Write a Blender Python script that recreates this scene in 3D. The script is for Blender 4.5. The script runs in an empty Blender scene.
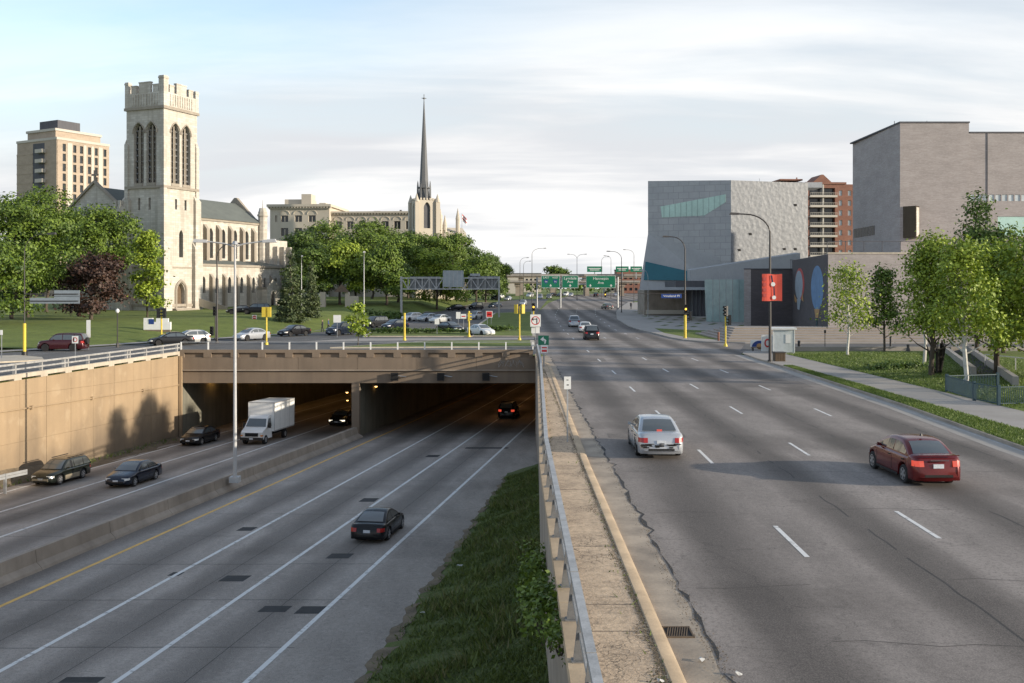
import bpy, bmesh, math, random
import numpy as np
from mathutils import Vector, Matrix
PI = math.pi
RA = math.radians
S = bpy.context.scene
COL = S.collection
CAMZ, F, CX, HY = 6.2, 995.0, 512.0, 288.0

# ------------------------------------------------------------------ terrain
def gz(y):
    return 0.0 if y < 150 else 0.012 * (min(y, 420) - 150)
def G(px, py):
    """point of the street level ground seen along a sight line of the survey"""
    a, b = 5.0, 3000.0
    for _ in range(60):
        m = (a + b) / 2
        if HY + (CAMZ - gz(m)) * F / m > py: a = m
        else: b = m
    return Vector(((px - CX) / F * a, a, gz(a)))
def at(px, Y): return (px - CX) / F * Y
def lz(Y): return -4.88 - 0.028 * Y
def LG(px, py):
    Y = 11.08 / ((py - HY) / F - 0.028)
    return Vector((at(px, Y), Y, lz(Y)))
def low_x(x49, Y): return x49 + 0.137 * (Y - 49)          # lines parallel to the lower road
def wall_left_x(Y): return -30.3 + (Y - 91.8) * 3.1 / 26.8
RW = [(-60, .9), (15, .95), (34, 1.0), (72, 1.9), (91.2, 2.15)]
def interp(tab, v):
    if v <= tab[0][0]: return tab[0][1]
    for (a, p), (b, q) in zip(tab, tab[1:]):
        if v <= b: return p + (q - p) * (v - a) / (b - a)
    return tab[-1][1]
def wall_right_x(Y): return interp(RW, Y)

# ------------------------------------------------------------------ materials
class N:
    def __init__(s, name):
        s.m = bpy.data.materials.new(name); s.m.use_nodes = True
        s.t = s.m.node_tree; s.n = s.t.nodes; s.l = s.t.links
        s.b = s.n['Principled BSDF']
    def new(s, kind, **kw):
        o = s.n.new(kind)
        for k, v in kw.items(): setattr(o, k, v)
        return o
    def put(s, v, sock):
        if isinstance(v, bpy.types.NodeSocket): s.l.new(v, sock)
        elif isinstance(v, (tuple, list)) and sock.type == 'RGBA': sock.default_value = (*v[:3], 1)
        else: sock.default_value = v
    def pos(s, scale=(1, 1, 1), obj=False):
        if obj: src = s.new('ShaderNodeTexCoord').outputs['Object']
        else: src = s.new('ShaderNodeNewGeometry').outputs['Position']
        mp = s.new('ShaderNodeMapping'); s.l.new(src, mp.inputs[0]); mp.inputs['Scale'].default_value = scale
        return mp.outputs[0]
    def noise(s, scale=1, detail=4, vec=None, rough=.55, dist=0):
        o = s.new('ShaderNodeTexNoise'); o.inputs['Scale'].default_value = scale
        o.inputs['Detail'].default_value = detail; o.inputs['Roughness'].default_value = rough
        o.inputs['Distortion'].default_value = dist
        s.l.new(vec if vec is not None else s.pos(), o.inputs['Vector']); return o.outputs['Fac']
    def ramp(s, f, a, b, lo=0.0, hi=1.0):
        o = s.new('ShaderNodeMapRange'); s.put(f, o.inputs[0])
        for i, v in enumerate((a, b, lo, hi)): o.inputs[1 + i].default_value = v
        return o.outputs[0]
    def math(s, op, a, b=0.0):
        o = s.new('ShaderNodeMath', operation=op); s.put(a, o.inputs[0]); s.put(b, o.inputs[1]); return o.outputs[0]
    def mix(s, f, a, b, mode='MIX'):
        o = s.new('ShaderNodeMix', data_type='RGBA', blend_type=mode)
        s.put(f, o.inputs[0]); s.put(a, o.inputs[6]); s.put(b, o.inputs[7]); return o.outputs[2]
    def bump(s, h, strength=.3, dist=.02):
        o = s.new('ShaderNodeBump'); o.inputs['Strength'].default_value = strength
        o.inputs['Distance'].default_value = dist; s.l.new(h, o.inputs['Height'])
        s.l.new(o.outputs[0], s.b.inputs['Normal'])
    def fin(s, col, rough=.8, **kw):
        s.put(col, s.b.inputs['Base Color']); s.put(rough, s.b.inputs['Roughness'])
        for k, v in kw.items(): s.put(v, s.b.inputs[k.replace('_', ' ')])
        return s.m

def h2l(h):
    h = h.lstrip('#'); v = [int(h[i:i + 2], 16) / 255 for i in (0, 2, 4)]
    return tuple(x / 12.92 if x <= .04045 else ((x + .055) / 1.055) ** 2.4 for x in v)

def simple(name, col, rough=.7, var=.25, scale=1.5, metal=0.0, bump=0.0, **kw):
    k = N(name); f = k.noise(scale, 5); f2 = k.noise(scale * 9, 3)
    v = k.ramp(k.math('ADD', f, k.math('MULTIPLY', f2, .5)), .45, 1.05, 1 - var, 1 + var)
    c = k.mix(1.0, col, (1, 1, 1), 'MULTIPLY')
    mm = k.new('ShaderNodeVectorMath', operation='SCALE'); k.put(tuple(col), mm.inputs[0]) ; k.l.new(v, mm.inputs['Scale'])
    if bump: k.bump(f2, bump, .03)
    return k.fin(mm.outputs[0], rough, Metallic=metal, **kw)

def stained(name, col, dark, rough=.85, streak=.5, scale=1.0, bump=.25, spots=.3):
    """weathered concrete: blotches, vertical run marks, grain"""
    k = N(name)
    blot = k.ramp(k.noise(.35 * scale, 6), .35, .72)
    run = k.ramp(k.noise(1.0, 5, k.pos((1.6 * scale, 1.6 * scale, .12 * scale))), .45, .75)
    grain = k.noise(14, 4)
    c = k.mix(k.math('MULTIPLY', blot, spots), col, dark)
    c = k.mix(k.math('MULTIPLY', run, streak), c, dark)
    c = k.mix(k.ramp(grain, .3, .8, 0, .3), c, tuple(x * .55 for x in col))
    k.bump(grain, bump, .02)
    return k.fin(c, rough)

def asphalt(name, col, light, crack=.9, across=True, rough=.88, lane=0.0, heading=0.0, obj_x0=0.0):
    k = N(name)
    p = k.pos()
    big = k.noise(.09, 6, k.pos((2.2, .5, 1)), .6)
    mid = k.noise(.8, 6, k.pos((1, .35, 1)))
    gr = k.noise(38, 3)
    c = k.mix(k.ramp(big, .38, .62), col, light)
    c = k.mix(k.ramp(k.noise(.33, 7, k.pos((1.6, .4, 1)), .65), .44, .62, 0, .6), c, tuple(x * .6 for x in col))
    c = k.mix(k.ramp(mid, .42, .75, 0, .7), c, tuple(x * .55 for x in col))
    c = k.mix(k.ramp(k.noise(5, 7, None, .7), .48, .66, 0, .6), c, tuple(x * 1.6 for x in col))
    if lane:                                             # oil-darkened lane centres, tyre polished tracks
        sep = k.new('ShaderNodeSeparateXYZ'); k.l.new(p, sep.inputs[0])
        xx = k.math('SUBTRACT', sep.outputs[0], k.math('MULTIPLY', sep.outputs[1], heading))
        w = k.math('COSINE', k.math('MULTIPLY', k.math('SUBTRACT', xx, obj_x0), 2 * PI / lane))
        w = k.math('ADD', w, k.math('MULTIPLY', k.math('SUBTRACT', k.noise(.5, 4, k.pos((1, .15, 1))), .5), 1.6))
        c = k.mix(k.ramp(w, -.2, 1.0, 0, .78), c, tuple(x * .46 for x in col))
    # cracks
    dist = k.new('ShaderNodeVectorMath', operation='ADD'); k.l.new(p, dist.inputs[0])
    nz = k.new('ShaderNodeTexNoise'); nz.inputs['Scale'].default_value = .7; nz.inputs['Detail'].default_value = 5
    k.l.new(p, nz.inputs['Vector'])
    sc = k.new('ShaderNodeVectorMath', operation='SCALE'); k.l.new(nz.outputs['Color'], sc.inputs[0]); sc.inputs['Scale'].default_value = 2.2
    k.l.new(sc.outputs[0], dist.inputs[1])
    for s_, wd, st in ((.15, .0045, .42), (.5, .008, .30)):
        vo = k.new('ShaderNodeTexVoronoi', feature='DISTANCE_TO_EDGE'); vo.inputs['Scale'].default_value = s_
        k.l.new(dist.outputs[0], vo.inputs['Vector'])
        cr = k.ramp(vo.outputs['Distance'], wd * .25, wd, crack * st, 0)
        if s_ > .3: cr = k.math('MULTIPLY', cr, k.ramp(k.noise(.12, 3), .5, .62))
        c = k.mix(cr, c, (.018, .017, .016))
    c = k.mix(k.ramp(k.noise(10, 6, None, .7), .47, .62, 0, .6), c, tuple(x * .45 for x in col))
    c = k.mix(k.ramp(gr, .42, .7, 0, .5), c, tuple(x * 2.1 for x in col))
    if lane: c = k.mix(k.ramp(w, -.45, .95, 0, .72 if heading < .1 else .42), c, (.50, .49, .485), 'MULTIPLY')
    c = k.mix(k.ramp(k.noise(.055, 5, k.pos((1, 2.6, 1))), .52, .62, 0, .5), c, (.62, .61, .60), 'MULTIPLY')
    k.bump(gr, .25, .01)
    return k.fin(c, rough)

def lawn(name, a, b, dry, scale=1.0):
    k = N(name)
    f = k.noise(.25 * scale, 6); g = k.noise(5 * scale, 5); h = k.noise(40, 3)
    c = k.mix(k.ramp(f, .35, .65), a, b)
    c = k.mix(k.ramp(g, .48, .75, 0, .6), c, dry)
    c = k.mix(k.ramp(k.noise(1.1 * scale, 4), .42, .7, 0, .55), c, tuple(x * .6 for x in a))
    c = k.mix(k.ramp(h, .4, .7, 0, .5), c, tuple(x * .5 for x in a))
    k.bump(h, .8, .06)
    return k.fin(c, .95)

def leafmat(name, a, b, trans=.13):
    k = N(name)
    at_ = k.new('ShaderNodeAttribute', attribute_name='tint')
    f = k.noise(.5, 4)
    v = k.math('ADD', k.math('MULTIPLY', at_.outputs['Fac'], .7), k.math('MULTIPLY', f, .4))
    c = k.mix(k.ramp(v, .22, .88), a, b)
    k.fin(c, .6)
    tr = k.new('ShaderNodeBsdfTranslucent'); k.l.new(c, tr.inputs[0])
    mx = k.new('ShaderNodeMixShader'); mx.inputs[0].default_value = trans
    k.l.new(k.b.outputs[0], mx.inputs[1]); k.l.new(tr.outputs[0], mx.inputs[2])
    k.l.new(mx.outputs[0], k.n['Material Output'].inputs[0])
    return k.m

def brick(name, a, b, mortar, sx=.8, sy=.25, rough=.85):
    k = N(name)
    tc = k.new('ShaderNodeTexCoord')
    geo = k.new('ShaderNodeNewGeometry')
    # along-wall coordinate = x + y of object space, up = z
    sep = k.new('ShaderNodeSeparateXYZ'); k.l.new(tc.outputs['Object'], sep.inputs[0])
    cmb = k.new('ShaderNodeCombineXYZ'); k.l.new(k.math('ADD', sep.outputs[0], sep.outputs[1]), cmb.inputs[0]); k.l.new(sep.outputs[2], cmb.inputs[1])
    br = k.new('ShaderNodeTexBrick'); k.l.new(cmb.outputs[0], br.inputs[0])
    br.inputs['Color1'].default_value = (*a, 1); br.inputs['Color2'].default_value = (*b, 1); br.inputs['Mortar'].default_value = (*mortar, 1)
    br.inputs['Scale'].default_value = 1; br.inputs['Brick Width'].default_value = sx; br.inputs['Row Height'].default_value = sy
    br.inputs['Mortar Size'].default_value = .012; br.inputs['Mortar Smooth'].default_value = .4
    f = k.noise(.3, 6, k.pos((1, 1, 2.5)))
    c = k.mix(k.ramp(f, .35, .7, 0, .45), br.outputs['Color'], tuple(x * .6 for x in a))
    g = k.noise(2.2, 4, k.pos((1, 1, 4)))
    c = k.mix(k.ramp(g, .5, .8, 0, .5), c, tuple(min(1, x * 1.35) for x in b))
    return k.fin(c, rough)

def emis(name, col, strength):
    k = N(name); k.fin((0.02, 0.02, 0.02), .4); k.b.inputs['Emission Color'].default_value = (*col, 1); k.b.inputs['Emission Strength'].default_value = strength
    return k.m

M = {}
M['upper'] = asphalt('upper_asphalt', (.178, .154, .138), (.315, .277, .25), lane=4.0, obj_x0=5.0, heading=.006)
M['lower'] = asphalt('lower_concrete', (.26, .228, .20), (.37, .328, .292), crack=.35, lane=4.1, obj_x0=low_x(-3.4, 0), heading=.137)
M['street'] = asphalt('street_asphalt', (.085, .082, .08), (.13, .125, .12), crack=.4)
M['seal'] = simple('crack_seal', (.052, .047, .044), .9, .4, 2)
M['patch'] = simple('patch_asphalt', (.028, .028, .029), .9, .4, 2)
M['gutter'] = stained('gutter_concrete', (.44, .36, .275), (.15, .125, .10), streak=.1, scale=2.5, spots=.85)
M['walk'] = stained('sidewalk_sand_concrete', (.56, .42, .285), (.22, .16, .11), streak=.15, scale=2.0, spots=.75, bump=.6)
k = N('sidewalk_sand_concrete'); c_ = k.mix(k.ramp(k.noise(.7, 7, None, .65), .38, .66, 0, .8), (.56, .42, .285), (.30, .22, .15))
c_ = k.mix(k.ramp(k.noise(6, 7, None, .7), .47, .66, 0, .6), c_, (.22, .165, .115)); c_ = k.mix(k.ramp(k.noise(22, 4), .5, .7, 0, .5), c_, (.70, .55, .40))
nz = k.new('ShaderNodeTexNoise'); nz.inputs['Scale'].default_value = 1.3; nz.inputs['Detail'].default_value = 6; k.l.new(k.pos(), nz.inputs['Vector'])
va = k.new('ShaderNodeVectorMath', operation='ADD'); k.l.new(k.pos(), va.inputs[0]); k.l.new(nz.outputs['Color'], va.inputs[1])
msk = k.ramp(k.noise(.35, 4), .44, .58)
for s_, w_ in ((1.2, .012), (3.5, .03)):
    vo = k.new('ShaderNodeTexVoronoi', feature='DISTANCE_TO_EDGE'); vo.inputs['Scale'].default_value = s_; k.l.new(va.outputs[0], vo.inputs['Vector'])
    c_ = k.mix(k.math('MULTIPLY', k.ramp(vo.outputs['Distance'], w_ * .3, w_, .8, 0), msk), c_, (.075, .058, .042))
k.bump(k.noise(20, 4), .5, .02); M['walk'] = k.fin(c_, .9)
M['walk2'] = stained('sidewalk_concrete', (.36, .33, .30), (.2, .18, .16), streak=.1, scale=1.2, spots=.5)
M['curb'] = stained('curb_concrete', (.54, .41, .27), (.16, .12, .08), streak=.2, scale=2.2, spots=.6)
M['wallsand'] = stained('wall_sand_concrete', (.40, .295, .18), (.20, .145, .09), streak=.55, scale=.8, spots=.6)
k = N('wall_sand_concrete')
blot = k.ramp(k.noise(.28, 6), .35, .72); run = k.ramp(k.noise(1.0, 5, k.pos((1.3, 1.3, .10))), .45, .75); grain = k.noise(14, 4)
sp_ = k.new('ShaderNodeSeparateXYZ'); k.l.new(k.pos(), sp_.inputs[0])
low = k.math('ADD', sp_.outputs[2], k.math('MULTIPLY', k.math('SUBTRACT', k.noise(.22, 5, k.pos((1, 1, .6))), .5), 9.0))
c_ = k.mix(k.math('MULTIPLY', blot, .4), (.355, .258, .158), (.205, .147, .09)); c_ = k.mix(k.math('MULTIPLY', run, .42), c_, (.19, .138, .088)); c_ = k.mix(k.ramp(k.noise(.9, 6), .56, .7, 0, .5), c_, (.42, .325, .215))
c_ = k.mix(k.ramp(low, -6.4, -3.4, .75, 0), c_, (.10, .078, .058)); c_ = k.mix(k.ramp(grain, .3, .8, 0, .3), c_, (.22, .16, .1))  # dark ragged wall foot: soft tree shade put into the concrete colour
k.bump(grain, .25, .02); M['wallsand'] = k.fin(c_, .85)
M['dkconc'] = stained('deck_concrete', (.225, .172, .125), (.09, .07, .053), streak=.4, scale=.8, spots=.45)
M['parapet'] = stained('parapet_concrete', (.52, .46, .37), (.2, .16, .12), streak=.35, scale=1.5, spots=.4)
M['barrier'] = stained('barrier_concrete', (.38, .32, .26), (.16, .132, .105), streak=.4, scale=1.3, spots=.7)
M['tunnel'] = stained('tunnel_tile', (.20, .19, .15), (.05, .05, .04), streak=.5, spots=.5)
k = N('road_paint_white'); M['white_paint'] = k.fin(k.mix(k.ramp(k.noise(3.2, 7, None, .7), .55, .65), (.64, .63, .61), (.27, .26, .25)), .75)
M['worn_paint'] = simple('road_paint_worn', (.36, .35, .34), .8, .4, 3)
M['yellow_paint'] = simple('road_paint_yellow', (.68, .40, .10), .7, .3, 3)
M['lawn'] = lawn('lawn_grass', (.105, .15, .016), (.17, .22, .030), (.24, .23, .07))
M['bank'] = lawn('bank_grass', (.075, .105, .020), (.10, .145, .026), (.20, .165, .095))
M['dirt'] = simple('dirt', (.13, .10, .065), .95, .5, 1.5, bump=.6)
M['post_grey'] = simple('weathered_post', (.17, .17, .17), .6, .3, 3, metal=.2)
M['alu'] = simple('weathered_aluminium', (.37, .365, .355), .5, .35, 3, metal=.25)
M['galv'] = simple('galvanised_steel', (.40, .41, .42), .5, .2, 2, metal=.6)
M['dkpole'] = simple('dark_bronze_pole', (.045, .04, .038), .5, .2, 2)
M['ltpole'] = simple('pale_grey_pole', (.42, .42, .42), .55, .15, 2)
M['yellow'] = simple('signal_yellow', (.62, .47, .05), .5, .15, 2)
M['black'] = simple('black_plastic', (.012, .012, .013), .5, .2, 2)
M['rubber'] = simple('tyre_rubber', (.016, .016, .017), .85, .2, 4)
M['rim'] = simple('alloy_rim', (.42, .42, .43), .35, .15, 4, metal=.7)
M['under'] = simple('underbody', (.01, .01, .01), .9, .1, 2)
M['chrome'] = simple('chrome', (.55, .55, .56), .15, .05, 2, metal=1.0)
M['glass'] = simple('car_glass', (.06, .07, .074), .03, .1, 1, IOR=2.0)
M['winglass'] = simple('window_glass', (.03, .035, .04), .08, .3, .5)
M['ltglass'] = simple('pale_window_glass', (.52, .56, .57), .12, .25, .4)
M['headlamp'] = simple('headlamp_lens', (.62, .62, .60), .08, .1, 3)
M['tail'] = simple('tail_lens', (.33, .02, .018), .12, .2, 4)
M['tail_on'] = emis('tail_lamp_lit', (1.0, .10, .05), .45)
M['head_on'] = emis('head_lamp_lit', (1.0, .9, .7), 1.2)
M['amber'] = emis('amber_signal_lit', (1.0, .50, .05), 2.2)
M['sodium'] = emis('sodium_lamp_lit', (1.0, .52, .14), 5); M['sodium_strong'] = emis('sodium_roof_lamp_lit', (1.0, .50, .18), 9)
M['plate'] = simple('licence_plate', (.55, .58, .62), .4, .2, 20)
M['amberlens'] = simple('amber_lens', (.6, .2, .02), .2, .1, 3)
M['sign_white'] = simple('sign_white', (.72, .72, .70), .5, .08, 3)
M['sign_green'] = simple('sign_green', (.004, .16, .085), .45, .1, 3)
M['sign_blue'] = simple('sign_blue', (.012, .045, .20), .45, .1, 3)
M['sign_red'] = simple('sign_red', (.55, .03, .03), .45, .1, 3)
M['sign_grey'] = simple('sign_back_dull', (.19, .20, .21), .6, .2, 1)
M['sign_back'] = simple('sign_back_aluminium', (.30, .34, .37), .45, .2, 1, metal=.4)
M['bark'] = simple('bark', (.075, .06, .045), .95, .4, 6, bump=.6)
M['birch'] = simple('birch_bark', (.52, .50, .46), .8, .3, 4)
M['dead'] = simple('charred_stems', (.02, .016, .013), .9, .3, 5)
M['leaf_mid'] = leafmat('leaf_mid', (.028, .064, .005), (.145, .215, .02))
M['leaf_bright'] = leafmat('leaf_bright', (.065, .125, .007), (.31, .39, .035))
M['leaf_dark'] = leafmat('leaf_dark', (.020, .048, .006), (.11, .175, .02))
M['leaf_maroon'] = leafmat('leaf_maroon', (.018, .010, .009), (.075, .036, .022), .15)
M['needle'] = leafmat('needle', (.026, .045, .018), (.10, .13, .045), .12)
k = N('limestone_ashlar'); tc_ = k.new('ShaderNodeTexCoord'); sp_ = k.new('ShaderNodeSeparateXYZ'); k.l.new(tc_.outputs['Object'], sp_.inputs[0])
cb_ = k.new('ShaderNodeCombineXYZ'); k.l.new(k.math('ADD', sp_.outputs[0], sp_.outputs[1]), cb_.inputs[0]); k.l.new(sp_.outputs[2], cb_.inputs[1])
br = k.new('ShaderNodeTexBrick'); k.l.new(cb_.outputs[0], br.inputs[0])
for nm, v in (('Color1', (.59, .56, .505, 1)), ('Color2', (.43, .405, .36, 1)), ('Mortar', (.36, .335, .295, 1))): br.inputs[nm].default_value = v
br.inputs['Scale'].default_value = 1; br.inputs['Brick Width'].default_value = 1.0; br.inputs['Row Height'].default_value = .42; br.inputs['Mortar Size'].default_value = .02
c_ = k.mix(k.ramp(k.noise(.3, 6), .35, .7, 0, .55), br.outputs['Color'], (.40, .355, .29)); c_ = k.mix(k.ramp(k.noise(1.0, 5, k.pos((1.1, 1.1, .08))), .48, .75, 0, .6), c_, (.27, .235, .19))
M['limestone'] = k.fin(c_, .88)
M['limetrim'] = stained('limestone_trim', (.35, .31, .255), (.20, .165, .13), streak=.4, scale=1, spots=.5, bump=.1)
M['slate'] = stained('slate_roof', (.14, .155, .14), (.08, .09, .085), streak=.4, scale=.8, spots=.5, bump=.1)
M['spire'] = stained('spire_slate', (.17, .175, .18), (.09, .09, .095), streak=.4, scale=.4, spots=.5, bump=.1)
M['buff'] = stained('buff_stone', (.54, .485, .40), (.36, .315, .255), streak=.3, scale=.3, spots=.4, bump=.05)
M['apt_tan'] = brick('apartment_tan_brick', (.36, .285, .215), (.40, .32, .245), (.38, .33, .27), .6, .2)
M['apt_pale'] = stained('apartment_pale_panel', (.52, .48, .42), (.35, .32, .28), streak=.2, scale=.3, spots=.3, bump=.05)
M['apt_red'] = brick('apartment_red_brick', (.20, .085, .058), (.25, .11, .075), (.26, .19, .15), .6, .2)
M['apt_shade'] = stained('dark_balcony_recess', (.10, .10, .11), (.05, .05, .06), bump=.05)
M['wbrick'] = brick('museum_brick', (.33, .29, .275), (.39, .35, .335), (.26, .235, .225), .9, .14)
M['wbrick_shaded'] = brick('museum_shaded_brick', (.085, .072, .075), (.10, .086, .088), (.07, .06, .06), .9, .14)  # darker copy of the museum brick, shade painted into its colour
M['step'] = stained('terrace_stone', (.34, .29, .25), (.22, .185, .16), streak=.1, spots=.4)
M['glass_teal'] = simple('teal_glass', (.02, .12, .15), .12, .15, .3)
M['glass_mint'] = simple('mint_glass', (.42, .60, .53), .15, .15, .3)
M['glass_green'] = simple('green_grey_glass', (.30, .40, .39), .10, .25, .15)
M['metal_blue'] = simple('blue_grey_metal', (.36, .365, .37), .75, .12, .3, metal=.0)
M['orange'] = simple('banner_red', (.62, .08, .05), .7, .15, 1)
M['navy'] = simple('navy_fabric', (.02, .025, .06), .8, .1, 2)
M['mural_blue'] = simple('mural_blue', (.12, .22, .38), .6, .25, 1)
M['mural_ochre'] = simple('mural_ochre', (.42, .24, .10), .6, .2, 1)
M['mural_red'] = simple('mural_red', (.45, .07, .06), .6, .2, 1)
M['mural_grey'] = simple('mural_grey', (.3, .34, .38), .6, .25, 1)
M['fence_teal'] = simple('teal_fence_steel', (.02, .055, .075), .5, .2, 2)
M['wood'] = simple('planter_wood', (.11, .075, .045), .8, .3, 3)
M['copper'] = simple('bronze_bay', (.05, .035, .022), .35, .3, .4, metal=.5)
M['skin'] = simple('skin', (.42, .26, .19), .6, .1, 6)
M['cloth_dark'] = simple('cloth_dark', (.03, .03, .04), .9, .2, 6)
M['cloth_red'] = simple('cloth_red', (.35, .04, .04), .9, .2, 6)
M['cloth_blue'] = simple('cloth_blue', (.05, .08, .18), .9, .2, 6)
M['litter'] = simple('litter_paper', (.42, .42, .41), .8, .2, 9)
M['flag_red'] = simple('flag_stripes', (.5, .1, .1), .8, .3, 3)
# ------------------------------------------------------------------ mesh builder
class MB:
    def __init__(s): s.v = []; s.f = []; s.mi = []; s.m = Matrix(); s.k = 0
    def vert(s, p): s.v.append(tuple(s.m @ Vector(p))); return len(s.v) - 1
    def face(s, pts):
        s.f.append([s.vert(p) for p in pts]); s.mi.append(s.k)
    def idx(s, ids): s.f.append(list(ids)); s.mi.append(s.k)
    def box(s, x0, x1, y0, y1, z0, z1):
        i = [s.vert(p) for p in ((x0, y0, z0), (x1, y0, z0), (x1, y1, z0), (x0, y1, z0), (x0, y0, z1), (x1, y0, z1), (x1, y1, z1), (x0, y1, z1))]
        for q in ((0, 3, 2, 1), (4, 5, 6, 7), (0, 1, 5, 4), (1, 2, 6, 5), (2, 3, 7, 6), (3, 0, 4, 7)): s.idx([i[a] for a in q])
        return s
    def hexa(s, pts):
        i = [s.vert(p) for p in pts]
        for q in ((0, 3, 2, 1), (4, 5, 6, 7), (0, 1, 5, 4), (1, 2, 6, 5), (2, 3, 7, 6), (3, 0, 4, 7)): s.idx([i[a] for a in q])
        return s
    def prism(s, poly, z0, z1):
        n = len(poly); a = [s.vert((p[0], p[1], z0)) for p in poly]; b = [s.vert((p[0], p[1], z1)) for p in poly]
        s.idx(a[::-1]); s.idx(b)
        for k in range(n): s.idx((a[k], a[(k + 1) % n], b[(k + 1) % n], b[k]))
        return s
    def cone(s, c, r0, r1, z0, z1, n=12, rot=0):
        a = [s.vert((c[0] + r0 * math.cos(rot + 2 * PI * k / n), c[1] + r0 * math.sin(rot + 2 * PI * k / n), z0)) for k in range(n)]
        b = [s.vert((c[0] + r1 * math.cos(rot + 2 * PI * k / n), c[1] + r1 * math.sin(rot + 2 * PI * k / n), z1)) for k in range(n)]
        s.idx(a[::-1]); s.idx(b)
        for k in range(n): s.idx((a[k], a[(k + 1) % n], b[(k + 1) % n], b[k]))
        return s
    def tube(s, pts, r, n=8, cap=True):
        pts = [Vector(p) for p in pts]; rings = []
        rs = r if isinstance(r, (list, tuple)) else [r] * len(pts)
        for k, p in enumerate(pts):
            d = (pts[min(k + 1, len(pts) - 1)] - pts[max(k - 1, 0)]).normalized()
            a = d.orthogonal().normalized() if abs(d.z) > .9 else d.cross(Vector((0, 0, 1))).normalized()
            if abs(d.z) > .9: a = Vector((1, 0, 0)) - d * d.x; a.normalize()
            b = d.cross(a)
            rings.append([s.vert(p + (a * math.cos(2 * PI * q / n) + b * math.sin(2 * PI * q / n)) * rs[k]) for q in range(n)])
        for u, w in zip(rings, rings[1:]):
            for q in range(n): s.idx((u[q], u[(q + 1) % n], w[(q + 1) % n], w[q]))
        if cap: s.idx(rings[0][::-1]); s.idx(rings[-1])
        return s
    def beam(s, a, b, w, h):
        a, b = Vector(a), Vector(b); d = (b - a).normalized(); up = Vector((0, 0, 1)) if abs(d.z) < .95 else Vector((0, 1, 0))
        x = d.cross(up).normalized() * w / 2; u = x.cross(d).normalized() * h / 2
        s.hexa([a - x - u, a + x - u, b + x - u, b - x - u, a - x + u, a + x + u, b + x + u, b - x + u]); return s
    def mesh(s, name, mats, smooth=False):
        me = bpy.data.meshes.new(name); me.from_pydata(s.v, [], s.f)
        for m in (mats if isinstance(mats, (list, tuple)) else [mats]): me.materials.append(m)
        me.polygons.foreach_set('material_index', s.mi)
        me.update()
        bm = bmesh.new(); bm.from_mesh(me); bmesh.ops.recalc_face_normals(bm, faces=bm.faces); bm.to_mesh(me); bm.free()
        if smooth:
            me.polygons.foreach_set('use_smooth', [True] * len(me.polygons))
            me.set_sharp_from_angle(angle=RA(40))
        return me
    def build(s, name, mats, parent=None, smooth=False):
        return link(name, s.mesh(name, mats, smooth), parent)

def link(name, me, parent=None, loc=None, rot=None):
    o = bpy.data.objects.new(name, me); COL.objects.link(o)
    if parent: o.parent = parent
    if loc is not None: o.location = loc
    if rot is not None: o.rotation_euler = rot
    return o
def tag(o, label=None, cat=None, group=None, kind=None):
    if label: o['label'] = label
    if cat: o['category'] = cat
    if group: o['group'] = group
    if kind: o['kind'] = kind
    return o
def thing(name, label, cat, loc=(0, 0, 0), rz=0.0, group=None):
    o = bpy.data.objects.new(name, None); COL.objects.link(o); o.empty_display_size = .3
    o.location = loc; o.rotation_euler = (0, 0, rz)
    return tag(o, label, cat, group)
def struct(o): o['kind'] = 'structure'; return o
def copy_tree(o, parent=None):
    c = o.copy(); COL.objects.link(c)
    if parent: c.parent = parent
    for ch in list(o.children): copy_tree(ch, c)
    return c

# ---- sheets on the street level, cut into slabs so they follow the terrain
KN = [-400, 150, 420, 6000]
def clip(poly, y0, y1):
    for sgn, lim in ((1, y0), (-1, y1)):
        out = []
        for k in range(len(poly)):
            a, b = poly[k - 1], poly[k]
            ia, ib = (a[1] - lim) * sgn >= 0, (b[1] - lim) * sgn >= 0
            if ia != ib:
                t = (lim - a[1]) / (b[1] - a[1]); out.append((a[0] + (b[0] - a[0]) * t, lim))
            if ib: out.append(b)
        poly = out
        if len(poly) < 3: return []
    return poly
def tri_fill(poly):
    from mathutils.geometry import tessellate_polygon
    return tessellate_polygon([[Vector((p[0], p[1], 0)) for p in poly]])
def sheet(mb, poly, off, thick=0.0):
    poly = [(p[0], p[1]) for p in poly]
    for a, b in zip(KN, KN[1:]):
        q = clip(poly, a, b)
        if not q: continue
        for t in tri_fill(q): mb.face([(q[i][0], q[i][1], gz(q[i][1]) + off) for i in t])
    if thick:
        n = len(poly)
        for k in range(n):
            a, b = poly[k], poly[(k + 1) % n]
            mb.face([(a[0], a[1], gz(a[1]) + off - thick), (b[0], b[1], gz(b[1]) + off - thick), (b[0], b[1], gz(b[1]) + off), (a[0], a[1], gz(a[1]) + off)])
    return mb
def gp(*pts): return [tuple(G(*p)[:2]) for p in pts]
def off_poly(poly, d):
    """inset of a polygon (either winding)"""
    n = len(poly); A = sum(poly[k - 1][0] * poly[k][1] - poly[k][0] * poly[k - 1][1] for k in range(n)); sg = 1 if A > 0 else -1
    out = []
    for k in range(n):
        p0, p1, p2 = Vector(poly[k - 1]), Vector(poly[k]), Vector(poly[(k + 1) % n])
        d1, d2 = (p1 - p0).normalized(), (p2 - p1).normalized()
        n1, n2 = Vector((-d1.y, d1.x)) * sg, Vector((-d2.y, d2.x)) * sg
        m = (n1 + n2); m = m.normalized() / max(.45, m.normalized().dot(n1)) if m.length > 1e-4 else n1
        out.append(tuple(p1 + m * d))
    return out

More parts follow.
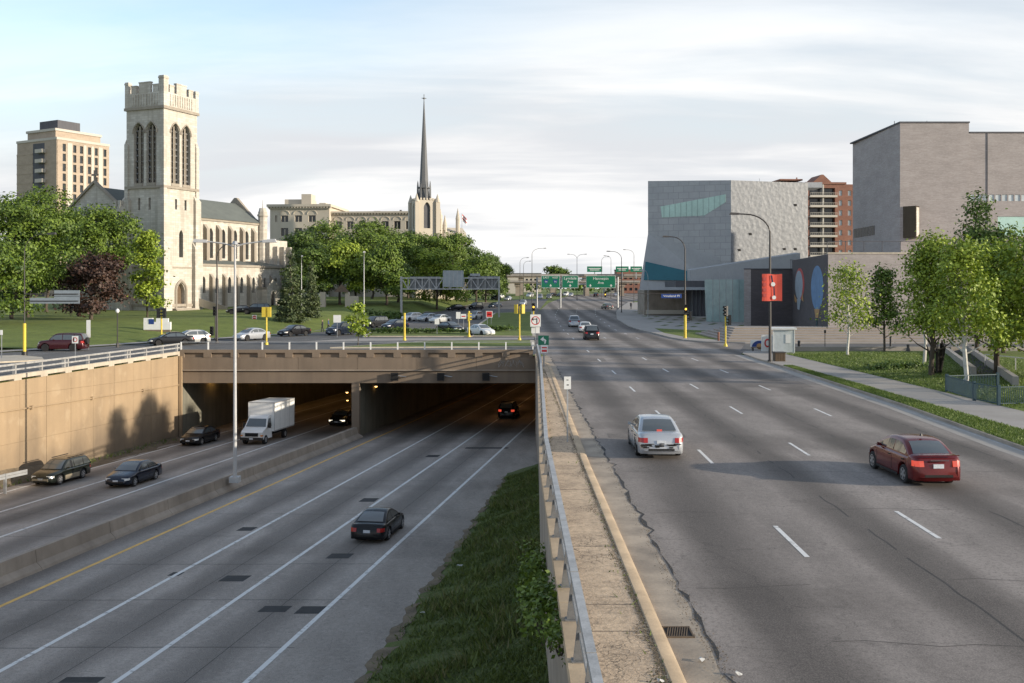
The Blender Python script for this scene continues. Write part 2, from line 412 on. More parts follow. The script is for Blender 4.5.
# ---- walls with openings
def lancet(xc, z0, w, h):
    r = w / 2; R_ = w * 1.0; sp = min(h * .45, math.sqrt(R_ * R_ - (R_ - r) ** 2)); pts = [(xc - r, z0), (xc + r, z0)]
    a1 = math.acos((R_ - r) / R_); full = R_ * math.sin(a1)
    for k in range(7): a = a1 * k / 6; pts.append((xc + r - R_ + R_ * math.cos(a), z0 + h - sp + R_ * math.sin(a) * sp / full))
    for k in range(5, -1, -1): a = a1 * k / 6; pts.append((xc - r + R_ - R_ * math.cos(a), z0 + h - sp + R_ * math.sin(a) * sp / full))
    return pts
def rect(x0, x1, z0, z1): return [(x0, z0), (x1, z0), (x1, z1), (x0, z1)]
def wall_open(mb, outline, holes, depth=.4):
    """face in the local plane y=0 (outward -y) with real recesses"""
    bm = bmesh.new(); es = []
    for loop in [outline] + holes:
        vs = [bm.verts.new((p[0], 0, p[1])) for p in loop]
        es += [bm.edges.new((vs[k - 1], vs[k])) for k in range(len(vs))]
    bmesh.ops.triangle_fill(bm, use_beauty=True, edges=es, normal=(0, -1, 0))
    for f in bm.faces: mb.face([tuple(v.co) for v in f.verts])
    bm.free()
    for h in holes:
        for k in range(len(h)):
            a, b = h[k - 1], h[k]
            mb.face([(a[0], 0, a[1]), (b[0], 0, b[1]), (b[0], depth, b[1]), (a[0], depth, a[1])])
def pane(h, depth): # flat polygon behind an opening
    m = MB(); m.face([(p[0], depth, p[1]) for p in h]); return m
def frame_m(o, u):
    """matrix: local x along u (2d unit), local -y = outward to the right of u"""
    u = Vector((u[0], u[1], 0)).normalized(); y = Vector((-u.y, u.x, 0))
    return Matrix(((u.x, y.x, 0, o[0]), (u.y, y.y, 0, o[1]), (0, 0, 1, o[2]), (0, 0, 0, 1)))

# ---- lettering
def text_mesh(body, size, mat, width=None):
    c = bpy.data.curves.new('lettering', 'FONT'); c.body = body; c.size = size; c.align_x = 'CENTER'; c.align_y = 'CENTER'; c.extrude = .004
    o = bpy.data.objects.new('lettering', c); COL.objects.link(o)
    bpy.context.view_layer.update()
    me = bpy.data.meshes.new_from_object(o.evaluated_get(bpy.context.evaluated_depsgraph_get()))
    bpy.data.objects.remove(o); bpy.data.curves.remove(c)
    me.materials.clear(); me.materials.append(mat); me.name = 'lettering'
    if width:
        xs = [v.co.x for v in me.vertices]; k = width / max(.01, max(xs) - min(xs))
        for v in me.vertices: v.co.x *= k
    return me
def lettering(body, size, mat, parent, loc, width=None):
    return link('lettering', text_mesh(body, size, mat, width), parent, loc, (PI / 2, 0, 0))
def arrow_mb(w, h, y=0.0, down=True):
    s = -1 if down else 1
    m = MB(); m.face([(-w * .15, y, -s * h / 2), (w * .15, y, -s * h / 2), (w * .15, y, 0), (w / 2, y, 0), (0, y, s * h / 2), (-w / 2, y, 0), (-w * .15, y, 0)]); return m

# ------------------------------------------------------------------ trees
def leaves_mesh(name, blobs, n, size, mat, seed, clump=.5, per=14, droop=0.0, fill=.6):
    rg = np.random.default_rng(seed)
    b = np.array(blobs, float)                      # cx cy cz rx ry rz
    vol = b[:, 3] * b[:, 4] * b[:, 5]; vol = vol ** .8; nc = max(8, n // per)
    which = rg.choice(len(b), nc, p=vol / vol.sum())
    d = rg.normal(size=(nc, 3)); d /= np.linalg.norm(d, axis=1)[:, None]
    d[:, 2] = np.where(d[:, 2] < -.35, -d[:, 2] * .5, d[:, 2])
    rad = fill + (1.06 - fill) * rg.random(nc) ** .6
    cc = b[which, :3] + d * b[which, 3:] * rad[:, None]
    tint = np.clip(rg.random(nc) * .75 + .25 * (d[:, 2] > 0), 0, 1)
    k = rg.integers(0, nc, n)
    p = cc[k] + rg.normal(size=(n, 3)) * clump * np.array([1, 1, .75])
    nn = d[k] * 1.0 + rg.normal(size=(n, 3)) * .5 + np.array([0, 0, .35]); nn /= np.linalg.norm(nn, axis=1)[:, None]
    t = np.cross(nn, rg.normal(size=(n, 3))); t /= np.linalg.norm(t, axis=1)[:, None] + 1e-9
    t[:, 2] -= droop; bt = np.cross(nn, t)
    s = (size * (.6 + .8 * rg.random(n)))[:, None]
    v = np.empty((n, 4, 3)); v[:, 0] = p - t * s * .5; v[:, 1] = p - bt * s * .32; v[:, 2] = p + t * s * .5; v[:, 3] = p + bt * s * .32
    me = bpy.data.meshes.new(name)
    me.vertices.add(n * 4); me.vertices.foreach_set('co', v.reshape(-1))
    me.loops.add(n * 4); me.loops.foreach_set('vertex_index', np.arange(n * 4, dtype=np.int32))
    me.polygons.add(n); me.polygons.foreach_set('loop_start', np.arange(0, n * 4, 4, dtype=np.int32)); me.polygons.foreach_set('loop_total', np.full(n, 4, dtype=np.int32))
    a = me.attributes.new('tint', 'FLOAT', 'FACE'); a.data.foreach_set('value', np.clip(tint[k] + rg.normal(size=n) * .08, 0, 1).astype(np.float32))
    me.materials.append(mat); me.update(); me.validate()
    return me
def trunk_mb(rng, h, r, limbs, lean=0.0, fork=None):
    m = MB(); top = Vector((lean * h, 0, h))
    pts = [Vector((lean * z * h + rng.uniform(-.02, .02) * h * (0 < z < 1), rng.uniform(-.02, .02) * h * (0 < z < 1), z * h)) for z in (0, .08, .3, .55, .8, 1)]
    m.tube(pts, [r * 1.35, r, r * .88, r * .72, r * .5, r * .25], 8)
    for (z, tip) in limbs:
        a = Vector((lean * z * h, 0, z * h)); tip = Vector(tip); mid = a.lerp(tip, .5) + Vector((0, 0, -.06 * (tip - a).length))
        m.tube([a, mid, tip], [r * .42, r * .22, r * .05], 6)
    return m
def tree(name, label, px, base, H, W, leaf, seed, Y=None, n=5200, size=.5, low=.25, trunk_r=.28, bark='bark', group=None, shape='broad', clump=.5, per=14, z=None, loc=None, D=None, nb=9, fill=.6, cat='tree'):
    """H height, W crown width; stands at ground point"""
    rng = random.Random(seed)
    if loc is None:
        if Y is None: loc = G(px, base)
        else: loc = Vector((at(px, Y), Y, gz(Y)))
    if z is not None: loc.z = z
    t = thing(name, label, cat, loc, rng.uniform(-.4, .4), group)
    z0 = H * low; ch = H - z0; R_ = W / 2; blobs = []; limbs = []
    if shape == 'broad':
        blobs.append((0, 0, z0 + ch * .55, R_ * .62, R_ * .62, ch * .42))
        for k in range(nb):
            a = 2 * PI * k / nb * 2.4 + rng.uniform(-.5, .5); e = rng.uniform(.12, .86); q = R_ * (.72 - .42 * max(0, e - .4)) * rng.uniform(.75, 1.05)
            rr = R_ * rng.uniform(.30, .46)
            blobs.append((q * math.cos(a), q * math.sin(a), z0 + ch * e, rr, rr, rr * rng.uniform(.6, .85) * min(1.3, ch / W)))
        blobs.append((rng.uniform(-.2, .2) * R_, rng.uniform(-.2, .2) * R_, z0 + ch * .86, R_ * .42, R_ * .42, ch * .15))
        limbs = [(rng.uniform(.25, .6), Vector(b[:3]) * .9 + Vector((0, 0, .06 * H))) for b in blobs[1:-1]]
    elif shape == 'airy':
        for k in range(nb):
            a = 2.399 * k + rng.uniform(-.4, .4); e = (k + .5) / nb; q = R_ * rng.uniform(.35, .8) * (1.05 - .6 * e)
            rr = R_ * rng.uniform(.24, .36)
            blobs.append((q * math.cos(a), q * math.sin(a), z0 + ch * e * .92, rr, rr, rr * .58))
            limbs.append((max(.2, low + e * .5 - .12), Vector((q * math.cos(a), q * math.sin(a), z0 + ch * e * .92))))
        blobs.append((0, 0, z0 + ch * .9, R_ * .3, R_ * .3, ch * .12))
    elif shape == 'column':
        for k in range(nb):
            e = (k + .3) / nb; q = R_ * .3; a = 2.4 * k
            rr = R_ * (.85 - .45 * e) * rng.uniform(.8, 1.05)
            blobs.append((q * math.cos(a) * (1 - e), q * math.sin(a) * (1 - e), z0 + ch * e, rr, rr, ch / nb * 1.1))
    elif shape == 'spruce':
        nb = 13
        for k in range(nb):
            e = k / nb; rad = R_ * (1 - e) ** .9
            m_ = max(3, int(7 * (1 - e)) + 2)
            for q in range(m_):
                a = 2 * PI * q / m_ + k * .7; l = rad * rng.uniform(.55, .8)
                blobs.append((l * math.cos(a), l * math.sin(a), z0 + ch * e - .1 * rad, rad * .36 + .12, rad * .36 + .12, ch * .045 + .06))
    th = H * (.92 if shape in ('spruce', 'column', 'airy') else .75)
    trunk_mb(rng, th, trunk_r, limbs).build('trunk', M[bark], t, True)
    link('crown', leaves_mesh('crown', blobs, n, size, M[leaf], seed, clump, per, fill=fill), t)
    return t
# ------------------------------------------------------------------ vehicles (front = +y, on z = 0)
KIND = {
    # L, W, H, belt, hood z, tail z, windscreen base, roof front, roof rear, rear-glass base, wheelbase, wheel r, roof half width
    'sedan':  dict(L=4.75, W=1.82, H=1.44, belt=.95, hood=.80, tail=1.00, yA=1.15, yB=.30, yC=-.95, yD=-1.72, wb=2.75, r=.32, rw=.60),
    'compact': dict(L=4.25, W=1.66, H=1.42, belt=.95, hood=.82, tail=1.03, yA=1.15, yB=.32, yC=-.95, yD=-1.62, wb=2.62, r=.31, rw=.58),
    'coupe':  dict(L=4.6, W=1.80, H=1.36, belt=.90, hood=.76, tail=.93, yA=1.0, yB=.15, yC=-.80, yD=-1.75, wb=2.7, r=.31, rw=.57),
    'wagon':  dict(L=4.7, W=1.75, H=1.52, belt=.95, hood=.84, tail=.95, yA=1.10, yB=.35, yC=-1.95, yD=-2.26, wb=2.65, r=.33, rw=.60),
    'hatch':  dict(L=4.25, W=1.78, H=1.52, belt=1.0, hood=.90, tail=1.0, yA=1.15, yB=.35, yC=-1.45, yD=-2.0, wb=2.6, r=.33, rw=.58),
    'suv':    dict(L=4.6, W=1.84, H=1.74, belt=1.10, hood=1.02, tail=1.08, yA=1.05, yB=.45, yC=-2.0, yD=-2.22, wb=2.65, r=.36, rw=.66),
}
def car_parts(kind):
    K = KIND[kind]; L, W, H, r, wb = K['L'], K['W'], K['H'], K['r'], K['wb']; hl = L / 2; hw = W / 2
    yf = wb / 2 + .08; yr = -wb / 2 + .08
    zt_tab = [(-hl, K['tail'] - .10), (-hl + .10, K['tail'] - .02), (K['yD'] - .02, K['tail']), (K['yD'] + .1, K['belt']), (K['yA'] - .05, K['belt']), (K['yA'] + .05, K['belt'] - .02),
              (hl - .55, K['hood']), (hl - .18, K['hood'] - .09), (hl - .05, K['hood'] - .17), (hl, K['hood'] - .27)]
    zt_tab.sort()
    w_tab = [(-hl, .74), (-hl + .03, .82), (-hl + .10, .90), (-hl + .28, .955), (-hl + .8, .99), (0, 1.0), (hl - 1.0, .985), (hl - .4, .93), (hl - .14, .84), (hl - .03, .70), (hl, .62)]
    st = sorted(set([-hl, -hl + .03, -hl + .1, -hl + .28, hl, hl - .03, hl - .08, hl - .16, hl - .3, hl - .5] + [round(y + q, 3) for y in (yf, yr) for q in (-.46, -.44, -.4, -.33, -.22, -.11, 0, .11, .22, .33, .4, .44, .46)] + [K['yA'], K['yA'] + .1, 0, -.4, .5, K['yD'], K['yD'] + .1]))
    st = [y for y in st if -hl <= y <= hl]
    ra = r + .075
    def zb(y):
        b = .22 + (.12 if abs(y) > hl - .1 else 0)
        for yw in (yf, yr):
            if abs(y - yw) < ra: b = max(b, r + math.sqrt(max(0, ra * ra - (y - yw) ** 2)))
        return b
    def sect(y):
        w = hw * interp(w_tab, y); zt = interp(zt_tab, y); b = min(zb(y), zt - .16); md = max(b + .03, .5 * zt + .06)
        return [(0, .2 + (.14 if abs(y) > hl - .1 else 0)), (w * .62, .2 + (.14 if abs(y) > hl - .1 else 0)), (w * .64, b), (w * .955, b), (w * .985, b + .03), (w, md), (w * .985, zt - .11), (w * .955, zt - .05), (w * .87, zt - .005), (w * .5, zt + .02), (0, zt + .03)]
    def lean(y, z):
        if y < -hl + .3: return y + max(0, z - .58) * .30 * max(0, 1 - (y + hl) / .3)
        if y > hl - .3: return y - max(0, z - .50) * .55 * max(0, 1 - (hl - y) / .3)
        return y
    m = MB(); rings = []
    for y in st:
        s = sect(y); pts = [(x, y, z) for x, z in s] + [(-x, y, z) for x, z in s[-2:0:-1]]
        rings.append([m.vert((p[0], lean(p[1], p[2]), p[2])) for p in pts])
    n = len(rings[0])
    for a, b in zip(rings, rings[1:]):
        for q in range(n): m.idx((a[q], a[(q + 1) % n], b[(q + 1) % n], b[q]))
    m.idx(rings[0]); m.idx(rings[-1][::-1])
    # cabin: a smooth profile swept across, with tumblehome sides
    bw, rw = hw * .915, K['rw'] + .02; zb_, zr = K['belt'] - .03, H
    pr = [(K['yA'] + .06, zb_ + .0), (K['yA'] * .55 + K['yB'] * .45, zb_ + (zr - zb_) * .52), (K['yB'], zr - .055), (K['yB'] - .25, zr - .012), ((K['yB'] + K['yC']) / 2, zr), (K['yC'] + .22, zr - .02), (K['yC'], zr - .07), (K['yD'] * .5 + K['yC'] * .5, zb_ + (zr - zb_) * .55), (K['yD'] - .05, zb_)]
    for _ in range(2):
        q = [pr[0]]
        for a, b in zip(pr, pr[1:]): q += [(a[0] * .75 + b[0] * .25, a[1] * .75 + b[1] * .25), (a[0] * .25 + b[0] * .75, a[1] * .25 + b[1] * .75)]
        pr = q + [pr[-1]]
    def wz(z): return bw + (rw - bw) * max(0, (z - zb_) / (zr - zb_)) ** 1.15
    def top(y, z, u, off=0.0):
        w = wz(z) - .035; fr = min(1, max(0, (z - zb_) / (zr - zb_)))
        bul = (1 - u * u); dy = .10 * bul * (1 - fr) * (1 if y > 0 else -.7)
        return (u * w, y + dy * 1.0 + off * (1 if y > 0 else -1) * (1 - fr) ** .5, z + .035 * bul * fr + off)
    US = [-1, -.8, -.45, 0, .45, .8, 1]
    grid = [[m.vert(top(y, z, u)) for u in US] for y, z in pr]
    for a, b in zip(grid, grid[1:]):
        for q in range(6): m.idx((a[q], a[q + 1], b[q + 1], b[q]))
    for sg in (1, -1):
        cols = []
        for (y, z), row in zip(pr, grid):
            e = row[-1] if sg > 0 else row[0]; zz = max(zb_, z - .045)
            cols.append([e, m.vert((sg * wz(zz), y, zz)), m.vert((sg * wz(zb_ + (zz - zb_) * .5), y, zb_ + (zz - zb_) * .5)), m.vert((sg * bw, y, zb_ - .02))])
        for a, b in zip(cols, cols[1:]):
            for q in range(3): m.idx((a[q], b[q], b[q + 1], a[q + 1]))
    P = {}
    P['body'] = (m.mesh('body', [M['black']], True), (0, 0, 0))
    def topglass(z0, z1, front, name, um=.86):
        seq = [(y, z) for y, z in pr if (y > K['yB'] - .1 if front else y < K['yC'] + .1)]
        if not front: seq = seq[::-1]
        ys_ = [p[0] for p in seq]; zs_ = [p[1] for p in seq]; q = MB(); rows = []
        for k in range(7):
            z = z0 + (z1 - z0) * k / 6; y = float(np.interp(z, zs_, ys_)); um_ = um + .02
            rows.append([q.vert(top(y, z, u * um_ / 1.0, .012)) for u in US])
        for a, b in zip(rows, rows[1:]):
            for j in range(6): q.idx((a[j], a[j + 1], b[j + 1], b[j]))
        return q.mesh(name, M['glass'], True)
    hgt = zr - zb_
    P['windscreen'] = (topglass(zb_ + .05, zr - .075, True, 'windscreen', .90), (0, 0, 0))
    P['rear_window'] = (topglass(zb_ + .09, zr - .09, False, 'rear_window', .84), (0, 0, 0))
    top_z = lambda y: float(np.interp(-y, [-p[0] for p in pr], [p[1] for p in pr]))
    ya = max(y for y in np.linspace(K['yA'], K['yB'], 40) if top_z(y) > zb_ + .20); yd = min(y for y in np.linspace(K['yC'], K['yD'], 40) if top_z(y) > zb_ + .22)
    n_w = 3 if kind in ('wagon', 'suv') else 2
    cut = [yd, yd + (ya - yd) * .46, ya] if n_w == 2 else [yd, yd + (ya - yd) * .26, yd + (ya - yd) * .62, ya]
    for sgn in (1, -1):
        for i, (y0, y1) in enumerate(zip(cut, cut[1:])):
            q = MB(); y0_, y1_ = y0 + .035, y1 - .035; lo_, hi_ = [], []
            for y in np.linspace(y0_, y1_, 8):
                zt_ = max(zb_ + .10, top_z(y) - .105); lo_.append((sgn * (wz(zb_ + .055) + .008), y, zb_ + .055)); hi_.append((sgn * (wz(zt_) + .006), y, zt_))
            for k in range(7): q.face([lo_[k], lo_[k + 1], hi_[k + 1], hi_[k]])
            P['side_window%d%d' % (sgn, i)] = (q.mesh('side_window', M['glass']), (0, 0, 0))
    # plan-outline strips for lamps and bumpers
    def strip(y0, y1, z0, z1, sgn, mat, name, off=.013, xin=None, zf=1.0):
        ys = np.linspace(y0, y1, 5); o = [(sgn * (hw * interp(w_tab, y) * zf + off), y + (off * (1 if y >= hl - .001 else -1 if y <= -hl + .001 else 0))) for y in ys]
        x = xin if xin is not None else hw * .3
        inner = [(sgn * x, o[-1][1]), (sgn * x, o[0][1])]
        q = MB(); q.prism(o + inner, z0, z1); q.v = [(v[0], lean(max(-hl, min(hl, v[1])), v[2]) + (v[1] - max(-hl, min(hl, v[1]))), v[2]) for v in q.v]; return q.mesh(name, M[mat])
    zt_r = interp(zt_tab, -hl); tallrear = kind in ('suv', 'wagon', 'hatch')
    tz0, tz1 = (zt_r - .25, zt_r - .07) if not tallrear else (zt_r - .20, zt_r + .02)
    for sgn in (1, -1):
        P['taillight%d' % sgn] = (strip(-hl, -hl + .26, tz0, tz1, sgn, 'tail', 'taillight', xin=hw * .57, zf=.985), (0, 0, 0))
        hz = K['hood'] - .30
        P['headlight%d' % sgn] = (strip(hl - .34, hl - .03, hz, hz + .13, sgn, 'headlamp', 'headlight', xin=hw * .42, zf=.985), (0, 0, 0))
        q = MB(); q.hexa([(sgn * (bw + .0), K['yA'] - .50, K['belt'] - .01), (sgn * (bw + .16), K['yA'] - .52, K['belt'] + .01), (sgn * (bw + .15), K['yA'] - .43, K['belt'] + .01), (sgn * (bw + .0), K['yA'] - .40, K['belt'] - .01),
                          (sgn * (bw + .0), K['yA'] - .50, K['belt'] + .07), (sgn * (bw + .15), K['yA'] - .52, K['belt'] + .12), (sgn * (bw + .14), K['yA'] - .45, K['belt'] + .12), (sgn * (bw + .0), K['yA'] - .42, K['belt'] + .07)])
        P['mirror%d' % sgn] = (q.mesh('mirror', M['black']), (0, 0, 0))
    q = MB(); q.box(-.17, .17, -hl - .0 + .02, -hl + .1, zt_r - .30, zt_r - .17); P['plate_r'] = (q.mesh('licence_plate', M['plate']), (0, 0, 0))
    q = MB(); q.box(-.17, .17, hl - .05, hl + .012, .42, .52); P['plate_f'] = (q.mesh('licence_plate', M['plate']), (0, 0, 0))
    q = MB(); q.box(-hw * .40, hw * .40, hl - .2, hl - .03, K['hood'] - .34, K['hood'] - .24); P['grille'] = (q.mesh('grille', M['under']), (0, 0, 0))
    q = MB(); q.box(-hw * .55, hw * .55, -hl - .008, -hl + .1, .345, .42); P['rear_bumper_trim'] = (q.mesh('bumper_trim', M['under']), (0, 0, 0))
    q = MB(); q.box(-hw * .58, hw * .58, hl - .1, hl + .012, .30, .38); P['front_bumper_trim'] = (q.mesh('bumper_trim', M['under']), (0, 0, 0))
    for sgn in (1, -1):                                  # shut lines and handles on the doors
        q = MB(); cuts = [cut[0] - .1, cut[-2] + .0, min(K['yA'] - .12, yf - ra - .05)]
        for y in cuts:
            rows = []
            for z in np.linspace(.34, K['belt'] - .06, 6):
                sct = [p for p in sect(y)[3:9]]; x = float(np.interp(z, [p[1] for p in sct], [p[0] for p in sct])) + .004
                rows.append((sgn * x, z))
            for a, b in zip(rows, rows[1:]): q.face([(a[0], y - .009, a[1]), (a[0], y + .009, a[1]), (b[0], y + .009, b[1]), (b[0], y - .009, b[1])])
        P['shut_line%d' % sgn] = (q.mesh('shut_line', M['under']), (0, 0, 0))
        q = MB(); zz = K['belt'] - .16
        for y in (cuts[0] + .12, cuts[1] + .08): q.box(*sorted((sgn * (hw - .02), sgn * (hw + .02))), y, y + .16, zz, zz + .03)
        P['door_handle%d' % sgn] = (q.mesh('door_handle', M['under']), (0, 0, 0))
        q = MB(); yy0, yy1 = yr + ra + .03, yf - ra - .03; q.box(*sorted((sgn * (hw * .9), sgn * (hw * .997))), yy0, yy1, .20, .28)
        P['sill_trim%d' % sgn] = (q.mesh('sill_trim', M['under']), (0, 0, 0))
    tw = .20
    t = MB(); t.m = Matrix.Rotation(PI / 2, 4, 'Y')
    nn = 20; prof = [(r * .62, -tw / 2 + .01), (r * .9, -tw / 2), (r, -tw / 2 + .03), (r, tw / 2 - .03), (r * .9, tw / 2), (r * .62, tw / 2 - .01)]
    rg = [[t.vert((q * math.cos(2 * PI * k / nn), q * math.sin(2 * PI * k / nn), z)) for k in range(nn)] for q, z in prof]
    for a, b in zip(rg, rg[1:]):
        for k in range(nn): t.idx((a[k], a[(k + 1) % nn], b[(k + 1) % nn], b[k]))
    t.idx(rg[0]); t.idx(rg[-1])
    wheel = t.mesh('wheel', M['rubber'], True)
    q = MB(); q.m = Matrix.Rotation(PI / 2, 4, 'Y')
    for s_ in (-1, 1):
        z = s_ * (tw / 2 + .002)
        q.cone((0, 0), .07, .05, *(sorted((z, z + s_ * .012))), n=10)
        for k in range(5):
            a = 2 * PI * k / 5; c, s2 = math.cos(a), math.sin(a)
            q.face([(c * .04 - s2 * .05, s2 * .04 + c * .05, z), (c * .04 + s2 * .05, s2 * .04 - c * .05, z), (c * r * .64 + s2 * .035, s2 * r * .64 - c * .035, z), (c * r * .64 - s2 * .035, s2 * r * .64 + c * .035, z)])
        for k in range(20):
            a, b = 2 * PI * k / 20, 2 * PI * (k + 1) / 20
            q.face([(r * .57 * math.cos(a), r * .57 * math.sin(a), z), (r * .57 * math.cos(b), r * .57 * math.sin(b), z), (r * .66 * math.cos(b), r * .66 * math.sin(b), z), (r * .66 * math.cos(a), r * .66 * math.sin(a), z)])
    q.cone((0, 0), .06, .06, -tw / 2, tw / 2, n=10)
    rim = q.mesh('rim', M['rim'])
    tx = hw * .985 - tw / 2 - .01
    return P, wheel, rim, [(s_ * tx, y, r) for s_ in (1, -1) for y in (yf, yr)], K
PARTS = {}
PAINT = {}
def paint(name, col, metal=.35, rough=.2):
    if name not in PAINT:
        k = N('paint_' + name); f = k.noise(3, 4, k.pos(obj=True))
        c = k.mix(k.ramp(f, .45, .75, 0, .25), col, tuple(x * .75 + .006 for x in col))
        k.fin(c, k.ramp(f, .3, .7, rough, rough + .08), Metallic=metal, Coat_Weight=0.0 if name in ('black', 'charcoal') else .35, Coat_Roughness=.04, Specular_IOR_Level=.28 if name == 'black' else .5); PAINT[name] = k.m
    return PAINT[name]
COLS = {'silver': (.40, .42, .45), 'white': (.68, .68, .67), 'black': (.012, .012, .014), 'maroon': (.055, .008, .012), 'red': (.115, .007, .008), 'navy': (.010, .016, .032),
        'green': (.014, .018, .014), 'charcoal': (.022, .023, .026), 'grey': (.15, .155, .16), 'blue': (.018, .028, .05), 'pearl': (.55, .56, .55)}
VG = 'cars and trucks on the roads'
def car(kind, label, cat, p, head, col, far=False, lit=(), low=False, group=VG, pitch=0.0, name=None):
    if kind not in PARTS: PARTS[kind] = car_parts(kind)
    P, wheel, rim, wl, K = PARTS[kind]
    t = thing(name or {'suv': 'sport_utility_car', 'wagon': 'station_wagon', 'hatch': 'hatchback_car', 'coupe': 'coupe_car'}.get(kind, 'sedan_car'), label, cat, p, RA(head), group)
    t.rotation_euler = (pitch, 0, RA(head))
    pm = paint(col, COLS[col], 0 if col in ('white', 'black') else .35)
    for k, (me, lo) in P.items():
        if far and (k in ('grille', 'rear_bumper_trim', 'front_bumper_trim') or k[:9] in ('shut_line', 'door_hand', 'sill_trim')): continue
        o = link(me.name.split('.')[0], me, t, lo)
        if k == 'body' or k.startswith('mirror'):
            o.material_slots[0].link = 'OBJECT'; o.material_slots[0].material = pm
        if k.startswith('taillight') and 'tail' in lit: o.material_slots[0].link = 'OBJECT'; o.material_slots[0].material = M['tail_on']
        if k.startswith('headlight') and 'head' in lit: o.material_slots[0].link = 'OBJECT'; o.material_slots[0].material = M['head_on']
    for w in wl:
        o = link('wheel', wheel, t, w)
        if not far: link('rim', rim, o)
    return t
def box_truck(p, head, pitch):
    t = thing('box_truck', 'white box truck with a large cargo body, driving out of the tunnel', 'truck', p, RA(head), VG); t.rotation_euler = (pitch, 0, RA(head))
    w = paint('white', COLS['white'], 0)
    m = MB(); m.box(-1.2, 1.2, -3.6, 1.35, .95, 3.45); m.build('cargo_box', M['sign_white'], t)
    m = MB(); 
    for x in (-1.215, 1.195):
        for y in (-3.61, 1.33): m.box(x, x + .02, y, y + .05, .93, 3.47)
    for y in (-3.61, 1.34): m.box(-1.21, 1.21, y, y + .02, 3.40, 3.47)
    for x in (-1.215, 1.195): m.box(x, x + .02, -3.6, 1.35, 3.40, 3.47); m.box(x, x + .02, -3.6, 1.35, .93, 1.03); [m.box(x + .004, x + .012, yq, yq + .03, 1.03, 3.4) for yq in (-2.4, -1.2, .0)]
    m.build('cargo_trim', M['alu'], t)
    m = MB(); m.box(-.5, .5, -3.4, 2.2, .55, .93); m.build('chassis', M['under'], t)
    m = MB(); hw = 1.0                      # van nose and cab
    prof = [(1.36, .45), (1.36, 2.35), (1.75, 2.38), (2.05, 2.2), (2.62, 1.42), (3.35, 1.18), (3.5, 1.0), (3.52, .45)]
    a = [m.vert((-hw * (.96 if y > 3 else 1) * (.86 if z > 1.9 else 1), y, z)) for y, z in prof]; b = [m.vert((hw * (.96 if y > 3 else 1) * (.86 if z > 1.9 else 1), y, z)) for y, z in prof]
    m.idx(a); m.idx(b[::-1])
    for k in range(len(prof)): m.idx((a[k - 1], a[k], b[k], b[k - 1]))
    m.build('cab', w, t)
    m = MB(); m.face([(-.78, 2.135, 2.12), (.78, 2.135, 2.12), (.90, 2.62, 1.47), (-.90, 2.62, 1.47)]); m.build('windscreen', M['glass'], t)
    for s in (1, -1):
        m = MB(); m.face([(s * 1.006, 1.5, 1.42), (s * 1.006, 2.45, 1.42), (s * .90, 1.98, 2.1), (s * .895, 1.5, 2.16)]); m.build('side_window', M['glass'], t)
        m = MB(); m.box(*sorted((s * .62, s * .965)), 3.3, 3.54, .86, 1.06); m.build('headlight', M['headlamp'], t)
        m = MB(); m.box(*sorted((s * .80, s * .97)), 3.3, 3.545, .74, .85); m.build('turn_lamp', M['amberlens'], t)
        m = MB(); m.box(*sorted((s * 1.05, s * 1.28)), 2.32, 2.42, 1.35, 1.8); m.beam((s * .97, 2.3, 1.5), (s * 1.1, 2.36, 1.5), .04, .04); m.build('mirror', M['black'], t)
    m = MB(); m.box(-.58, .58, 3.4, 3.545, .72, 1.02); m.build('grille', M['under'], t)
    m = MB(); m.box(-1.0, 1.0, 3.4, 3.62, .42, .64); m.build('bumper', M['black'], t)
    m = MB(); m.box(-.16, .16, 3.6, 3.64, .47, .60); m.build('licence_plate', M['plate'], t)
    for x in (-.86, .86):
        for y in (2.72, -1.9):
            m = MB(); m.m = Matrix.Translation((x, y, .39)) @ Matrix.Rotation(PI / 2, 4, 'Y'); m.cone((0, 0), .39, .39, -.13, .13, 20); wh = m.build('wheel', M['rubber'], t)
            m = MB(); m.m = Matrix.Translation((x, y, .39)) @ Matrix.Rotation(PI / 2, 4, 'Y'); m.cone((0, 0), .22, .22, -.14, .14, 16); m.build('rim', M['rim'], wh)
    return t

# ------------------------------------------------------------------ street furniture
def arm_lamp(label, px, base, top, reach, mat='dkpole', group='street lamps', Y=None, both=False, r=.085, name='street_lamp', z=None, hts=None, rz=0.0):
    p = G(px, base) if Y is None else Vector((at(px, Y), Y, gz(Y)))
    if z is not None: p.z = z
    H = hts or (CAMZ - p.z) + (HY - top) / F * p.y
    t = thing(name, label, 'street lamp', p, rz, group)
    m = MB(); m.cone((0, 0), .2, .2, 0, .25, 12); m.tube([(0, 0, .2), (0, 0, H * .5), (0, 0, H - 1.5)], [r * 1.25, r, r * .75], 10); m.build('pole', M[mat], t, True)
    for s in ([1, -1] if both else [1]):
        q = reach * s; pts = [(0, 0, H - 1.7)]
        for k in range(1, 9):
            a = k / 8 * PI / 2; pts.append((q * .75 * (1 - math.cos(a)), 0, H - 1.7 + 1.6 * math.sin(a)))
        pts.append((q, 0, H - .06))
        m = MB(); m.tube(pts, r * .6, 8); m.build('arm', M[mat], t, True)
        sg = 1 if q > 0 else -1
        m = MB(); m.hexa([(q - .1 * sg, -.13, H - .16), (q + .65 * sg, -.17, H - .13), (q + .65 * sg, .17, H - .13), (q - .1 * sg, .13, H - .16), (q - .1 * sg, -.08, H + .02), (q + .6 * sg, -.12, H + .05), (q + .6 * sg, .12, H + .05), (q - .1 * sg, .08, H + .02)])
        m.build('luminaire', M[mat], t)
    return t
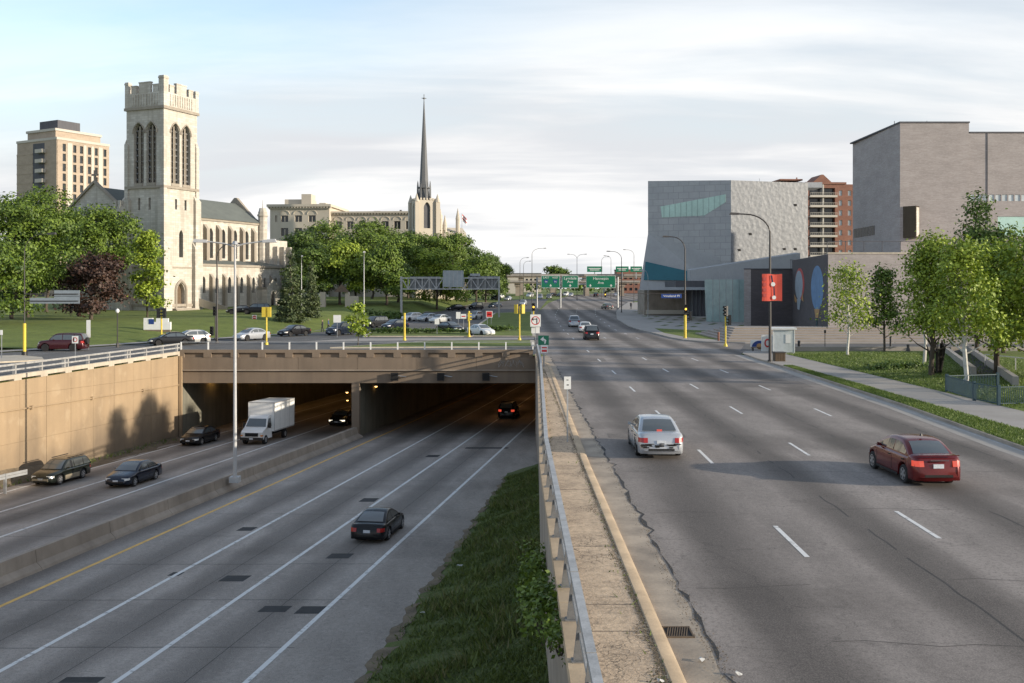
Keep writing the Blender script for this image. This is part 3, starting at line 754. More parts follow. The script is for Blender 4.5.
def signal_head(t, x, y, z, facing, lit=None, col='black', n=3, name='signal_head'):
    """three-lens head; facing: rotation about z (0 = lenses towards -y)"""
    e = MB(); e.m = Matrix.Translation((x, y, z)) @ Matrix.Rotation(facing, 4, 'Z')
    e.box(-.19, .19, -.13, .13, -.18 * n, .18 * n)
    for k in range(n):
        zz = .36 * (k - (n - 1) / 2)
        for q in range(7):
            a0, a1 = PI * q / 7, PI * (q + 1) / 7
            e.face([(.15 * math.cos(a0), -.13, zz + .15 * math.sin(a0)), (.15 * math.cos(a1), -.13, zz + .15 * math.sin(a1)), (.15 * math.cos(a1), -.36, zz + .15 * math.sin(a1)), (.15 * math.cos(a0), -.36, zz + .15 * math.sin(a0))])
    h = e.build(name, M[col], t)
    for k in range(n):
        l = MB(); l.m = Matrix.Translation((x, y, z)) @ Matrix.Rotation(facing, 4, 'Z') @ Matrix.Translation((0, -.132, .36 * (k - (n - 1) / 2))) @ Matrix.Rotation(PI / 2, 4, 'X'); l.cone((0, 0), .125, .125, 0, .012, 14)
        l.build('signal_lens', M['amber'] if lit == k else M['under'], h)
    return h
def traffic_signal(label, px, base, heads, H=3.2, mat='yellow', r=.09, Y=None, group='traffic signals', name='traffic_signal'):
    p = G(px, base) if Y is None else Vector((at(px, Y), Y, gz(Y)))
    t = thing(name, label, 'traffic signal', p, 0, group)
    m = MB(); m.cone((0, 0), .22, .16, 0, .3, 12); m.tube([(0, 0, .2), (0, 0, H)], r, 10); m.build('post', M[mat], t, True)
    for h in heads: signal_head(t, *h)
    return t
def post_sign(label, px, base, top, w, h, mat='sign_white', Y=None, post='galv', posts=1, name='road_sign', cat='sign', marks=(), group=None, rz=0.0, z=None, extra=None):
    p = G(px, base) if Y is None else Vector((at(px, Y), Y, gz(Y)))
    if z is not None: p.z = z
    H = (CAMZ - p.z) + (HY - top) / F * p.y
    t = thing(name, label, cat, p, rz, group)
    for k in range(posts):
        x = 0 if posts == 1 else (-w * .3 + k * w * .6)
        m = MB(); m.box(x - .03, x + .03, 0, .04, 0, H - .05); m.build('post', M[post], t)
    m = MB(); m.box(-w / 2, w / 2, -.03, -.006, H - h, H); pl = m.build('sign_plate', M[mat], t)
    for (sh, mt, zz, *a) in marks:                      # marks are raised 3 mm on the plate
        m = MB(); y = -.034; zc = H - h / 2 + zz
        if sh == 'ring':
            ro, ri = a
            for q in range(24):
                a0, a1 = 2 * PI * q / 24, 2 * PI * (q + 1) / 24
                m.face([(ri * math.cos(a0), y, zc + ri * math.sin(a0)), (ri * math.cos(a1), y, zc + ri * math.sin(a1)), (ro * math.cos(a1), y, zc + ro * math.sin(a1)), (ro * math.cos(a0), y, zc + ro * math.sin(a0))])
        elif sh == 'disc':
            m.face([(a[0] * math.cos(2 * PI * q / 24), y, zc + a[0] * math.sin(2 * PI * q / 24)) for q in range(24)])
        elif sh == 'bar':
            m.face([(x, y - .002, zc + z_) for x, z_ in ((a[0], a[1]), (a[2], a[1]), (a[2], a[3]), (a[0], a[3]))])
        elif sh == 'poly':
            m.face([(x, y - .001, zc + z_) for x, z_ in a[0]])
        m.build('sign_marking', M[mt], pl)
    return t
# ================================================================== SETTING
PY = 91.2                                                     # portal plane
WL = wall_left_x(PY)
def ground_sheets():
    m = MB()
    left = [(-2500, -120), (wall_left_x(-120), -120), (WL, PY), (-2500, PY)]
    right = [(-0.2 + .9, -120)] + [(x, y) for y, x in RW if y > -60][0:0] + [(2500, -120), (2500, PY), (2.15, PY), (1.9, 72), (1.0, 34), (.95, 15), (.9, -60)]
    sheet(m, left, 0); sheet(m, right, 0); sheet(m, [(-2500, PY), (2500, PY), (2500, 4000), (-2500, 4000)], 0)
    struct(m.build('ground', M['lawn']))
ground_sheets()
rnd = random.Random(5)
# ---- upper road
le = []
y = -20.0
while y < 90: le.append((3.42 + rnd.uniform(-.06, .06) + (0.14 if rnd.random() < .08 else 0), y)); y += .45
UP_L = le + [(3.0, 92), (2.35, 95), (3.2, 120), (4.0, 150), (4.3, 173), (4.45, 196), (6.5, 232), (11, 297), (20, 380), (44, 520), (90, 760)]
UP_R = [(18.6, -20), (19.5, 38), (20.4, 52.3), (21.1, 78), (21.2, 90), (21.6, 94), (23, 96.5), (26, 98), (160, 98), (160, 111), (26, 111), (22, 113), (20.2, 117), (19.5, 124), (19.2, 135), (18.6, 147), (18.4, 158), (19.3, 183), (22.7, 217), (27.1, 250), (35, 300), (60, 400), (110, 520), (190, 760)]
struct(sheet(MB(), UP_L + UP_R[::-1], .006).build('upper_road', M['upper']))
m = MB(); sheet(m, [(2.62, -20), (2.62, 82), (2.3, 90), (4.0, 92), (4.0, -20)], .003); struct(m.build('gutter', M['gutter']))
# broken asphalt edge along the gutter
m = MB(); q = []
for (x, y) in le: q.append((x + .03, y, max(0, rnd.uniform(-.05, .09)) + (.12 if rnd.random() < .12 else 0)))
for a, b in zip(q, q[1:]): m.face([(a[0], a[1], .010), (a[0] + a[2], a[1], .010), (b[0] + b[2], b[1], .010), (b[0], b[1], .010)])
struct(m.build('road_edge_crack', M['patch']))
# left pavement strip and kerb
m = MB(); pts = [(y, wall_right_x(y) + .30, 2.50 + max(0, (y - 35)) * .008) for y in (-20, 0, 15, 25, 34, 50, 65, 76, 80, 83)]
for (y0, a0, b0), (y1, a1, b1) in zip(pts, pts[1:]):
    if y1 > 80: b1 = a1 + .25
    m.face([(a0, y0, .125), (b0, y0, .125), (b1, y1, .125), (a1, y1, .125)])
struct(m.build('left_sidewalk', M['walk']))
m = MB(); prof = [(-.06, .125), (-.04, .145), (.13, .14), (.20, .10), (.22, 0.0)]
cl = [(-20, 2.50), (0, 2.50), (15, 2.5), (25, 2.5), (34, 2.5), (50, 2.62), (65, 2.74), (76, 2.83), (80, 2.8), (83, 2.3), (85, 2.2)]
rr = [[m.vert((x + a, y, b)) for a, b in prof] for y, x in cl]
for a, b in zip(rr, rr[1:]):
    for k in range(len(prof) - 1): m.idx((a[k], a[k + 1], b[k + 1], b[k]))
struct(m.build('left_kerb', M['curb'], None, True))
m = MB()
for y in (17.6, 19.1, 23.4, 30, 40, 55): m.box(wall_right_x(y) + .32, 2.48, y, y + .025, .12, .1275)
struct(m.build('sidewalk_joint', M['patch']))
# ---- lane markings of the upper road
m = MB()
def dash(x0, y0, x1, y1, w=.12, z=.011):
    d = Vector((x1 - x0, y1 - y0)).normalized(); n = Vector((-d.y, d.x)) * w / 2
    m.face([(x0 - n.x, y0 - n.y, gz(y0) + z), (x1 - n.x, y1 - n.y, gz(y1) + z), (x1 + n.x, y1 + n.y, gz(y1) + z), (x0 + n.x, y0 + n.y, gz(y0) + z)])
L1 = [(0, 6.6), (24.4, 6.81), (37.2, 7.13), (50.2, 7.26), (74, 7.5), (98, 7.45), (150, 7.6), (200, 8.6), (300, 15)]
L2 = [(0, 10.1), (26.1, 10.6), (38.3, 11.05), (50.6, 11.38), (75.2, 11.57), (99.5, 11.6), (150, 11.5), (200, 12.8), (300, 20)]
L3 = [(0, 13.9), (32.1, 14.7), (49.35, 15.5), (61.7, 15.7), (85.7, 15.85), (96.4, 15.7), (150, 15.3), (200, 16.8), (300, 25)]
for tab, ph in ((L1, 24.4), (L2, 26.1), (L3, 25.2)):
    for k in range(-1, 19):
        c = ph + k * 12.2
        if 98 < c < 112 or c < 5: continue
        dash(interp(tab, c - 1.5), c - 1.5, interp(tab, c + 1.5), c + 1.5)
struct(m.build('lane_dashes', M['white_paint']))
m = MB(); dash(3.6, 100.8, 21.0, 100.8, .5, .0105)
dash(19.05, 30, 20.3, 60, .1, .010); dash(20.3, 60, 20.75, 90, .1, .010)
dash(3.3, 110, 19.6, 112, .12, .0105); dash(3.3, 114, 19.3, 116, .12, .0105)
struct(m.build('stop_and_edge_lines', M['worn_paint']))
# transverse pavement joints, sealed
m = MB(); rn = random.Random(3)
for y in (17.5, 20.4, 27.2, 33.5, 43.6, 47.8, 58, 69.4, 81, 90):
    xs = np.linspace(3.8, 19, 26); o = list(y + np.cumsum([rn.uniform(-.16, .16) for _ in xs]))
    for k in range(25):
        if math.sin(k * .55 + y) < -.15: continue
        m.face([(xs[k], o[k], .0085), (xs[k + 1], o[k + 1], .0085), (xs[k + 1], o[k + 1] + .022, .0085), (xs[k], o[k] + .022, .0085)])
for x in (8.8, 12.9, 17.2):                                      # long sealed cracks
    ys = np.linspace(14, 95, 120); o = [x + .012 * yy + rn.uniform(-.06, .06) for yy in ys]
    for k in range(119):
        if rn.random() < .45: continue
        m.face([(o[k], ys[k], .009), (o[k] + .04, ys[k], .009), (o[k + 1] + .04, ys[k + 1], .009), (o[k + 1], ys[k + 1], .009)])
struct(m.build('sealed_cracks', M['seal']))
M['shoulder_patch'] = asphalt('patched_asphalt', (.12, .103, .092), (.2, .175, .157))
m = MB()
for (x0, x1, y0, y1) in ((14.2, 18.9, 62, 66), (4.2, 8.0, 84, 88), (4.0, 7.2, 41.2, 42.3), (12.0, 15.0, 87, 90)): m.face([(x0, y0, .0095), (x1, y0, .0095), (x1 + .1, y1, .0095), (x0 + .05, y1, .0095)])
struct(m.build('asphalt_patch', M['shoulder_patch']))
# ---- right verge, sidewalk, lawn
RK = [(y, x) for x, y in UP_R[:5]]
def rk(y): return interp([(-20, 18.6), (38, 19.5), (52.3, 20.4), (78, 21.1), (90, 21.2), (96, 22)], y)
ys = [-20, 10, 25, 38, 45, 52, 60, 70, 78, 86, 92]
m = MB()
for a, b in zip(ys, ys[1:]): m.hexa([(rk(a) - .02, a, -.05), (rk(a) + .14, a, -.05), (rk(b) + .14, b, -.05), (rk(b) - .02, b, -.05), (rk(a) + .01, a, .13), (rk(a) + .14, a, .13), (rk(b) + .14, b, .13), (rk(b) + .01, b, .13)])
struct(m.build('right_kerb', M['barrier']))
m = MB()
for a, b in zip(ys, ys[1:]): m.face([(rk(a) - .95, a, .0095), (rk(a) - .02, a, .0095), (rk(b) - .02, b, .0095), (rk(b) - .95, b, .0095)])
struct(m.build('right_gutter', M['walk2']))
m = MB()
wl_ = lambda y: 22.0 if y > 60 else 21.9; 
for a, b in zip(ys, ys[1:]):
    if a >= 78: continue
    m.face([(rk(a) + .14, a, .126), (wl_(a), a, .126), (wl_(b), b, .126), (rk(b) + .14, b, .126)])
struct(m.build('verge_strip', M['lawn']))
m = MB()
for a, b in zip(ys, ys[1:]):
    xa = wl_(a) if a < 78 else rk(a) + .14; xb = wl_(b) if b <= 78 else rk(b) + .14
    m.face([(xa, a, .128), (25.2, a, .128), (25.2, b, .128), (xb, b, .128)])
sheet(m, [(25.2, 92), (21.3, 92), (22.0, 94.5), (23.2, 96.6), (26, 97.9), (120, 97.9), (120, 96), (30, 95.5), (25.2, 92.5)], .128)
struct(m.build('right_sidewalk', M['walk2']))
m = MB()
for y in np.arange(20, 92, 1.6): m.box((wl_(y) if y < 78 else rk(y) + .15) + .02, 25.18, y, y + .02, .12, .1295)
struct(m.build('right_sidewalk_joint', M['barrier']))
m = MB(); gxs = [25.2, 28, 32, 40, 60, 130]; gys = [-20, 10, 30, 45, 60, 75, 88, 95]
lawn_z = lambda x, y: .126 + .25 * min(1, max(0, (x - 25.2) / 4)) * (1 if y < 90 else .3)
for a, b in zip(gxs, gxs[1:]):
    for c, d in zip(gys, gys[1:]): m.face([(a, c, lawn_z(a, c)), (b, c, lawn_z(b, c)), (b, d, lawn_z(b, d)), (a, d, lawn_z(a, d))])
struct(m.build('right_lawn', M['lawn']))
# cross street continues right as pale paving, terrace steps behind
m = MB(); sheet(m, [(22.5, 98.2), (160, 98.2), (160, 110.8), (26, 110.8)], .012); struct(m.build('side_street', M['street']))
m = MB(); sheet(m, [(26, 111), (22, 113), (20.2, 117), (19.5, 124), (19.2, 135), (18.6, 147), (18.4, 158), (19.3, 183), (22.7, 217), (27.1, 250), (35, 300), (90, 300), (90, 160), (44, 158), (41, 131), (160, 131), (160, 111)], .13, .14)
struct(m.build('museum_plaza', M['walk2']))
m = MB(); sheet(m, [(20.6, 135), (21.5, 150), (27.5, 142), (30, 120), (32, 114.5), (25, 115), (21.6, 122)], .136); struct(m.build('plaza_grass', M['lawn']))
m = MB(); rn = random.Random(8)
for k in range(9):
    for j in range(6):
        x = 23.5 + k * 1.9 + j * .55; y = 158 + j * 12 - k * 2.2
        if y < 152 or x > 36: continue
        l = rn.uniform(2.2, 4.2); sheet(m, [(x, y), (x + .75, y - .4), (x + .75 + l * .45, y + l), (x + l * .45, y + l + .4)], .138)
struct(m.build('planting_slot', M['bank']))
m = MB(); sheet(m, gp((948, 357), (962, 353), (1012, 383), (980, 383)), .40); struct(m.build('ramp_path', M['patch']))
# ---- left street level
ST_far = gp((-150, 356), (0, 353), (90, 347.5), (160, 342.8), (230, 339), (300, 333.5), (345, 328), (385, 319.5), (440, 310), (490, 302.5), (520, 299.5), (548, 299))
ST_near = [(6.3, 232), (4.5, 196), (4.3, 173), (4.0, 150), (3.2, 120), (2.4, 95), (2.15, 92.6), (WL - .3, 92.6)] + [(wall_left_x(y) - .8, y) for y in (85, 70, 55)] + [(-62, 55)]
m = MB(); sheet(m, ST_far + ST_near, .005); struct(m.build('upper_street', M['street']))
m = MB()
for a, b in ((91, 75), (75, 60), (60, 40), (40, 10), (10, -40)): m.face([(wall_left_x(a) - .1, a, .09), (wall_left_x(a) - 2.6, a, .09), (wall_left_x(b) - 2.6, b, .09), (wall_left_x(b) - .1, b, .09)])
m.box(WL, 1.6, PY + .35, PY + 1.9, 0, .09)
struct(m.build('street_sidewalk', M['walk2']))
def island(name, poly, grass=True, inset=.45):
    m = MB(); sheet(m, poly, .13, .13); struct(m.build(name + '_kerb', M['parapet']))
    if grass: m = MB(); sheet(m, off_poly(poly, inset), .137); struct(m.build(name + '_grass', M['lawn']))
island('deck_strip', gp((395, 344.2), (430, 341.6), (534, 341.2), (535.5, 347.5), (330, 348.5)))
island('traffic_island', gp((362, 337), (372, 331.5), (462, 331), (474, 333.5), (472, 337)))
island('median_island', gp((470, 336.5), (478, 325), (494, 313.5), (533, 312), (534, 323), (536, 337)))
island('refuge_island', [(p[0], p[1]) for p in gp((-60, 358), (20, 356.5), (42, 358.5), (44, 361), (-60, 366))], False)
# kerb lines in the street
m = MB(); sheet(m, gp((300, 341.8), (534, 339.4), (534, 337.9), (476, 338.2), (360, 338.6)), .02); struct(m.build('concrete_crossing', M['walk2']))
m = MB()
def gline(a, b, w, z=.012):
    a, b = G(*a), G(*b); d = (b - a).normalized(); n = Vector((-d.y, d.x, 0)) * w / 2
    m.face([a - n + Vector((0, 0, z)), b - n + Vector((0, 0, z)), b + n + Vector((0, 0, z)), a + n + Vector((0, 0, z))])
gline((0, 356), (84, 351.5), .15); gline((180, 346.2), (330, 338.5), .15); gline((100, 350), (160, 346), .15); gline((380, 329), (440, 318), .15); gline((405, 322), (480, 306), .15)
struct(m.build('street_markings', M['worn_paint']))
# far-side pavement of the street
m = MB()
for a, b in zip(ST_far[:9], ST_far[1:10]):
    d = (Vector(b) - Vector(a)).normalized(); n = Vector((-d.y, d.x)) * 2.0
    m.face([(a[0], a[1], gz(a[1]) + .10), (b[0], b[1], gz(b[1]) + .10), (b[0] + n.x, b[1] + n.y, gz(b[1]) + .11), (a[0] + n.x, a[1] + n.y, gz(a[1]) + .11)])
struct(m.build('far_sidewalk', M['walk2']))
# church hill lawn
m = MB(); hx = np.linspace(-150, -8, 40); hy = np.linspace(100, 300, 50)
def hill(x, y):
    best = interp([(p[0], p[1]) for p in ST_far], x)
    d = max(0, y - best - 2.2)
    return gz(y) + min(1.75, d * .045) * min(1, max(0, (-x - 8) / 14)) - (.05 if d <= 0 else -.02)
vid = [[m.vert((x, y, hill(x, y))) for y in hy] for x in hx]
for i in range(39):
    for j in range(49):
        if hy[j + 1] > interp([(p[0], p[1]) for p in ST_far], hx[i]) + 1: m.idx((vid[i][j], vid[i + 1][j], vid[i + 1][j + 1], vid[i][j + 1]))
struct(m.build('church_hill', M['lawn'], None, True))

# ================================================================== LOWER ROAD
m = MB(); m.face([(-75, -90, lz(-90)), (10, -90, lz(-90)), (40, 260, lz(260)), (-60, 260, lz(260))]); struct(m.build('lower_road', M['lower']))
def lstrip(mb, x49, y0, y1, w, off=.006, seg=20):
    ys = np.linspace(y0, y1, seg)
    for a, b in zip(ys, ys[1:]): mb.face([(low_x(x49, a) - w / 2, a, lz(a) + off), (low_x(x49, a) + w / 2, a, lz(a) + off), (low_x(x49, b) + w / 2, b, lz(b) + off), (low_x(x49, b) - w / 2, b, lz(b) + off)])
m = MB()
for x in (-13.5, -9.4, -5.45, -25.75, -29.9, -33.7): lstrip(m, x, -40, 240, .19)
struct(m.build('lower_lane_lines', M['white_paint']))
m = MB(); lstrip(m, -18.0, -40, 240, .2); struct(m.build('lower_edge_line', M['yellow_paint']))
m = MB()
for (px, py, w, l) in ((82, 680, 1.2, .5), (235, 578.5, 1.05, .95), (275, 609, 1.05, .8), (312, 610, 1.05, .95), (340, 556, 1.05, .95), (369, 500, .95, 1.2), (247, 529, .8, .9), (433, 456, 1.0, 1.2), (176, 574, .5, .6), (487, 448, 3.6, .8)):
    c = LG(px, py); x0 = c.x - c.y * .137
    m.face([(x0 + .137 * y - w / 2, y, lz(y) + .004) for y in (c.y - l / 2,)] + [(x0 + .137 * (c.y - l / 2) + w / 2, c.y - l / 2, lz(c.y - l / 2) + .004), (x0 + .137 * (c.y + l / 2) + w / 2, c.y + l / 2, lz(c.y + l / 2) + .004), (x0 + .137 * (c.y + l / 2) - w / 2, c.y + l / 2, lz(c.y + l / 2) + .004)])
struct(m.build('lower_patch', M['patch']))
m = MB(); rn = random.Random(14)
for y in np.arange(22, 130, 5.6):
    for a, b in ((-17.6, -13.5), (-13.5, -9.4), (-9.4, -5.45), (-5.4, -3.6), (-33.7, -29.9), (-29.9, -25.7), (-25.7, -21.0)):
        if rn.random() < .15: continue
        yy = y + rn.uniform(-.05, .05); m.face([(low_x(a, yy), yy, lz(yy) + .003), (low_x(b, yy), yy, lz(yy) + .003), (low_x(b, yy + .04), yy + .04, lz(yy + .04) + .003), (low_x(a, yy + .04), yy + .04, lz(yy + .04) + .003)])
for x in (-11.4, -7.3, -15.4, -27.8): lstrip(m, x, 20, 130, .025, .003)
struct(m.build('lower_slab_joint', M['patch']))
m = MB()                                                      # tarmac shoulder on the right
def sh_x(y): return -7.83 + .1083 * y
ys = np.linspace(-40, 240, 30)
for a, b in zip(ys, ys[1:]): m.face([(low_x(-5.1, a), a, lz(a) + .004), (min(low_x(-1, a), wall_right_x(a) if a < 91 else 99), a, lz(a) + .004), (min(low_x(-1, b), wall_right_x(b) if b < 91 else 99), b, lz(b) + .004), (low_x(-5.1, b), b, lz(b) + .004)])
M['shoulder'] = asphalt('lower_shoulder', (.235, .205, .178), (.33, .288, .252), crack=.5); struct(m.build('lower_shoulder', M['shoulder']))
# grass bank between shoulder and the right wall
m = MB(); ys = np.linspace(-40, 70, 56); rn = random.Random(4)
def bank_pt(y, t):
    x0 = sh_x(y) + .10 * math.sin(y * 2.3) + .07 * math.sin(y * 5.1 + 1); x1 = wall_right_x(y) + .02; x0 = min(x0, x1 - .1)
    return (x0 + (x1 - x0) * t, y, lz(y) + .02 + (1.35 * max(0, t) ** 1.3) * min(1, (x1 - x0) / 4) + .05 * math.sin(y * 1.7 + t * 5) * min(1, t * 3))
vid = [[m.vert(bank_pt(y, t)) for t in np.linspace(0, 1, 9)] for y in ys]
for a, b in zip(vid, vid[1:]):
    for k in range(8): m.idx((a[k], a[k + 1], b[k + 1], b[k]))
struct(m.build('grass_bank', M['bank'], None, True))
m = MB(); rn = random.Random(19); ys_ = np.linspace(24, 68, 130)
e_ = [(max(.004, .02 + .02 * math.sin(y * 1.3)), .045 + .02 * rn.random() + .03 * max(0, math.sin(y * .8))) for y in ys_]
def lift(p, d): return (p[0], p[1], p[2] + d)
for (y0, a), (y1, b) in zip(zip(ys_, e_), zip(ys_[1:], e_[1:])): m.face([lift(bank_pt(y0, -.03), .0), lift(bank_pt(y0, a[1]), .025), lift(bank_pt(y1, b[1]), .025), lift(bank_pt(y1, -.03), .0)])
struct(m.build('bare_soil_edge', M['dirt']))
# blades on the bank : uncountable
rg = np.random.default_rng(2)
def blades(name, n, sample, hgt, mat, seed, lean=.5, wd=.02):
    rg = np.random.default_rng(seed); P = np.array([sample(rg) for _ in range(n)])
    h = hgt * (.4 + .9 * rg.random(n)); a = rg.random(n) * 2 * PI; w = wd * (.6 + rg.random(n))
    dx = np.stack([np.cos(a), np.sin(a), 0 * a], 1) * w[:, None]
    tip = P + np.stack([rg.normal(size=n) * lean * h, rg.normal(size=n) * lean * h, h], 1)
    v = np.empty((n, 3, 3)); v[:, 0] = P - dx; v[:, 1] = P + dx; v[:, 2] = tip
    me = bpy.data.meshes.new(name); me.vertices.add(n * 3); me.vertices.foreach_set('co', v.reshape(-1)); me.loops.add(n * 3); me.loops.foreach_set('vertex_index', np.arange(n * 3, dtype=np.int32))
    me.polygons.add(n); me.polygons.foreach_set('loop_start', np.arange(0, n * 3, 3, dtype=np.int32)); me.polygons.foreach_set('loop_total', np.full(n, 3, dtype=np.int32))
    t = me.attributes.new('tint', 'FLOAT', 'FACE'); t.data.foreach_set('value', rg.random(n).astype(np.float32))
    me.materials.append(mat); me.update(); o = link(name, me); o['kind'] = 'stuff'; return o
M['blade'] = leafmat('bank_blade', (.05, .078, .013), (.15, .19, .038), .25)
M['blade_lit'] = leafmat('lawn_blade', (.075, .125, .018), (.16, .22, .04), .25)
def s_bank(r):
    while True:
        y = 24 + 44 * r.random() ** 1.35; t = .02 + .98 * r.random() ** .8
        d = .55 + .45 * math.sin(y * .9 + t * 7) * math.sin(y * 2.3 - t * 4 + 1) - .35 * (t < .12)
        if r.random() < d: return bank_pt(y, t)
def s_tall(r):
    y = 24 + 40 * r.random() ** 1.3; c = math.sin(y * 1.7) * 1.5; t = min(.99, max(.05, .55 + .3 * math.sin(y * .63) + .09 * r.normal())); return bank_pt(y, t)
M['blade_dry'] = leafmat('bank_blade_dry', (.13, .12, .04), (.26, .23, .10), .25)
blades('dry_grass_stalks', 2600, s_tall, .34, M['blade_dry'], 33, .45, .012)
blades('tall_bank_weeds', 3200, s_tall, .30, M['blade'], 35, .6, .04)
blades('grass_tufts', 46000, s_bank, .15, M['blade'], 3, .7, .022)
def s_verge(r):
    y = 36 + 42 * r.random() ** 1.3; a, b = rk(y) + .16, wl_(y); return (a + (b - a) * r.random(), y, .126)
blades('verge_grass_blades', 22000, s_verge, .09, M['blade_lit'], 5, .5, .02)
def s_lawn(r):
    y = 50 + 42 * r.random(); x = 25.25 + 16 * r.random() ** 1.4; return (x, y, lawn_z(x, y))
blades('lawn_grass_blades', 26000, s_lawn, .10, M['blade_lit'], 6, .5, .03)
# dirt and weeds at the foot of the left wall
m = MB(); ys = np.linspace(-30, 90, 50); rn = random.Random(9)
vid = []
for y in ys:
    x0 = wall_left_x(y); w = 1.6 + .3 * math.sin(y); h = (1.0 if y < 66 else max(.15, 1.0 - (y - 66) * .09))
    vid.append([m.vert((x0 - .05 + (w * t * 1.3 if y >= 66 else 1.0 * t), y, lz(y) + h * (1 - t) ** 1.2 + rn.uniform(-.06, .06) * (t < 1) + .003)) for t in (0, .25, .5, .75, 1)])
for a, b in zip(vid, vid[1:]):
    for k in range(4): m.idx((a[k], a[k + 1], b[k + 1], b[k]))
struct(m.build('wall_foot_dirt', M['dirt'], None, True))
def s_weed(r):
    y = 52 + 36 * r.random(); return (wall_left_x(y) + .1 + 1.2 * r.random(), y, lz(y) + .1)
blades('weeds_at_wall_foot', 500, s_weed, .3, M['blade'], 9, .6, .03)
def s_weed2(r):
    y = 15 + 60 * r.random() ** 1.6; c = r.random(); x = wall_right_x(y) + .33 + .1 * r.random() if c < .5 else 2.46 - .18 * abs(r.normal()); return (x, y, .125)
blades('weeds_in_sidewalk_cracks', 420, s_weed2, .07, M['blade'], 12, .9, .014)
rg = np.random.default_rng(21); n = 12000                       # crumbled mortar and leaves on the strip
m = MB()
for k in range(n):
    y = 14 + 60 * rg.random() ** 1.8; x = 2.43 - abs(rg.normal()) * .05 * (1 + 4.5 * max(0, math.sin(y * 1.9) * math.sin(y * .7 + 1)) ** 2) if rg.random() < .8 else 3.4 + rg.normal() * .10
    z = .128 if x < 2.5 else .012
    s_ = .006 + .014 * rg.random() ** 2; a = rg.random() * PI
    c, s2 = math.cos(a) * s_, math.sin(a) * s_
    m.face([(x - c, y - s2, z + .002), (x + s2, y - c, z + .006), (x + c, y + s2, z + .012), (x - s2, y + c, z + .005)])
o = m.build('gutter_debris', M['dirt']); o['kind'] = 'stuff'

# ================================================================== WALLS OF THE TRENCH
def Wm(y0, z=0.0, x=None):
    return frame_m((wall_left_x(y0) if x is None else x, y0, z), (3.1, 26.8))
sinU = math.hypot(3.1, 26.8) / 26.8
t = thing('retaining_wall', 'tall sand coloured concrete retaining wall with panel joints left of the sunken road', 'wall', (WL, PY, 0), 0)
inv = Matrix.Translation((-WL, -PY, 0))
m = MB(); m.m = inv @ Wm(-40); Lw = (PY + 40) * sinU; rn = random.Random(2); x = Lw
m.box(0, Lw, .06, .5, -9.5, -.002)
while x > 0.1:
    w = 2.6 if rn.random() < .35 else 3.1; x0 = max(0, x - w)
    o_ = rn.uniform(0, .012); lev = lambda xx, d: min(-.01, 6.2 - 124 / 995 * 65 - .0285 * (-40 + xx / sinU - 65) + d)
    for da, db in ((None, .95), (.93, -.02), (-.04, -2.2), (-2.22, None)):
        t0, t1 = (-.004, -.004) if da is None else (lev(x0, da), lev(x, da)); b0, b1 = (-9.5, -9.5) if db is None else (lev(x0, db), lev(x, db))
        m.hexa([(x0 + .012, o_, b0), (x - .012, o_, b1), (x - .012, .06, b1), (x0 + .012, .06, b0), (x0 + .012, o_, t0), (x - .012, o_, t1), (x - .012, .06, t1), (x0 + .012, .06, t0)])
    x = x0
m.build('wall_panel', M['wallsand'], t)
m = MB(); m.m = inv
pz = lambda y: 6.2 - 124 / 995 * 65 - .0285 * (y - 65)
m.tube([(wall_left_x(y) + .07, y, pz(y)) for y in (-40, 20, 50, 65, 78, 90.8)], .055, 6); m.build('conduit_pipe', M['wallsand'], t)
for y in (52, 59.5, 68.3, 76, 84): 
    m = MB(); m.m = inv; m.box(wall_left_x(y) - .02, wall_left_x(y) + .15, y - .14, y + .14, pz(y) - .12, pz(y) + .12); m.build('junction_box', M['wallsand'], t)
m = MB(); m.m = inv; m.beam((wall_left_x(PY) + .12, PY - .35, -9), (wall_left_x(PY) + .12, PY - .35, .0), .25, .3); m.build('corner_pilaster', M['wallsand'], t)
# parapet with rails on top
t = thing('parapet_railing', 'pale concrete parapet with twin metal rails along the top of the left retaining wall', 'railing', (WL, PY, 0), 0)
u0 = 0.0; bay = 3.05
mc = MB(); mc.m = inv @ Wm(-40); mb_ = MB(); mb_.m = mc.m
k = 0; x = Lw - .2
nb_ = int((Lw - .2) / bay)
for k in range(nb_):
    x1 = Lw - .2 - k * bay; x0 = x1 - bay
    mc.box(x0, x0 + .42, -.05, .36, 0, .42); mc.box(x1 - .42, x1, -.05, .36, 0, .42); mc.box(x0 + .42, x1 - .42, -.05, .36, .14, .42)
mc.build('concrete_parapet', M['parapet'], t)
for zz, hh in ((1.02, .13), (.68, .11)):
    m = MB(); m.m = inv @ Wm(-40); m.box(0, Lw, .05, .17, zz, zz + hh); m.build('rail', M['alu'], t)
for k in range(min(nb_, 38)):
    x = Lw - .2 - k * bay
    for dx in ((0,) if k % 3 else (-.22, .22)):
        m = MB(); m.m = inv @ Wm(-40); m.box(x + dx - .07, x + dx + .07, .10, .32, .40, 1.12); m.build('rail_post', M['alu'], t)
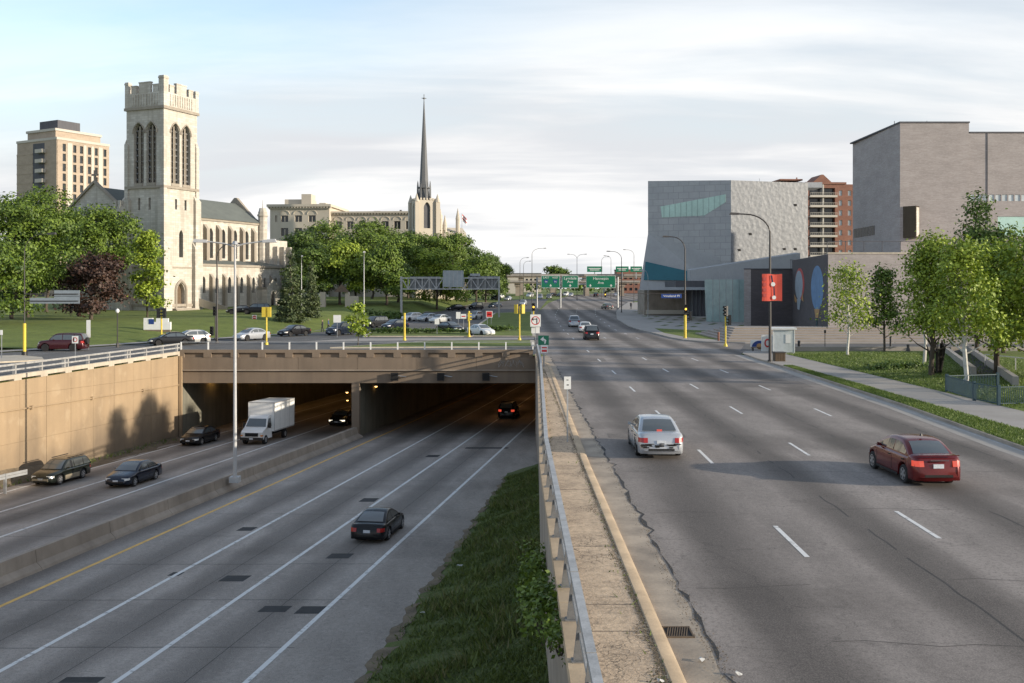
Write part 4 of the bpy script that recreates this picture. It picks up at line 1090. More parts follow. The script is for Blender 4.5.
# ---- portal
t = thing('tunnel_portal', 'weathered brown concrete tunnel portal with two openings and a centre pier', 'tunnel portal', (WL, PY, 0), 0)
inv2 = Matrix.Translation((-WL, -PY, 0))
XR = 2.15
m = MB(); m.m = inv2
joints = np.linspace(WL, XR, 7)
for a, b in zip(joints, joints[1:]): m.box(a + .01, b - .01, PY - .25, PY + .4, -1.28, -.15)
m.build('upper_fascia', M['dkconc'], t)
m = MB(); m.m = inv2; m.box(WL, XR, PY - .10, PY + .42, -2.5, -1.20); m.build('lower_fascia', M['dkconc'], t)
m = MB(); m.m = inv2; m.box(WL, XR, PY - .32, PY - .1, -1.36, -1.27); m.build('fascia_ledge', M['barrier'], t)
m = MB(); m.m = inv2; m.face([(WL, PY + .42, -2.45), (XR, PY + .42, -2.45), (XR + 22, 245, -2.45), (WL + 20, 245, -2.45)])
m.box(-60, 60, 244, 245, -14, -2)
m.build('tunnel_ceiling', M['tunnel'], t)
m = MB(); m.m = inv2
m.hexa([(WL - .4, PY, -14), (WL, PY, -14), (WL + 17.7, 245, -14), (WL + 17.2, 245, -14), (WL - .4, PY, -.2), (WL, PY, -.2), (WL + 17.7, 245, -2.3), (WL + 17.2, 245, -2.3)]); m.build('left_tunnel_wall', M['tunnel'], t)
m = MB(); m.m = inv2
m.hexa([(XR, PY - .1, -14), (XR + .5, PY - .1, -14), (XR + 21.5, 245, -14), (XR + 21, 245, -14), (XR, PY - .1, -2.2), (XR + .5, PY - .1, -2.2), (XR + 21.5, 245, -2.2), (XR + 21, 245, -2.2)]); m.build('right_tunnel_wall', M['tunnel'], t)
cxp = low_x(-20.1, PY)
m = MB(); m.m = inv2; m.box(cxp - .35, cxp + .35, PY - .2, PY + .5, -9, -2.5); m.build('centre_pier', M['dkconc'], t)
m = MB(); m.m = inv2; dx = .137 * (245 - PY)
m.hexa([(cxp - .3, PY + .5, -14), (cxp + .3, PY + .5, -14), (cxp + .3 + dx, 245, -14), (cxp - .3 + dx, 245, -14), (cxp - .3, PY + .5, -2.46), (cxp + .3, PY + .5, -2.46), (cxp + .3 + dx, 245, -2.46), (cxp - .3 + dx, 245, -2.46)]); m.build('centre_wall', M['tunnel'], t)
# faded scribble on the fascia
m = MB(); m.m = inv2; rn = random.Random(31); gx = at(500, PY)
for k in range(4):
    pts = [(gx + k * .62 + .25 * math.cos(q * 1.25 + k) + q * .03, PY - .275, -.72 + .34 * math.sin(q * 1.7 + k * 2)) for q in range(7)]
    m.tube(pts, .018, 4)
m.build('faded_graffiti', M['worn_paint'], t)
t = thing('deck_railing', 'low concrete parapet with slim white posts and a single rail above the tunnel openings', 'railing', (WL, PY, 0), 0)
m = MB(); m.m = inv2; bay = 2.48; nb_ = 13; x0 = WL + .05
for k in range(nb_):
    a = x0 + k * bay; b = a + bay
    m.box(a, a + .35, PY - .3, PY + .2, -.15, .28); m.box(b - .35, b, PY - .3, PY + .2, -.15, .28); m.box(a, b, PY - .3, PY + .2, .28, .56); m.box(a + .35, b - .35, PY - .05, PY + .2, -.15, .28)
m.build('concrete_parapet', M['dkconc'], t)
m = MB(); m.m = inv2; m.box(WL, XR, PY - .03, PY + .03, 1.22, 1.27); m.build('rail', M['galv'], t)
for k in range(nb_ + 1):
    m = MB(); m.m = inv2; a = x0 + k * bay; m.box(a - .06, a + .06, PY - .08, PY + .02, .56, 1.25); m.build('rail_post', M['sign_white'], t)
for px in (395, 441, 486):
    X = at(px, PY); t = thing('lane_signal_box', {395: 'dark square lane signal on the portal beam nearest the centre pier', 441: 'dark square lane signal on the portal beam, middle of three', 486: 'dark square lane signal on the portal beam under the faded graffiti'}[px], 'lane signal', (X, PY - .35, -1.9), 0, 'lane signals over the tunnel')
    m = MB(); m.box(-.33, .33, -.15, .1, -.36, .36); m.build('housing', M['black'], t)
    m = MB(); m.box(-.27, .27, -.17, -.151, -.3, .3); m.build('signal_face', M['under'], t)
    m = MB(); m.tube([(.33, .1, .1), (.75, .1, .02), (1.05, .05, -.02)], .04, 6); m.build('bracket', M['galv'], t)
# tunnel lamps
for i, (px, py, Y) in enumerate(((347, 392, 104), (347.5, 400, 118), (364, 389, 100), (376, 386, 96.5))):
    t = thing('tunnel_lamp', ['small lit lamp left of the centre pier, upper of two in the tunnel', 'small lit lamp left of the centre pier, lower of two in the tunnel', 'lit lamp just right of the centre pier under the tunnel roof', 'lit lamp high in the right tunnel mouth near its roof'][i], 'lamp', (at(px, Y), Y, CAMZ - (py - HY) / F * Y), 0, 'lit lamps in the tunnel')
    m = MB(); m.box(-.18, .18, -.1, .1, -.02, .1); m.build('housing', M['galv'], t)
    m = MB(); m.cone((0, 0), .1, .12, -.10, -.02, 10); m.build('bulb', M['sodium'], t)
for i in range(9):
    Y = 98 + i * 5.5; x = WL + (Y - PY) * .115 + .55
    t = thing('wall_lamp', 'long sodium lamp in the row along the left tunnel wall', 'lamp', (x, Y, -2.75), -.115, 'sodium lamps along the left tunnel wall')
    m = MB(); m.box(-.15, .15, -1.0, 1.0, .0, .14); m.build('housing', M['galv'], t)
    m = MB(); m.box(-.11, .11, -.95, .95, -.06, 0); m.build('tube', M['sodium'], t)
for i in range(8):
    for x49, sd_ in ((-16.6, 'right'), (-24, 'left')):
        Y = 108 + i * 13; t = thing('roof_lamp', 'lit sodium lamp under the roof of the %s tunnel tube' % sd_, 'lamp', (low_x(x49, Y) if sd_ == 'left' else low_x(-9, Y), Y, -2.62), -.137, 'sodium roof lamps of the %s tunnel tube' % sd_)
        m = MB(); m.box(-.2, .2, -1.2, 1.2, 0, .12); m.build('housing', M['galv'], t)
        m = MB(); m.box(-.15, .15, -1.1, 1.1, -.06, 0); m.build('tube', M['sodium_strong'], t)
# ---- median barrier
t = thing('median_barrier', 'stained concrete median barrier between the two lower carriageways', 'barrier', (low_x(-20.1, 49), 49, lz(49)), 0)
m = MB(); m.m = Matrix.Translation((-low_x(-20.1, 49), -49, -lz(49))); prof = [(-.42, 0), (-.38, .12), (-.17, .34), (-.11, .9), (.11, .9), (.17, .34), (.38, .12), (.42, 0)]
ys = np.linspace(-40, 91, 23)
for a, b in zip(ys, ys[1:]):
    b2 = b - .03; w = 1.0 + max(0, (a - 66) / 25) * .8; w2 = 1.0 + max(0, (b - 66) / 25) * .8
    A = [m.vert((low_x(-20.1, a) + x * w, a, lz(a) + z)) for x, z in prof]; B = [m.vert((low_x(-20.1, b2) + x * w2, b2, lz(b2) + z)) for x, z in prof]
    for k in range(7): m.idx((A[k], A[k + 1], B[k + 1], B[k]))
    m.idx(A); m.idx(B)
m.build('barrier_wall', M['barrier'], t)
# ---- right wall, its cap and railing
t = thing('right_retaining_wall', 'concrete retaining wall carrying the upper road beside the grass bank', 'wall', (1, 34, 0), 0)
m = MB(); m.m = Matrix.Translation((-1, -34, 0))
for (ya, xa), (yb, xb) in zip(RW, RW[1:]):
    nseg = max(1, int((yb - ya) / 6)); 
    for k in range(nseg):
        y0, y1 = ya + (yb - ya) * k / nseg, ya + (yb - ya) * (k + 1) / nseg - .02; f = lambda y: xa + (xb - xa) * (y - ya) / (yb - ya)
        m.hexa([(f(y0), y0, -9), (f(y0) + .5, y0, -9), (f(y1) + .5, y1, -9), (f(y1), y1, -9), (f(y0), y0, -.03), (f(y0) + .5, y0, -.03), (f(y1) + .5, y1, -.03), (f(y1), y1, -.03)])
m.build('wall_face', M['barrier'], t)
m = MB(); m.m = Matrix.Translation((-1, -34, 0))
for y0 in np.arange(-20, 91, 3.0):
    y1 = min(91, y0 + 2.98); m.hexa([(wall_right_x(y0) - .06, y0, -.03), (wall_right_x(y0) + .33, y0, -.03), (wall_right_x(y1) + .33, y1, -.03), (wall_right_x(y1) - .06, y1, -.03), (wall_right_x(y0) - .06, y0, .2), (wall_right_x(y0) + .31, y0, .2), (wall_right_x(y1) + .31, y1, .2), (wall_right_x(y1) - .06, y1, .2)])
m.build('wall_cap', M['curb'], t)
t = thing('roadside_railing', 'aluminium railing with slanted posts between the grass bank and the upper road', 'railing', (1, 34, 0), 0)
off = .17
for zz, w, h in ((1.02, .14, .11), (.62, .09, .10)):
    m = MB(); m.m = Matrix.Translation((-1, -34, 0)); 
    for y0 in np.arange(-14, 91, 4.0):
        y1 = min(91, y0 + 3.96); m.beam((wall_right_x(y0) + off, y0, zz), (wall_right_x(y1) + off, y1, zz), w, h)
    m.build('rail', M['alu'], t)
for y0 in np.arange(-12, 91, 2.0):
    m = MB(); m.m = Matrix.Translation((-1, -34, 0)); x = wall_right_x(y0) + off
    m.hexa([(x - .14, y0 - .035, .2), (x + .10, y0 - .035, .2), (x + .10, y0 + .035, .2), (x - .14, y0 + .035, .2), (x - .05, y0 - .035, 1.0), (x + .05, y0 - .035, 1.0), (x + .05, y0 + .035, 1.0), (x - .05, y0 + .035, 1.0)])
    m.box(x - .17, x + .13, y0 - .1, y0 + .1, .2, .225); m.build('rail_post', M['post_grey'], t)
# guard rail end by the left wall
t = thing('guard_rail', 'short steel guard rail end by the foot of the sand coloured wall', 'guard rail', (-31.5, 60, lz(60)), 0)
m = MB()
for z in (.55, .72): m.beam((-1.5, -4, z + .55), (.6, 3.4, z + .42), .06, .15)
m.build('rail', M['galv'], t)
for k in range(3):
    m = MB(); m.box(-1.4 + k * .7, -1.25 + k * .7, -3.6 + k * 2.6, -3.45 + k * 2.6, 0, 1.25); m.build('post', M['galv'], t)
# storm drain
t = thing('storm_drain', 'rusty slotted storm drain grate in the gutter by the broken kerb', 'drain', (2.98, 17.9, .004), 0); t.scale = (.72, .85, 1)
m = MB(); m.box(-.34, .34, -.3, .3, 0, .008); m.build('pit', M['under'], t)
m = MB(); m.box(-.36, .36, -.33, -.28, 0, .02); m.box(-.36, .36, .28, .33, 0, .02); m.box(-.36, -.32, -.3, .3, 0, .02); m.box(.32, .36, -.3, .3, 0, .02)
for k in range(9): m.beam((-.3 + k * .06 - .02, -.28, .014), (-.3 + k * .06 + .12, .28, .014), .025, .012)
m.build('grating', M['wood'], t)
# litter
rn = random.Random(77)
for i, (x, y, z, lab) in enumerate(((2.28, 15.3, .14, 'crumpled white paper by a weed on the sand coloured pavement'), (3.62, 15.9, .02, 'scrap of bluish paper on the road edge near the drain'), (3.15, 16.5, .02, 'torn white paper in the gutter below the drain grate'), (*bank_pt(43, .22)[:2], bank_pt(43, .22)[2] + .1, 'white plastic scrap high up on the grass bank'), (*bank_pt(36.5, .12)[:2], bank_pt(36.5, .12)[2] + .08, 'pale paper scrap at the road side of the grass bank'))):
    m = MB(); s_ = .075 if y < 20 else .15
    ring = [(s_ * rn.uniform(.5, 1) * math.cos(a), s_ * rn.uniform(.4, .9) * math.sin(a), rn.uniform(0, .06)) for a in np.linspace(0, 2 * PI, 8)[:-1]]
    for k in range(7): m.face([(0, 0, .05), ring[k - 1], ring[k]])
    o = m.build('litter', M['litter']); o.location = (x, y, z); tag(o, lab, 'litter', 'scraps of litter')
# ================================================================== BUILDINGS
def at_root(t): return t.matrix_basis.copy() if False else None
def sub(mb, o, u):  # local frame inside a thing
    mb.m = frame_m(o, u); return mb
def add_windows(t, M_, holes, depth, mat, name='window', z=.01, mull=0, mmat=None):
    for h in holes:
        w = MB(); w.m = M_; w.face([(p[0], depth, p[1]) for p in h]); o = w.build(name, M[mat], t)
        if mull:
            xs = [p[0] for p in h]; zs = [p[1] for p in h]
            g = MB(); g.m = M_
            for k in range(1, mull + 1):
                x = min(xs) + (max(xs) - min(xs)) * k / (mull + 1); g.box(x - .10, x + .10, depth - .25, depth - .02, min(zs), max(zs) - (max(xs) - min(xs)) * .18)
            g.build('mullion', M[mmat], o)
# ---- stone church
d1 = Vector((.384, .923)).normalized()
t = thing('stone_church', 'pale limestone church with a square battlemented bell tower, long nave and pointed windows', 'church', (-62.3, 178, 1.6), math.atan2(d1.y, d1.x))
Zt = lambda py: CAMZ + (HY - py) / 5.59 - 1.6
zs, zc, zp = Zt(187), Zt(107), Zt(92)
TW, TD = 8.8, 8.6
faces = {'r': frame_m((0, 0, 0), (1, 0)), 'l': frame_m((0, TD, 0), (0, -1)), 'b': frame_m((TW, 0, 0), (0, 1)), 'f': frame_m((TW, TD, 0), (-1, 0))}
m = MB()
bel = lambda c: lancet(c, zs + .9, 2.3, zc - zs - 3.4)
ho = {}
for k, M_ in faces.items():
    m.m = M_; w = TW if k in 'rf' else TD
    holes = [bel(w / 2 - 1.45), bel(w / 2 + 1.45)]
    if k == 'r': holes += [lancet(w / 2, 1.0, 2.1, 4.6), lancet(w / 2 + .1, 10.2, 1.05, 5.0), rect(2.9, 3.45, zs - 3.8, zs - 1.9), rect(5.4, 5.95, zs - 3.8, zs - 1.9)]
    if k == 'l': holes += [lancet(w / 2, 8.5, 2.0, 5.6), rect(2.7, 3.2, zs - 4, zs - 1.8), rect(5.1, 5.6, zs - 4, zs - 1.8)]
    ho[k] = holes
    wall_open(m, rect(0, w, -3, zp), holes, .75 if True else .4)
m.m = Matrix(); m.face([(0, 0, zp), (TW, 0, zp), (TW, TD, zp), (0, TD, zp)])
tower = m.build('bell_tower', M['limestone'], t)
for k, M_ in faces.items():
    for i, h in enumerate(ho[k]):
        w = MB(); w.m = M_; w.face([(p[0], .74, p[1]) for p in h])
        nm = 'belfry_opening' if i < 2 else ('church_door' if (k == 'r' and i == 2) else 'window')
        o = w.build(nm, M['under' if i < 2 else ('wood' if nm == 'church_door' else 'winglass')], t)
        if i < 2:
            xs = [p[0] for p in h]; z0, z1 = min(p[1] for p in h), max(p[1] for p in h); c = sum((min(xs), max(xs))) / 2
            g = MB(); g.m = M_; g.box(c - .14, c + .14, .3, .62, z0, z1 - .5)
            for q in (-1, 1): g.box(c + q * .5 - .05, c + q * .5 + .05, .45, .62, z0, z1 - 1.2)
            g.build('mullion', M['limetrim'], o)
            g = MB(); g.m = M_
            for zz in np.arange(z0 + .6, z1 - 1.2, 1.1): g.hexa([(min(xs), .5, zz), (max(xs), .5, zz), (max(xs), .73, zz + .25), (min(xs), .73, zz + .25), (min(xs), .5, zz + .08), (max(xs), .5, zz + .08), (max(xs), .73, zz + .33), (min(xs), .73, zz + .33)])
            g.build('louvre', M['spire'], o)
            g = MB(); g.m = M_; g.box(c - 1.0, c + 1.0, -.15, .3, z0 - .5, z0); g.build('sill', M['limetrim'], o)
            # hood mould
            g = MB(); g.m = M_; top = [p for p in h if p[1] > z1 - 2.6]; g.tube([(c + (p[0] - c) * 1.16, -.05, p[1] + .12) for p in top], .13, 6); g.build('hood_mould', M['limetrim'], o)
        if nm == 'church_door':
            g = MB(); g.m = M_; c = TW / 2; g.tube([(c + (p[0] - c) * 1.3, -.05, p[1] + (.35 if p[1] > 2 else 0)) for p in h[1:] + [h[0]]], .28, 6); g.build('door_surround', M['limetrim'], o)
for z, e, hh in ((zs - .1, .28, .45), (zc - .2, .32, .5), (8.2 - .0, .12, .3), (1.2, .2, .5)):
    m = MB(); m.box(-e, TW + e, -e, .0, z, z + hh); m.box(-e, TW + e, TD, TD + e, z, z + hh); m.box(-e, 0, 0, TD, z, z + hh); m.box(TW, TW + e, 0, TD, z, z + hh); m.build('string_course', M['limetrim'], t)
m = MB()                                                     # battlements, ribs
for k, M_ in faces.items():
    m.m = M_; w = TW if k in 'rf' else TD
    z0 = zc + .35; zl = Zt(91)
    m.box(0, w, -.18, .3, z0, zl)
    for x in np.arange(1.5, w - 1.2, .62): m.box(x, x + .22, -.30, -.16, z0 + .2, zl - .25)
    for a, b, h_ in ((1.3, 2.5, 1.2), (3.1, 5.7, 1.75), (6.3, 7.5, 1.2)): m.box(a, b, -.2, .35, zl, zl + h_); m.box(a - .08, b + .08, -.27, .42, zl + h_, zl + h_ + .2)
m.m = Matrix()
for (x, y, zt_) in ((0, 0, Zt(75)), (TW, 0, Zt(83)), (0, TD, Zt(79)), (TW, TD, Zt(80))):
    q_ = 1.0 if x == 0 and y == 0 else .62; sx = 1 if x == 0 else -1; sy = 1 if y == 0 else -1
    m.box(*sorted((x - sx * .2, x + sx * q_)), *sorted((y - sy * .2, y + sy * q_)), zc + .3, zt_); m.box(*sorted((x - sx * .27, x + sx * (q_ + .07))), *sorted((y - sy * .27, y + sy * (q_ + .07))), zt_ - .5, zt_ - .2)
m.build('battlement', M['limestone'], t)
m = MB()                                                     # corner buttresses, set-backs
for (x, y) in ((0, 0), (TW, 0), (0, TD), (TW, TD)):
    for e, z0, z1 in ((1.35, -3, 12.0), (.95, 12.0, zs - 2), (.5, zs - 2, zs + 8)):
        sx = -1 if x == 0 else 1; sy = -1 if y == 0 else 1; c = e * .55
        m.box(*sorted((x + sx * c, x - sx * e)), *sorted((y + sy * .0, y + sy * c)), z0, z1); m.box(*sorted((x, x + sx * c)), *sorted((y - sy * .002, y - sy * e)), z0, z1)
        m.hexa([(min(x + sx * c, x - sx * e), min(y, y + sy * c), z1), (max(x + sx * c, x - sx * e), min(y, y + sy * c), z1), (max(x + sx * c, x - sx * e), max(y, y + sy * c), z1), (min(x + sx * c, x - sx * e), max(y, y + sy * c), z1)] + [(min(x, x - sx * e), y + (0 if sy < 0 else 0) - .02, z1 + 1.0), (max(x, x - sx * e), y - .02, z1 + 1.0), (max(x, x - sx * e), y + .02, z1 + 1.0), (min(x, x - sx * e), y + .02, z1 + 1.0)])
m.build('buttress', M['limestone'], t)
# nave
NX0, NX1, NY0, NY1, EZ, RZ = .9, 42.0, 10.5, 23.5, 18.9, 23.5
m = MB(); m.m = frame_m((NX0, NY0, 0), (1, 0)); Ln = NX1 - NX0; ch = [lancet(9 + 3.9 * k + dx, 10.8, 1.35, 6.2) for k in range(8) for dx in (0,)]
wall_open(m, rect(0, Ln, 5, EZ), ch, .6); add_windows(t, m.m, ch, .58, 'winglass', mull=1, mmat='limetrim')
m.build('nave_wall', M['limestone'], t)
m = MB()
for k in range(9): m.m = frame_m((NX0, NY0, 0), (1, 0)); x = 7.05 + 3.9 * k; m.box(x - .4, x + .4, -.9, .0, 8, EZ - 2.2); m.hexa([(x - .4, -.9, EZ - 2.2), (x + .4, -.9, EZ - 2.2), (x + .4, 0, EZ - 2.2), (x - .4, 0, EZ - 2.2), (x - .4, -.1, EZ - 1.2), (x + .4, -.1, EZ - 1.2), (x + .4, 0, EZ - 1.2), (x - .4, 0, EZ - 1.2)])
m.m = frame_m((NX0, NY0, 0), (1, 0)); m.box(0, Ln, -.35, .1, EZ - .45, EZ)
m.build('nave_buttress', M['limetrim'], t)
yc = (NY0 + NY1) / 2
m = MB(); m.hexa([(NX0 + .3, NY0 - .6, EZ), (NX1, NY0 - .6, EZ), (NX1, NY1 + .6, EZ), (NX0 + .3, NY1 + .6, EZ), (NX0 + .3, yc - .1, RZ), (NX1, yc - .1, RZ), (NX1, yc + .1, RZ), (NX0 + .3, yc + .1, RZ)]); m.build('nave_roof', M['slate'], t)
m = MB(); m.m = frame_m((NX0, NY1, 0), (0, -1)); wd = NY1 - NY0; gh = [lancet(wd / 2, 7, 4.2, 10)]
wall_open(m, [(0, -3), (wd, -3), (wd, EZ + .3), (wd / 2, RZ + .7), (0, EZ + .3)], gh, .6); add_windows(t, m.m, gh, .58, 'winglass', mull=3, mmat='limetrim')
m.build('gable_front', M['limestone'], t)
m = MB(); m.m = frame_m((NX0, NY1, 0), (0, -1))
m.beam((-.3, -.1, EZ + .3), (wd / 2, -.1, RZ + .9), .7, .4); m.beam((wd + .3, -.1, EZ + .3), (wd / 2, -.1, RZ + .9), .7, .4); m.box(wd / 2 - .15, wd / 2 + .15, -.25, .1, RZ + .8, RZ + 3.0); m.box(wd / 2 - .7, wd / 2 + .7, -.25, .1, RZ + 2.0, RZ + 2.35)
m.build('gable_coping', M['limetrim'], t)
m = MB(); m.cone((NX0 - .6, NY0 - .8, 0), 1.4, 1.4, -3, 19.4, 8, PI / 8); m.cone((NX0 - .6, NY0 - .8, 0), 1.65, 1.65, 18.4, 19.4, 8, PI / 8)
for k in range(8): a = PI / 8 + k * PI / 4; m.box(NX0 - .6 + 1.3 * math.cos(a) - .3, NX0 - .6 + 1.3 * math.cos(a) + .3, NY0 - .8 + 1.3 * math.sin(a) - .3, NY0 - .8 + 1.3 * math.sin(a) + .3, 19.4, 20.5)
m.build('stair_turret', M['limestone'], t)
# far gable parapet with turret
m = MB(); m.m = frame_m((NX1, NY1 + .5, 0), (0, -1)); wd2 = wd + 1
m.prism([(0, 0), (0, 0), (0, 0)], 0, 0) if False else None
m.hexa([(-.2, -.4, EZ - 1), (wd2 + .2, -.4, EZ - 1), (wd2 + .2, .4, EZ - 1), (-.2, .4, EZ - 1), (wd2 / 2 - .3, -.4, RZ + 1.3), (wd2 / 2 + .3, -.4, RZ + 1.3), (wd2 / 2 + .3, .4, RZ + 1.3), (wd2 / 2 - .3, .4, RZ + 1.3)])
m.box(0, wd2, -.4, .4, 0, EZ); m.build('east_gable', M['limetrim'], t)
m = MB(); m.cone((NX1 + .2, NY0 - .5, 0), 1.0, 1.0, 6, EZ + 2.6, 8); m.cone((NX1 + .2, NY0 - .5, 0), 1.2, 1.2, EZ + 1.6, EZ + 2.0, 8); m.cone((NX1 + .2, NY0 - .5, 0), .9, .75, EZ + 2.6, EZ + 3.4, 8); m.cone((NX1 + .2, NY0 - .5, 0), .12, .04, EZ + 3.4, EZ + 5.2, 6); m.build('roof_turret', M['limestone'], t)
# chancel
m = MB(); m.box(NX1, NX1 + 6.5, NY0 - 2.5, NY1, -3, 15.2)
for x in (NX1 + 1.5, NX1 + 4, NX1 + 6.3): m.box(x - .35, x + .35, NY0 - 3.7, NY0 - 2.5, 7.5, 13.8)
m.build('chancel', M['limestone'], t)
# aisle
AY, AX1, AZ = 4.5, 44.0, 8.9
m = MB(); m.m = frame_m((TW, AY, 0), (1, 0)); La = AX1 - TW
ah = [lancet(3.4 + 3.9 * k, 3.6, .95, 3.3) for k in range(8)] + [lancet(27.3, .4, 1.6, 3.2)]
wall_open(m, rect(0, La, -3, AZ), ah[:8], .5); add_windows(t, m.m, ah[:8], .48, 'winglass')
m.build('aisle_wall', M['limestone'], t)
m = MB(); m.m = frame_m((TW, AY, 0), (1, 0))
for k in range(9): x = 1.45 + 3.9 * k; m.box(x - .32, x + .32, -.8, 0, -3, 6.6); m.hexa([(x - .32, -.8, 6.6), (x + .32, -.8, 6.6), (x + .32, 0, 6.6), (x - .32, 0, 6.6), (x - .32, -.1, 7.4), (x + .32, -.1, 7.4), (x + .32, 0, 7.4), (x - .32, 0, 7.4)])
m.box(0, La, -.3, .3, AZ, AZ + .45); m.build('aisle_buttress', M['limetrim'], t)
m = MB(); m.hexa([(TW, AY + .2, AZ + .3), (AX1, AY + .2, AZ + .3), (AX1, NY0, AZ + .3), (TW, NY0, AZ + .3), (TW, NY0 - .1, AZ + 1.5), (AX1, NY0 - .1, AZ + 1.5), (AX1, NY0, AZ + 1.5), (TW, NY0, AZ + 1.5)]); m.build('aisle_roof', M['slate'], t)
m = MB(); m.box(AX1 - .5, AX1, AY + .1, NY0, -3, AZ); m.build('aisle_end_wall', M['limestone'], t)
m = MB(); m.m = frame_m((TW + 24, AY - 2.6, 0), (1, 0)); ph = [lancet(2.2, .6, 1.6, 3.4)]
wall_open(m, [(0, -3), (4.4, -3), (4.4, 4.8), (2.2, 6.6), (0, 4.8)], ph, .5); add_windows(t, m.m, ph, .48, 'under', 'porch_door'); m.m = Matrix(); m.box(TW + 24, TW + 28.4, AY - 2.59, AY, 4.2, 4.8); m.box(TW + 24, TW + 24.3, AY - 2.59, AY, -3, 4.8); m.box(TW + 28.1, TW + 28.4, AY - 2.59, AY, -3, 4.8); m.build('porch', M['limestone'], t)
m = MB()
for k in range(6): m.box(TW / 2 - 2.6 - k * .4, TW / 2 + 2.6 + k * .4, -1.2 - k * .55, 0, .9 - .2 * k - 2, .9 - .2 * k)
m.build('entrance_steps', M['limetrim'], t)
m = MB(); m.beam((TW / 2 + 4.2, -.5, 2.0), (TW / 2 + 6.0, -5.5, .4), .5, 1.4); m.build('step_wall', M['limetrim'], t)

def grid_wall(mb, W, Z0, Z1, holes, depth=.25):
    xs = sorted(set([0, W] + [h[0] for h in holes] + [h[1] for h in holes])); zs_ = sorted(set([Z0, Z1] + [h[2] for h in holes] + [h[3] for h in holes]))
    hs = [tuple(h) for h in holes]
    for a, b in zip(xs, xs[1:]):
        for c, d in zip(zs_, zs_[1:]):
            x, z = (a + b) / 2, (c + d) / 2
            if any(h[0] < x < h[1] and h[2] < z < h[3] for h in hs): continue
            mb.face([(a, 0, c), (b, 0, c), (b, 0, d), (a, 0, d)])
    for x0, x1, z0, z1 in hs:
        for p, q in (((x0, z0), (x1, z0)), ((x1, z0), (x1, z1)), ((x1, z1), (x0, z1)), ((x0, z1), (x0, z0))): mb.face([(p[0], 0, p[1]), (q[0], 0, q[1]), (q[0], depth, q[1]), (p[0], depth, p[1])])
# ---- tan apartment tower behind the church
t = thing('apartment_tower', 'tall tan and grey apartment tower with stacked corner balconies behind the left trees', 'apartment tower', (-155.5, 340, gz(340)), math.atan2(.87, .5)); t.scale = (1, 1, 1.05)
zA = lambda py, Y=340: CAMZ + (HY - py) * Y / F - gz(Y)
H1 = zA(146)
m = MB(); m.m = frame_m((0, 0, 0), (1, 0)); holes = []
for c in (2.2, 6.3, 9.0, 12.2, 15.0, 18.6): holes += [(c, c + 1.25, 3 + 3.25 * f, 3 + 3.25 * f + 2.5) for f in range(15)]
grid_wall(m, 21, 0, H1, holes, .35); add_windows(t, m.m, [rect(*h) for h in holes], .34, 'winglass'); m.m = Matrix(); m.box(0.02, 20.98, .5, 22, 0, H1 - .02); m.build('facade', M['apt_tan'], t)
m = MB(); m.m = frame_m((0, 0, 0), (1, 0)); m.box(4.0, 5.9, -.12, 0, 0, H1 - 1); m.box(16.6, 18.2, -.12, 0, 0, H1 - 1); m.box(10.5, 11.5, -.10, 0, 0, H1 - 1); m.box(13.6, 14.6, -.10, 0, 0, H1 - 1); m.build('pale_panel', M['apt_pale'], t)
m = MB(); m.m = frame_m((0, 22, 0), (0, -1))
m.box(0, 9, -.12, .3, 0, H1 - 4); m.box(15.5, 22, -.12, .3, 0, H1)
for f in range(16): m.box(0, 9, -.2, 0, 3.2 * f, 3.2 * f + .5)
m.build('side_wall', M['apt_tan'], t)
m = MB(); m.m = frame_m((0, 22, 0), (0, -1)); m.box(9, 15.5, -.02, .4, 0, H1 - 1); m.build('balcony_recess', M['apt_shade'], t)
for f in range(15):
    m = MB(); m.m = frame_m((0, 22, 0), (0, -1)); m.box(12.2, 16.2, -1.6, 0, 2.6 + 3.25 * f, 3.8 + 3.25 * f); m.build('balcony', M['apt_pale'], t)
m = MB(); m.box(2.0, 20, 3.5, 19, H1, zA(137)); m.build('top_storey', M['apt_tan'], t)
m = MB(); m.box(1.6, 20.4, 3.1, 19.4, zA(137), zA(137) + .8); m.box(-.2, 21.2, -.2, 22.2, H1 - .3, H1 + .5); m.build('roof_edge', M['apt_pale'], t)
m = MB(); m.box(6, 15, 8, 18, zA(137) + .8, zA(124)); m.build('penthouse', M['apt_shade'], t)
# ---- long buff school-like building
t = thing('long_stone_building', 'long buff stone building with arched top windows and a cornice above the trees', 'building', (at(270, 300), 300, gz(300)), RA(-4))
z2 = lambda py: CAMZ + (HY - py) * 300 / F - gz(300)
w1 = 18.0
def arch_hole(c, w, z0, z1): return lancet(c, z0, w, z1 - z0)
m = MB(); m.m = frame_m((0, 0, 0), (1, 0)); holes = [rect(3.4 + 4.2 * k, 5.6 + 4.2 * k, z2(222), z2(215.5)) for k in range(3)] + [rect(1.6 + 4.2 * k, 2.2 + 4.2 * k, z2(222), z2(215.5)) for k in (0,)]
holes += [rect(3.4 + 4.2 * k, 5.6 + 4.2 * k, z2(236), z2(228)) for k in range(3)]
wall_open(m, rect(0, w1, 0, z2(207)), holes, .5); add_windows(t, m.m, holes, .48, 'winglass', mull=1, mmat='buff'); m.m = Matrix(); m.box(0.01, w1 - .01, .6, 22, 0, z2(207)); m.build('west_block', M['buff'], t)
m = MB()
for k in range(3):
    c = 4.5 + 4.2 * k; m.tube([(c + 1.5 * math.cos(a), -.06, z2(214.5) + 1.2 * math.sin(a)) for a in np.linspace(0, PI, 9)], .14, 5)
m.box(-.8, w1 + .8, -.9, 22.5, z2(207), z2(204.5)); m.box(-.3, w1 + .3, -.3, 0, z2(209.5), z2(207))
for x in np.arange(-.5, w1 + .5, .9): m.box(x, x + .4, -.8, 0, z2(208.4), z2(207) - .02)
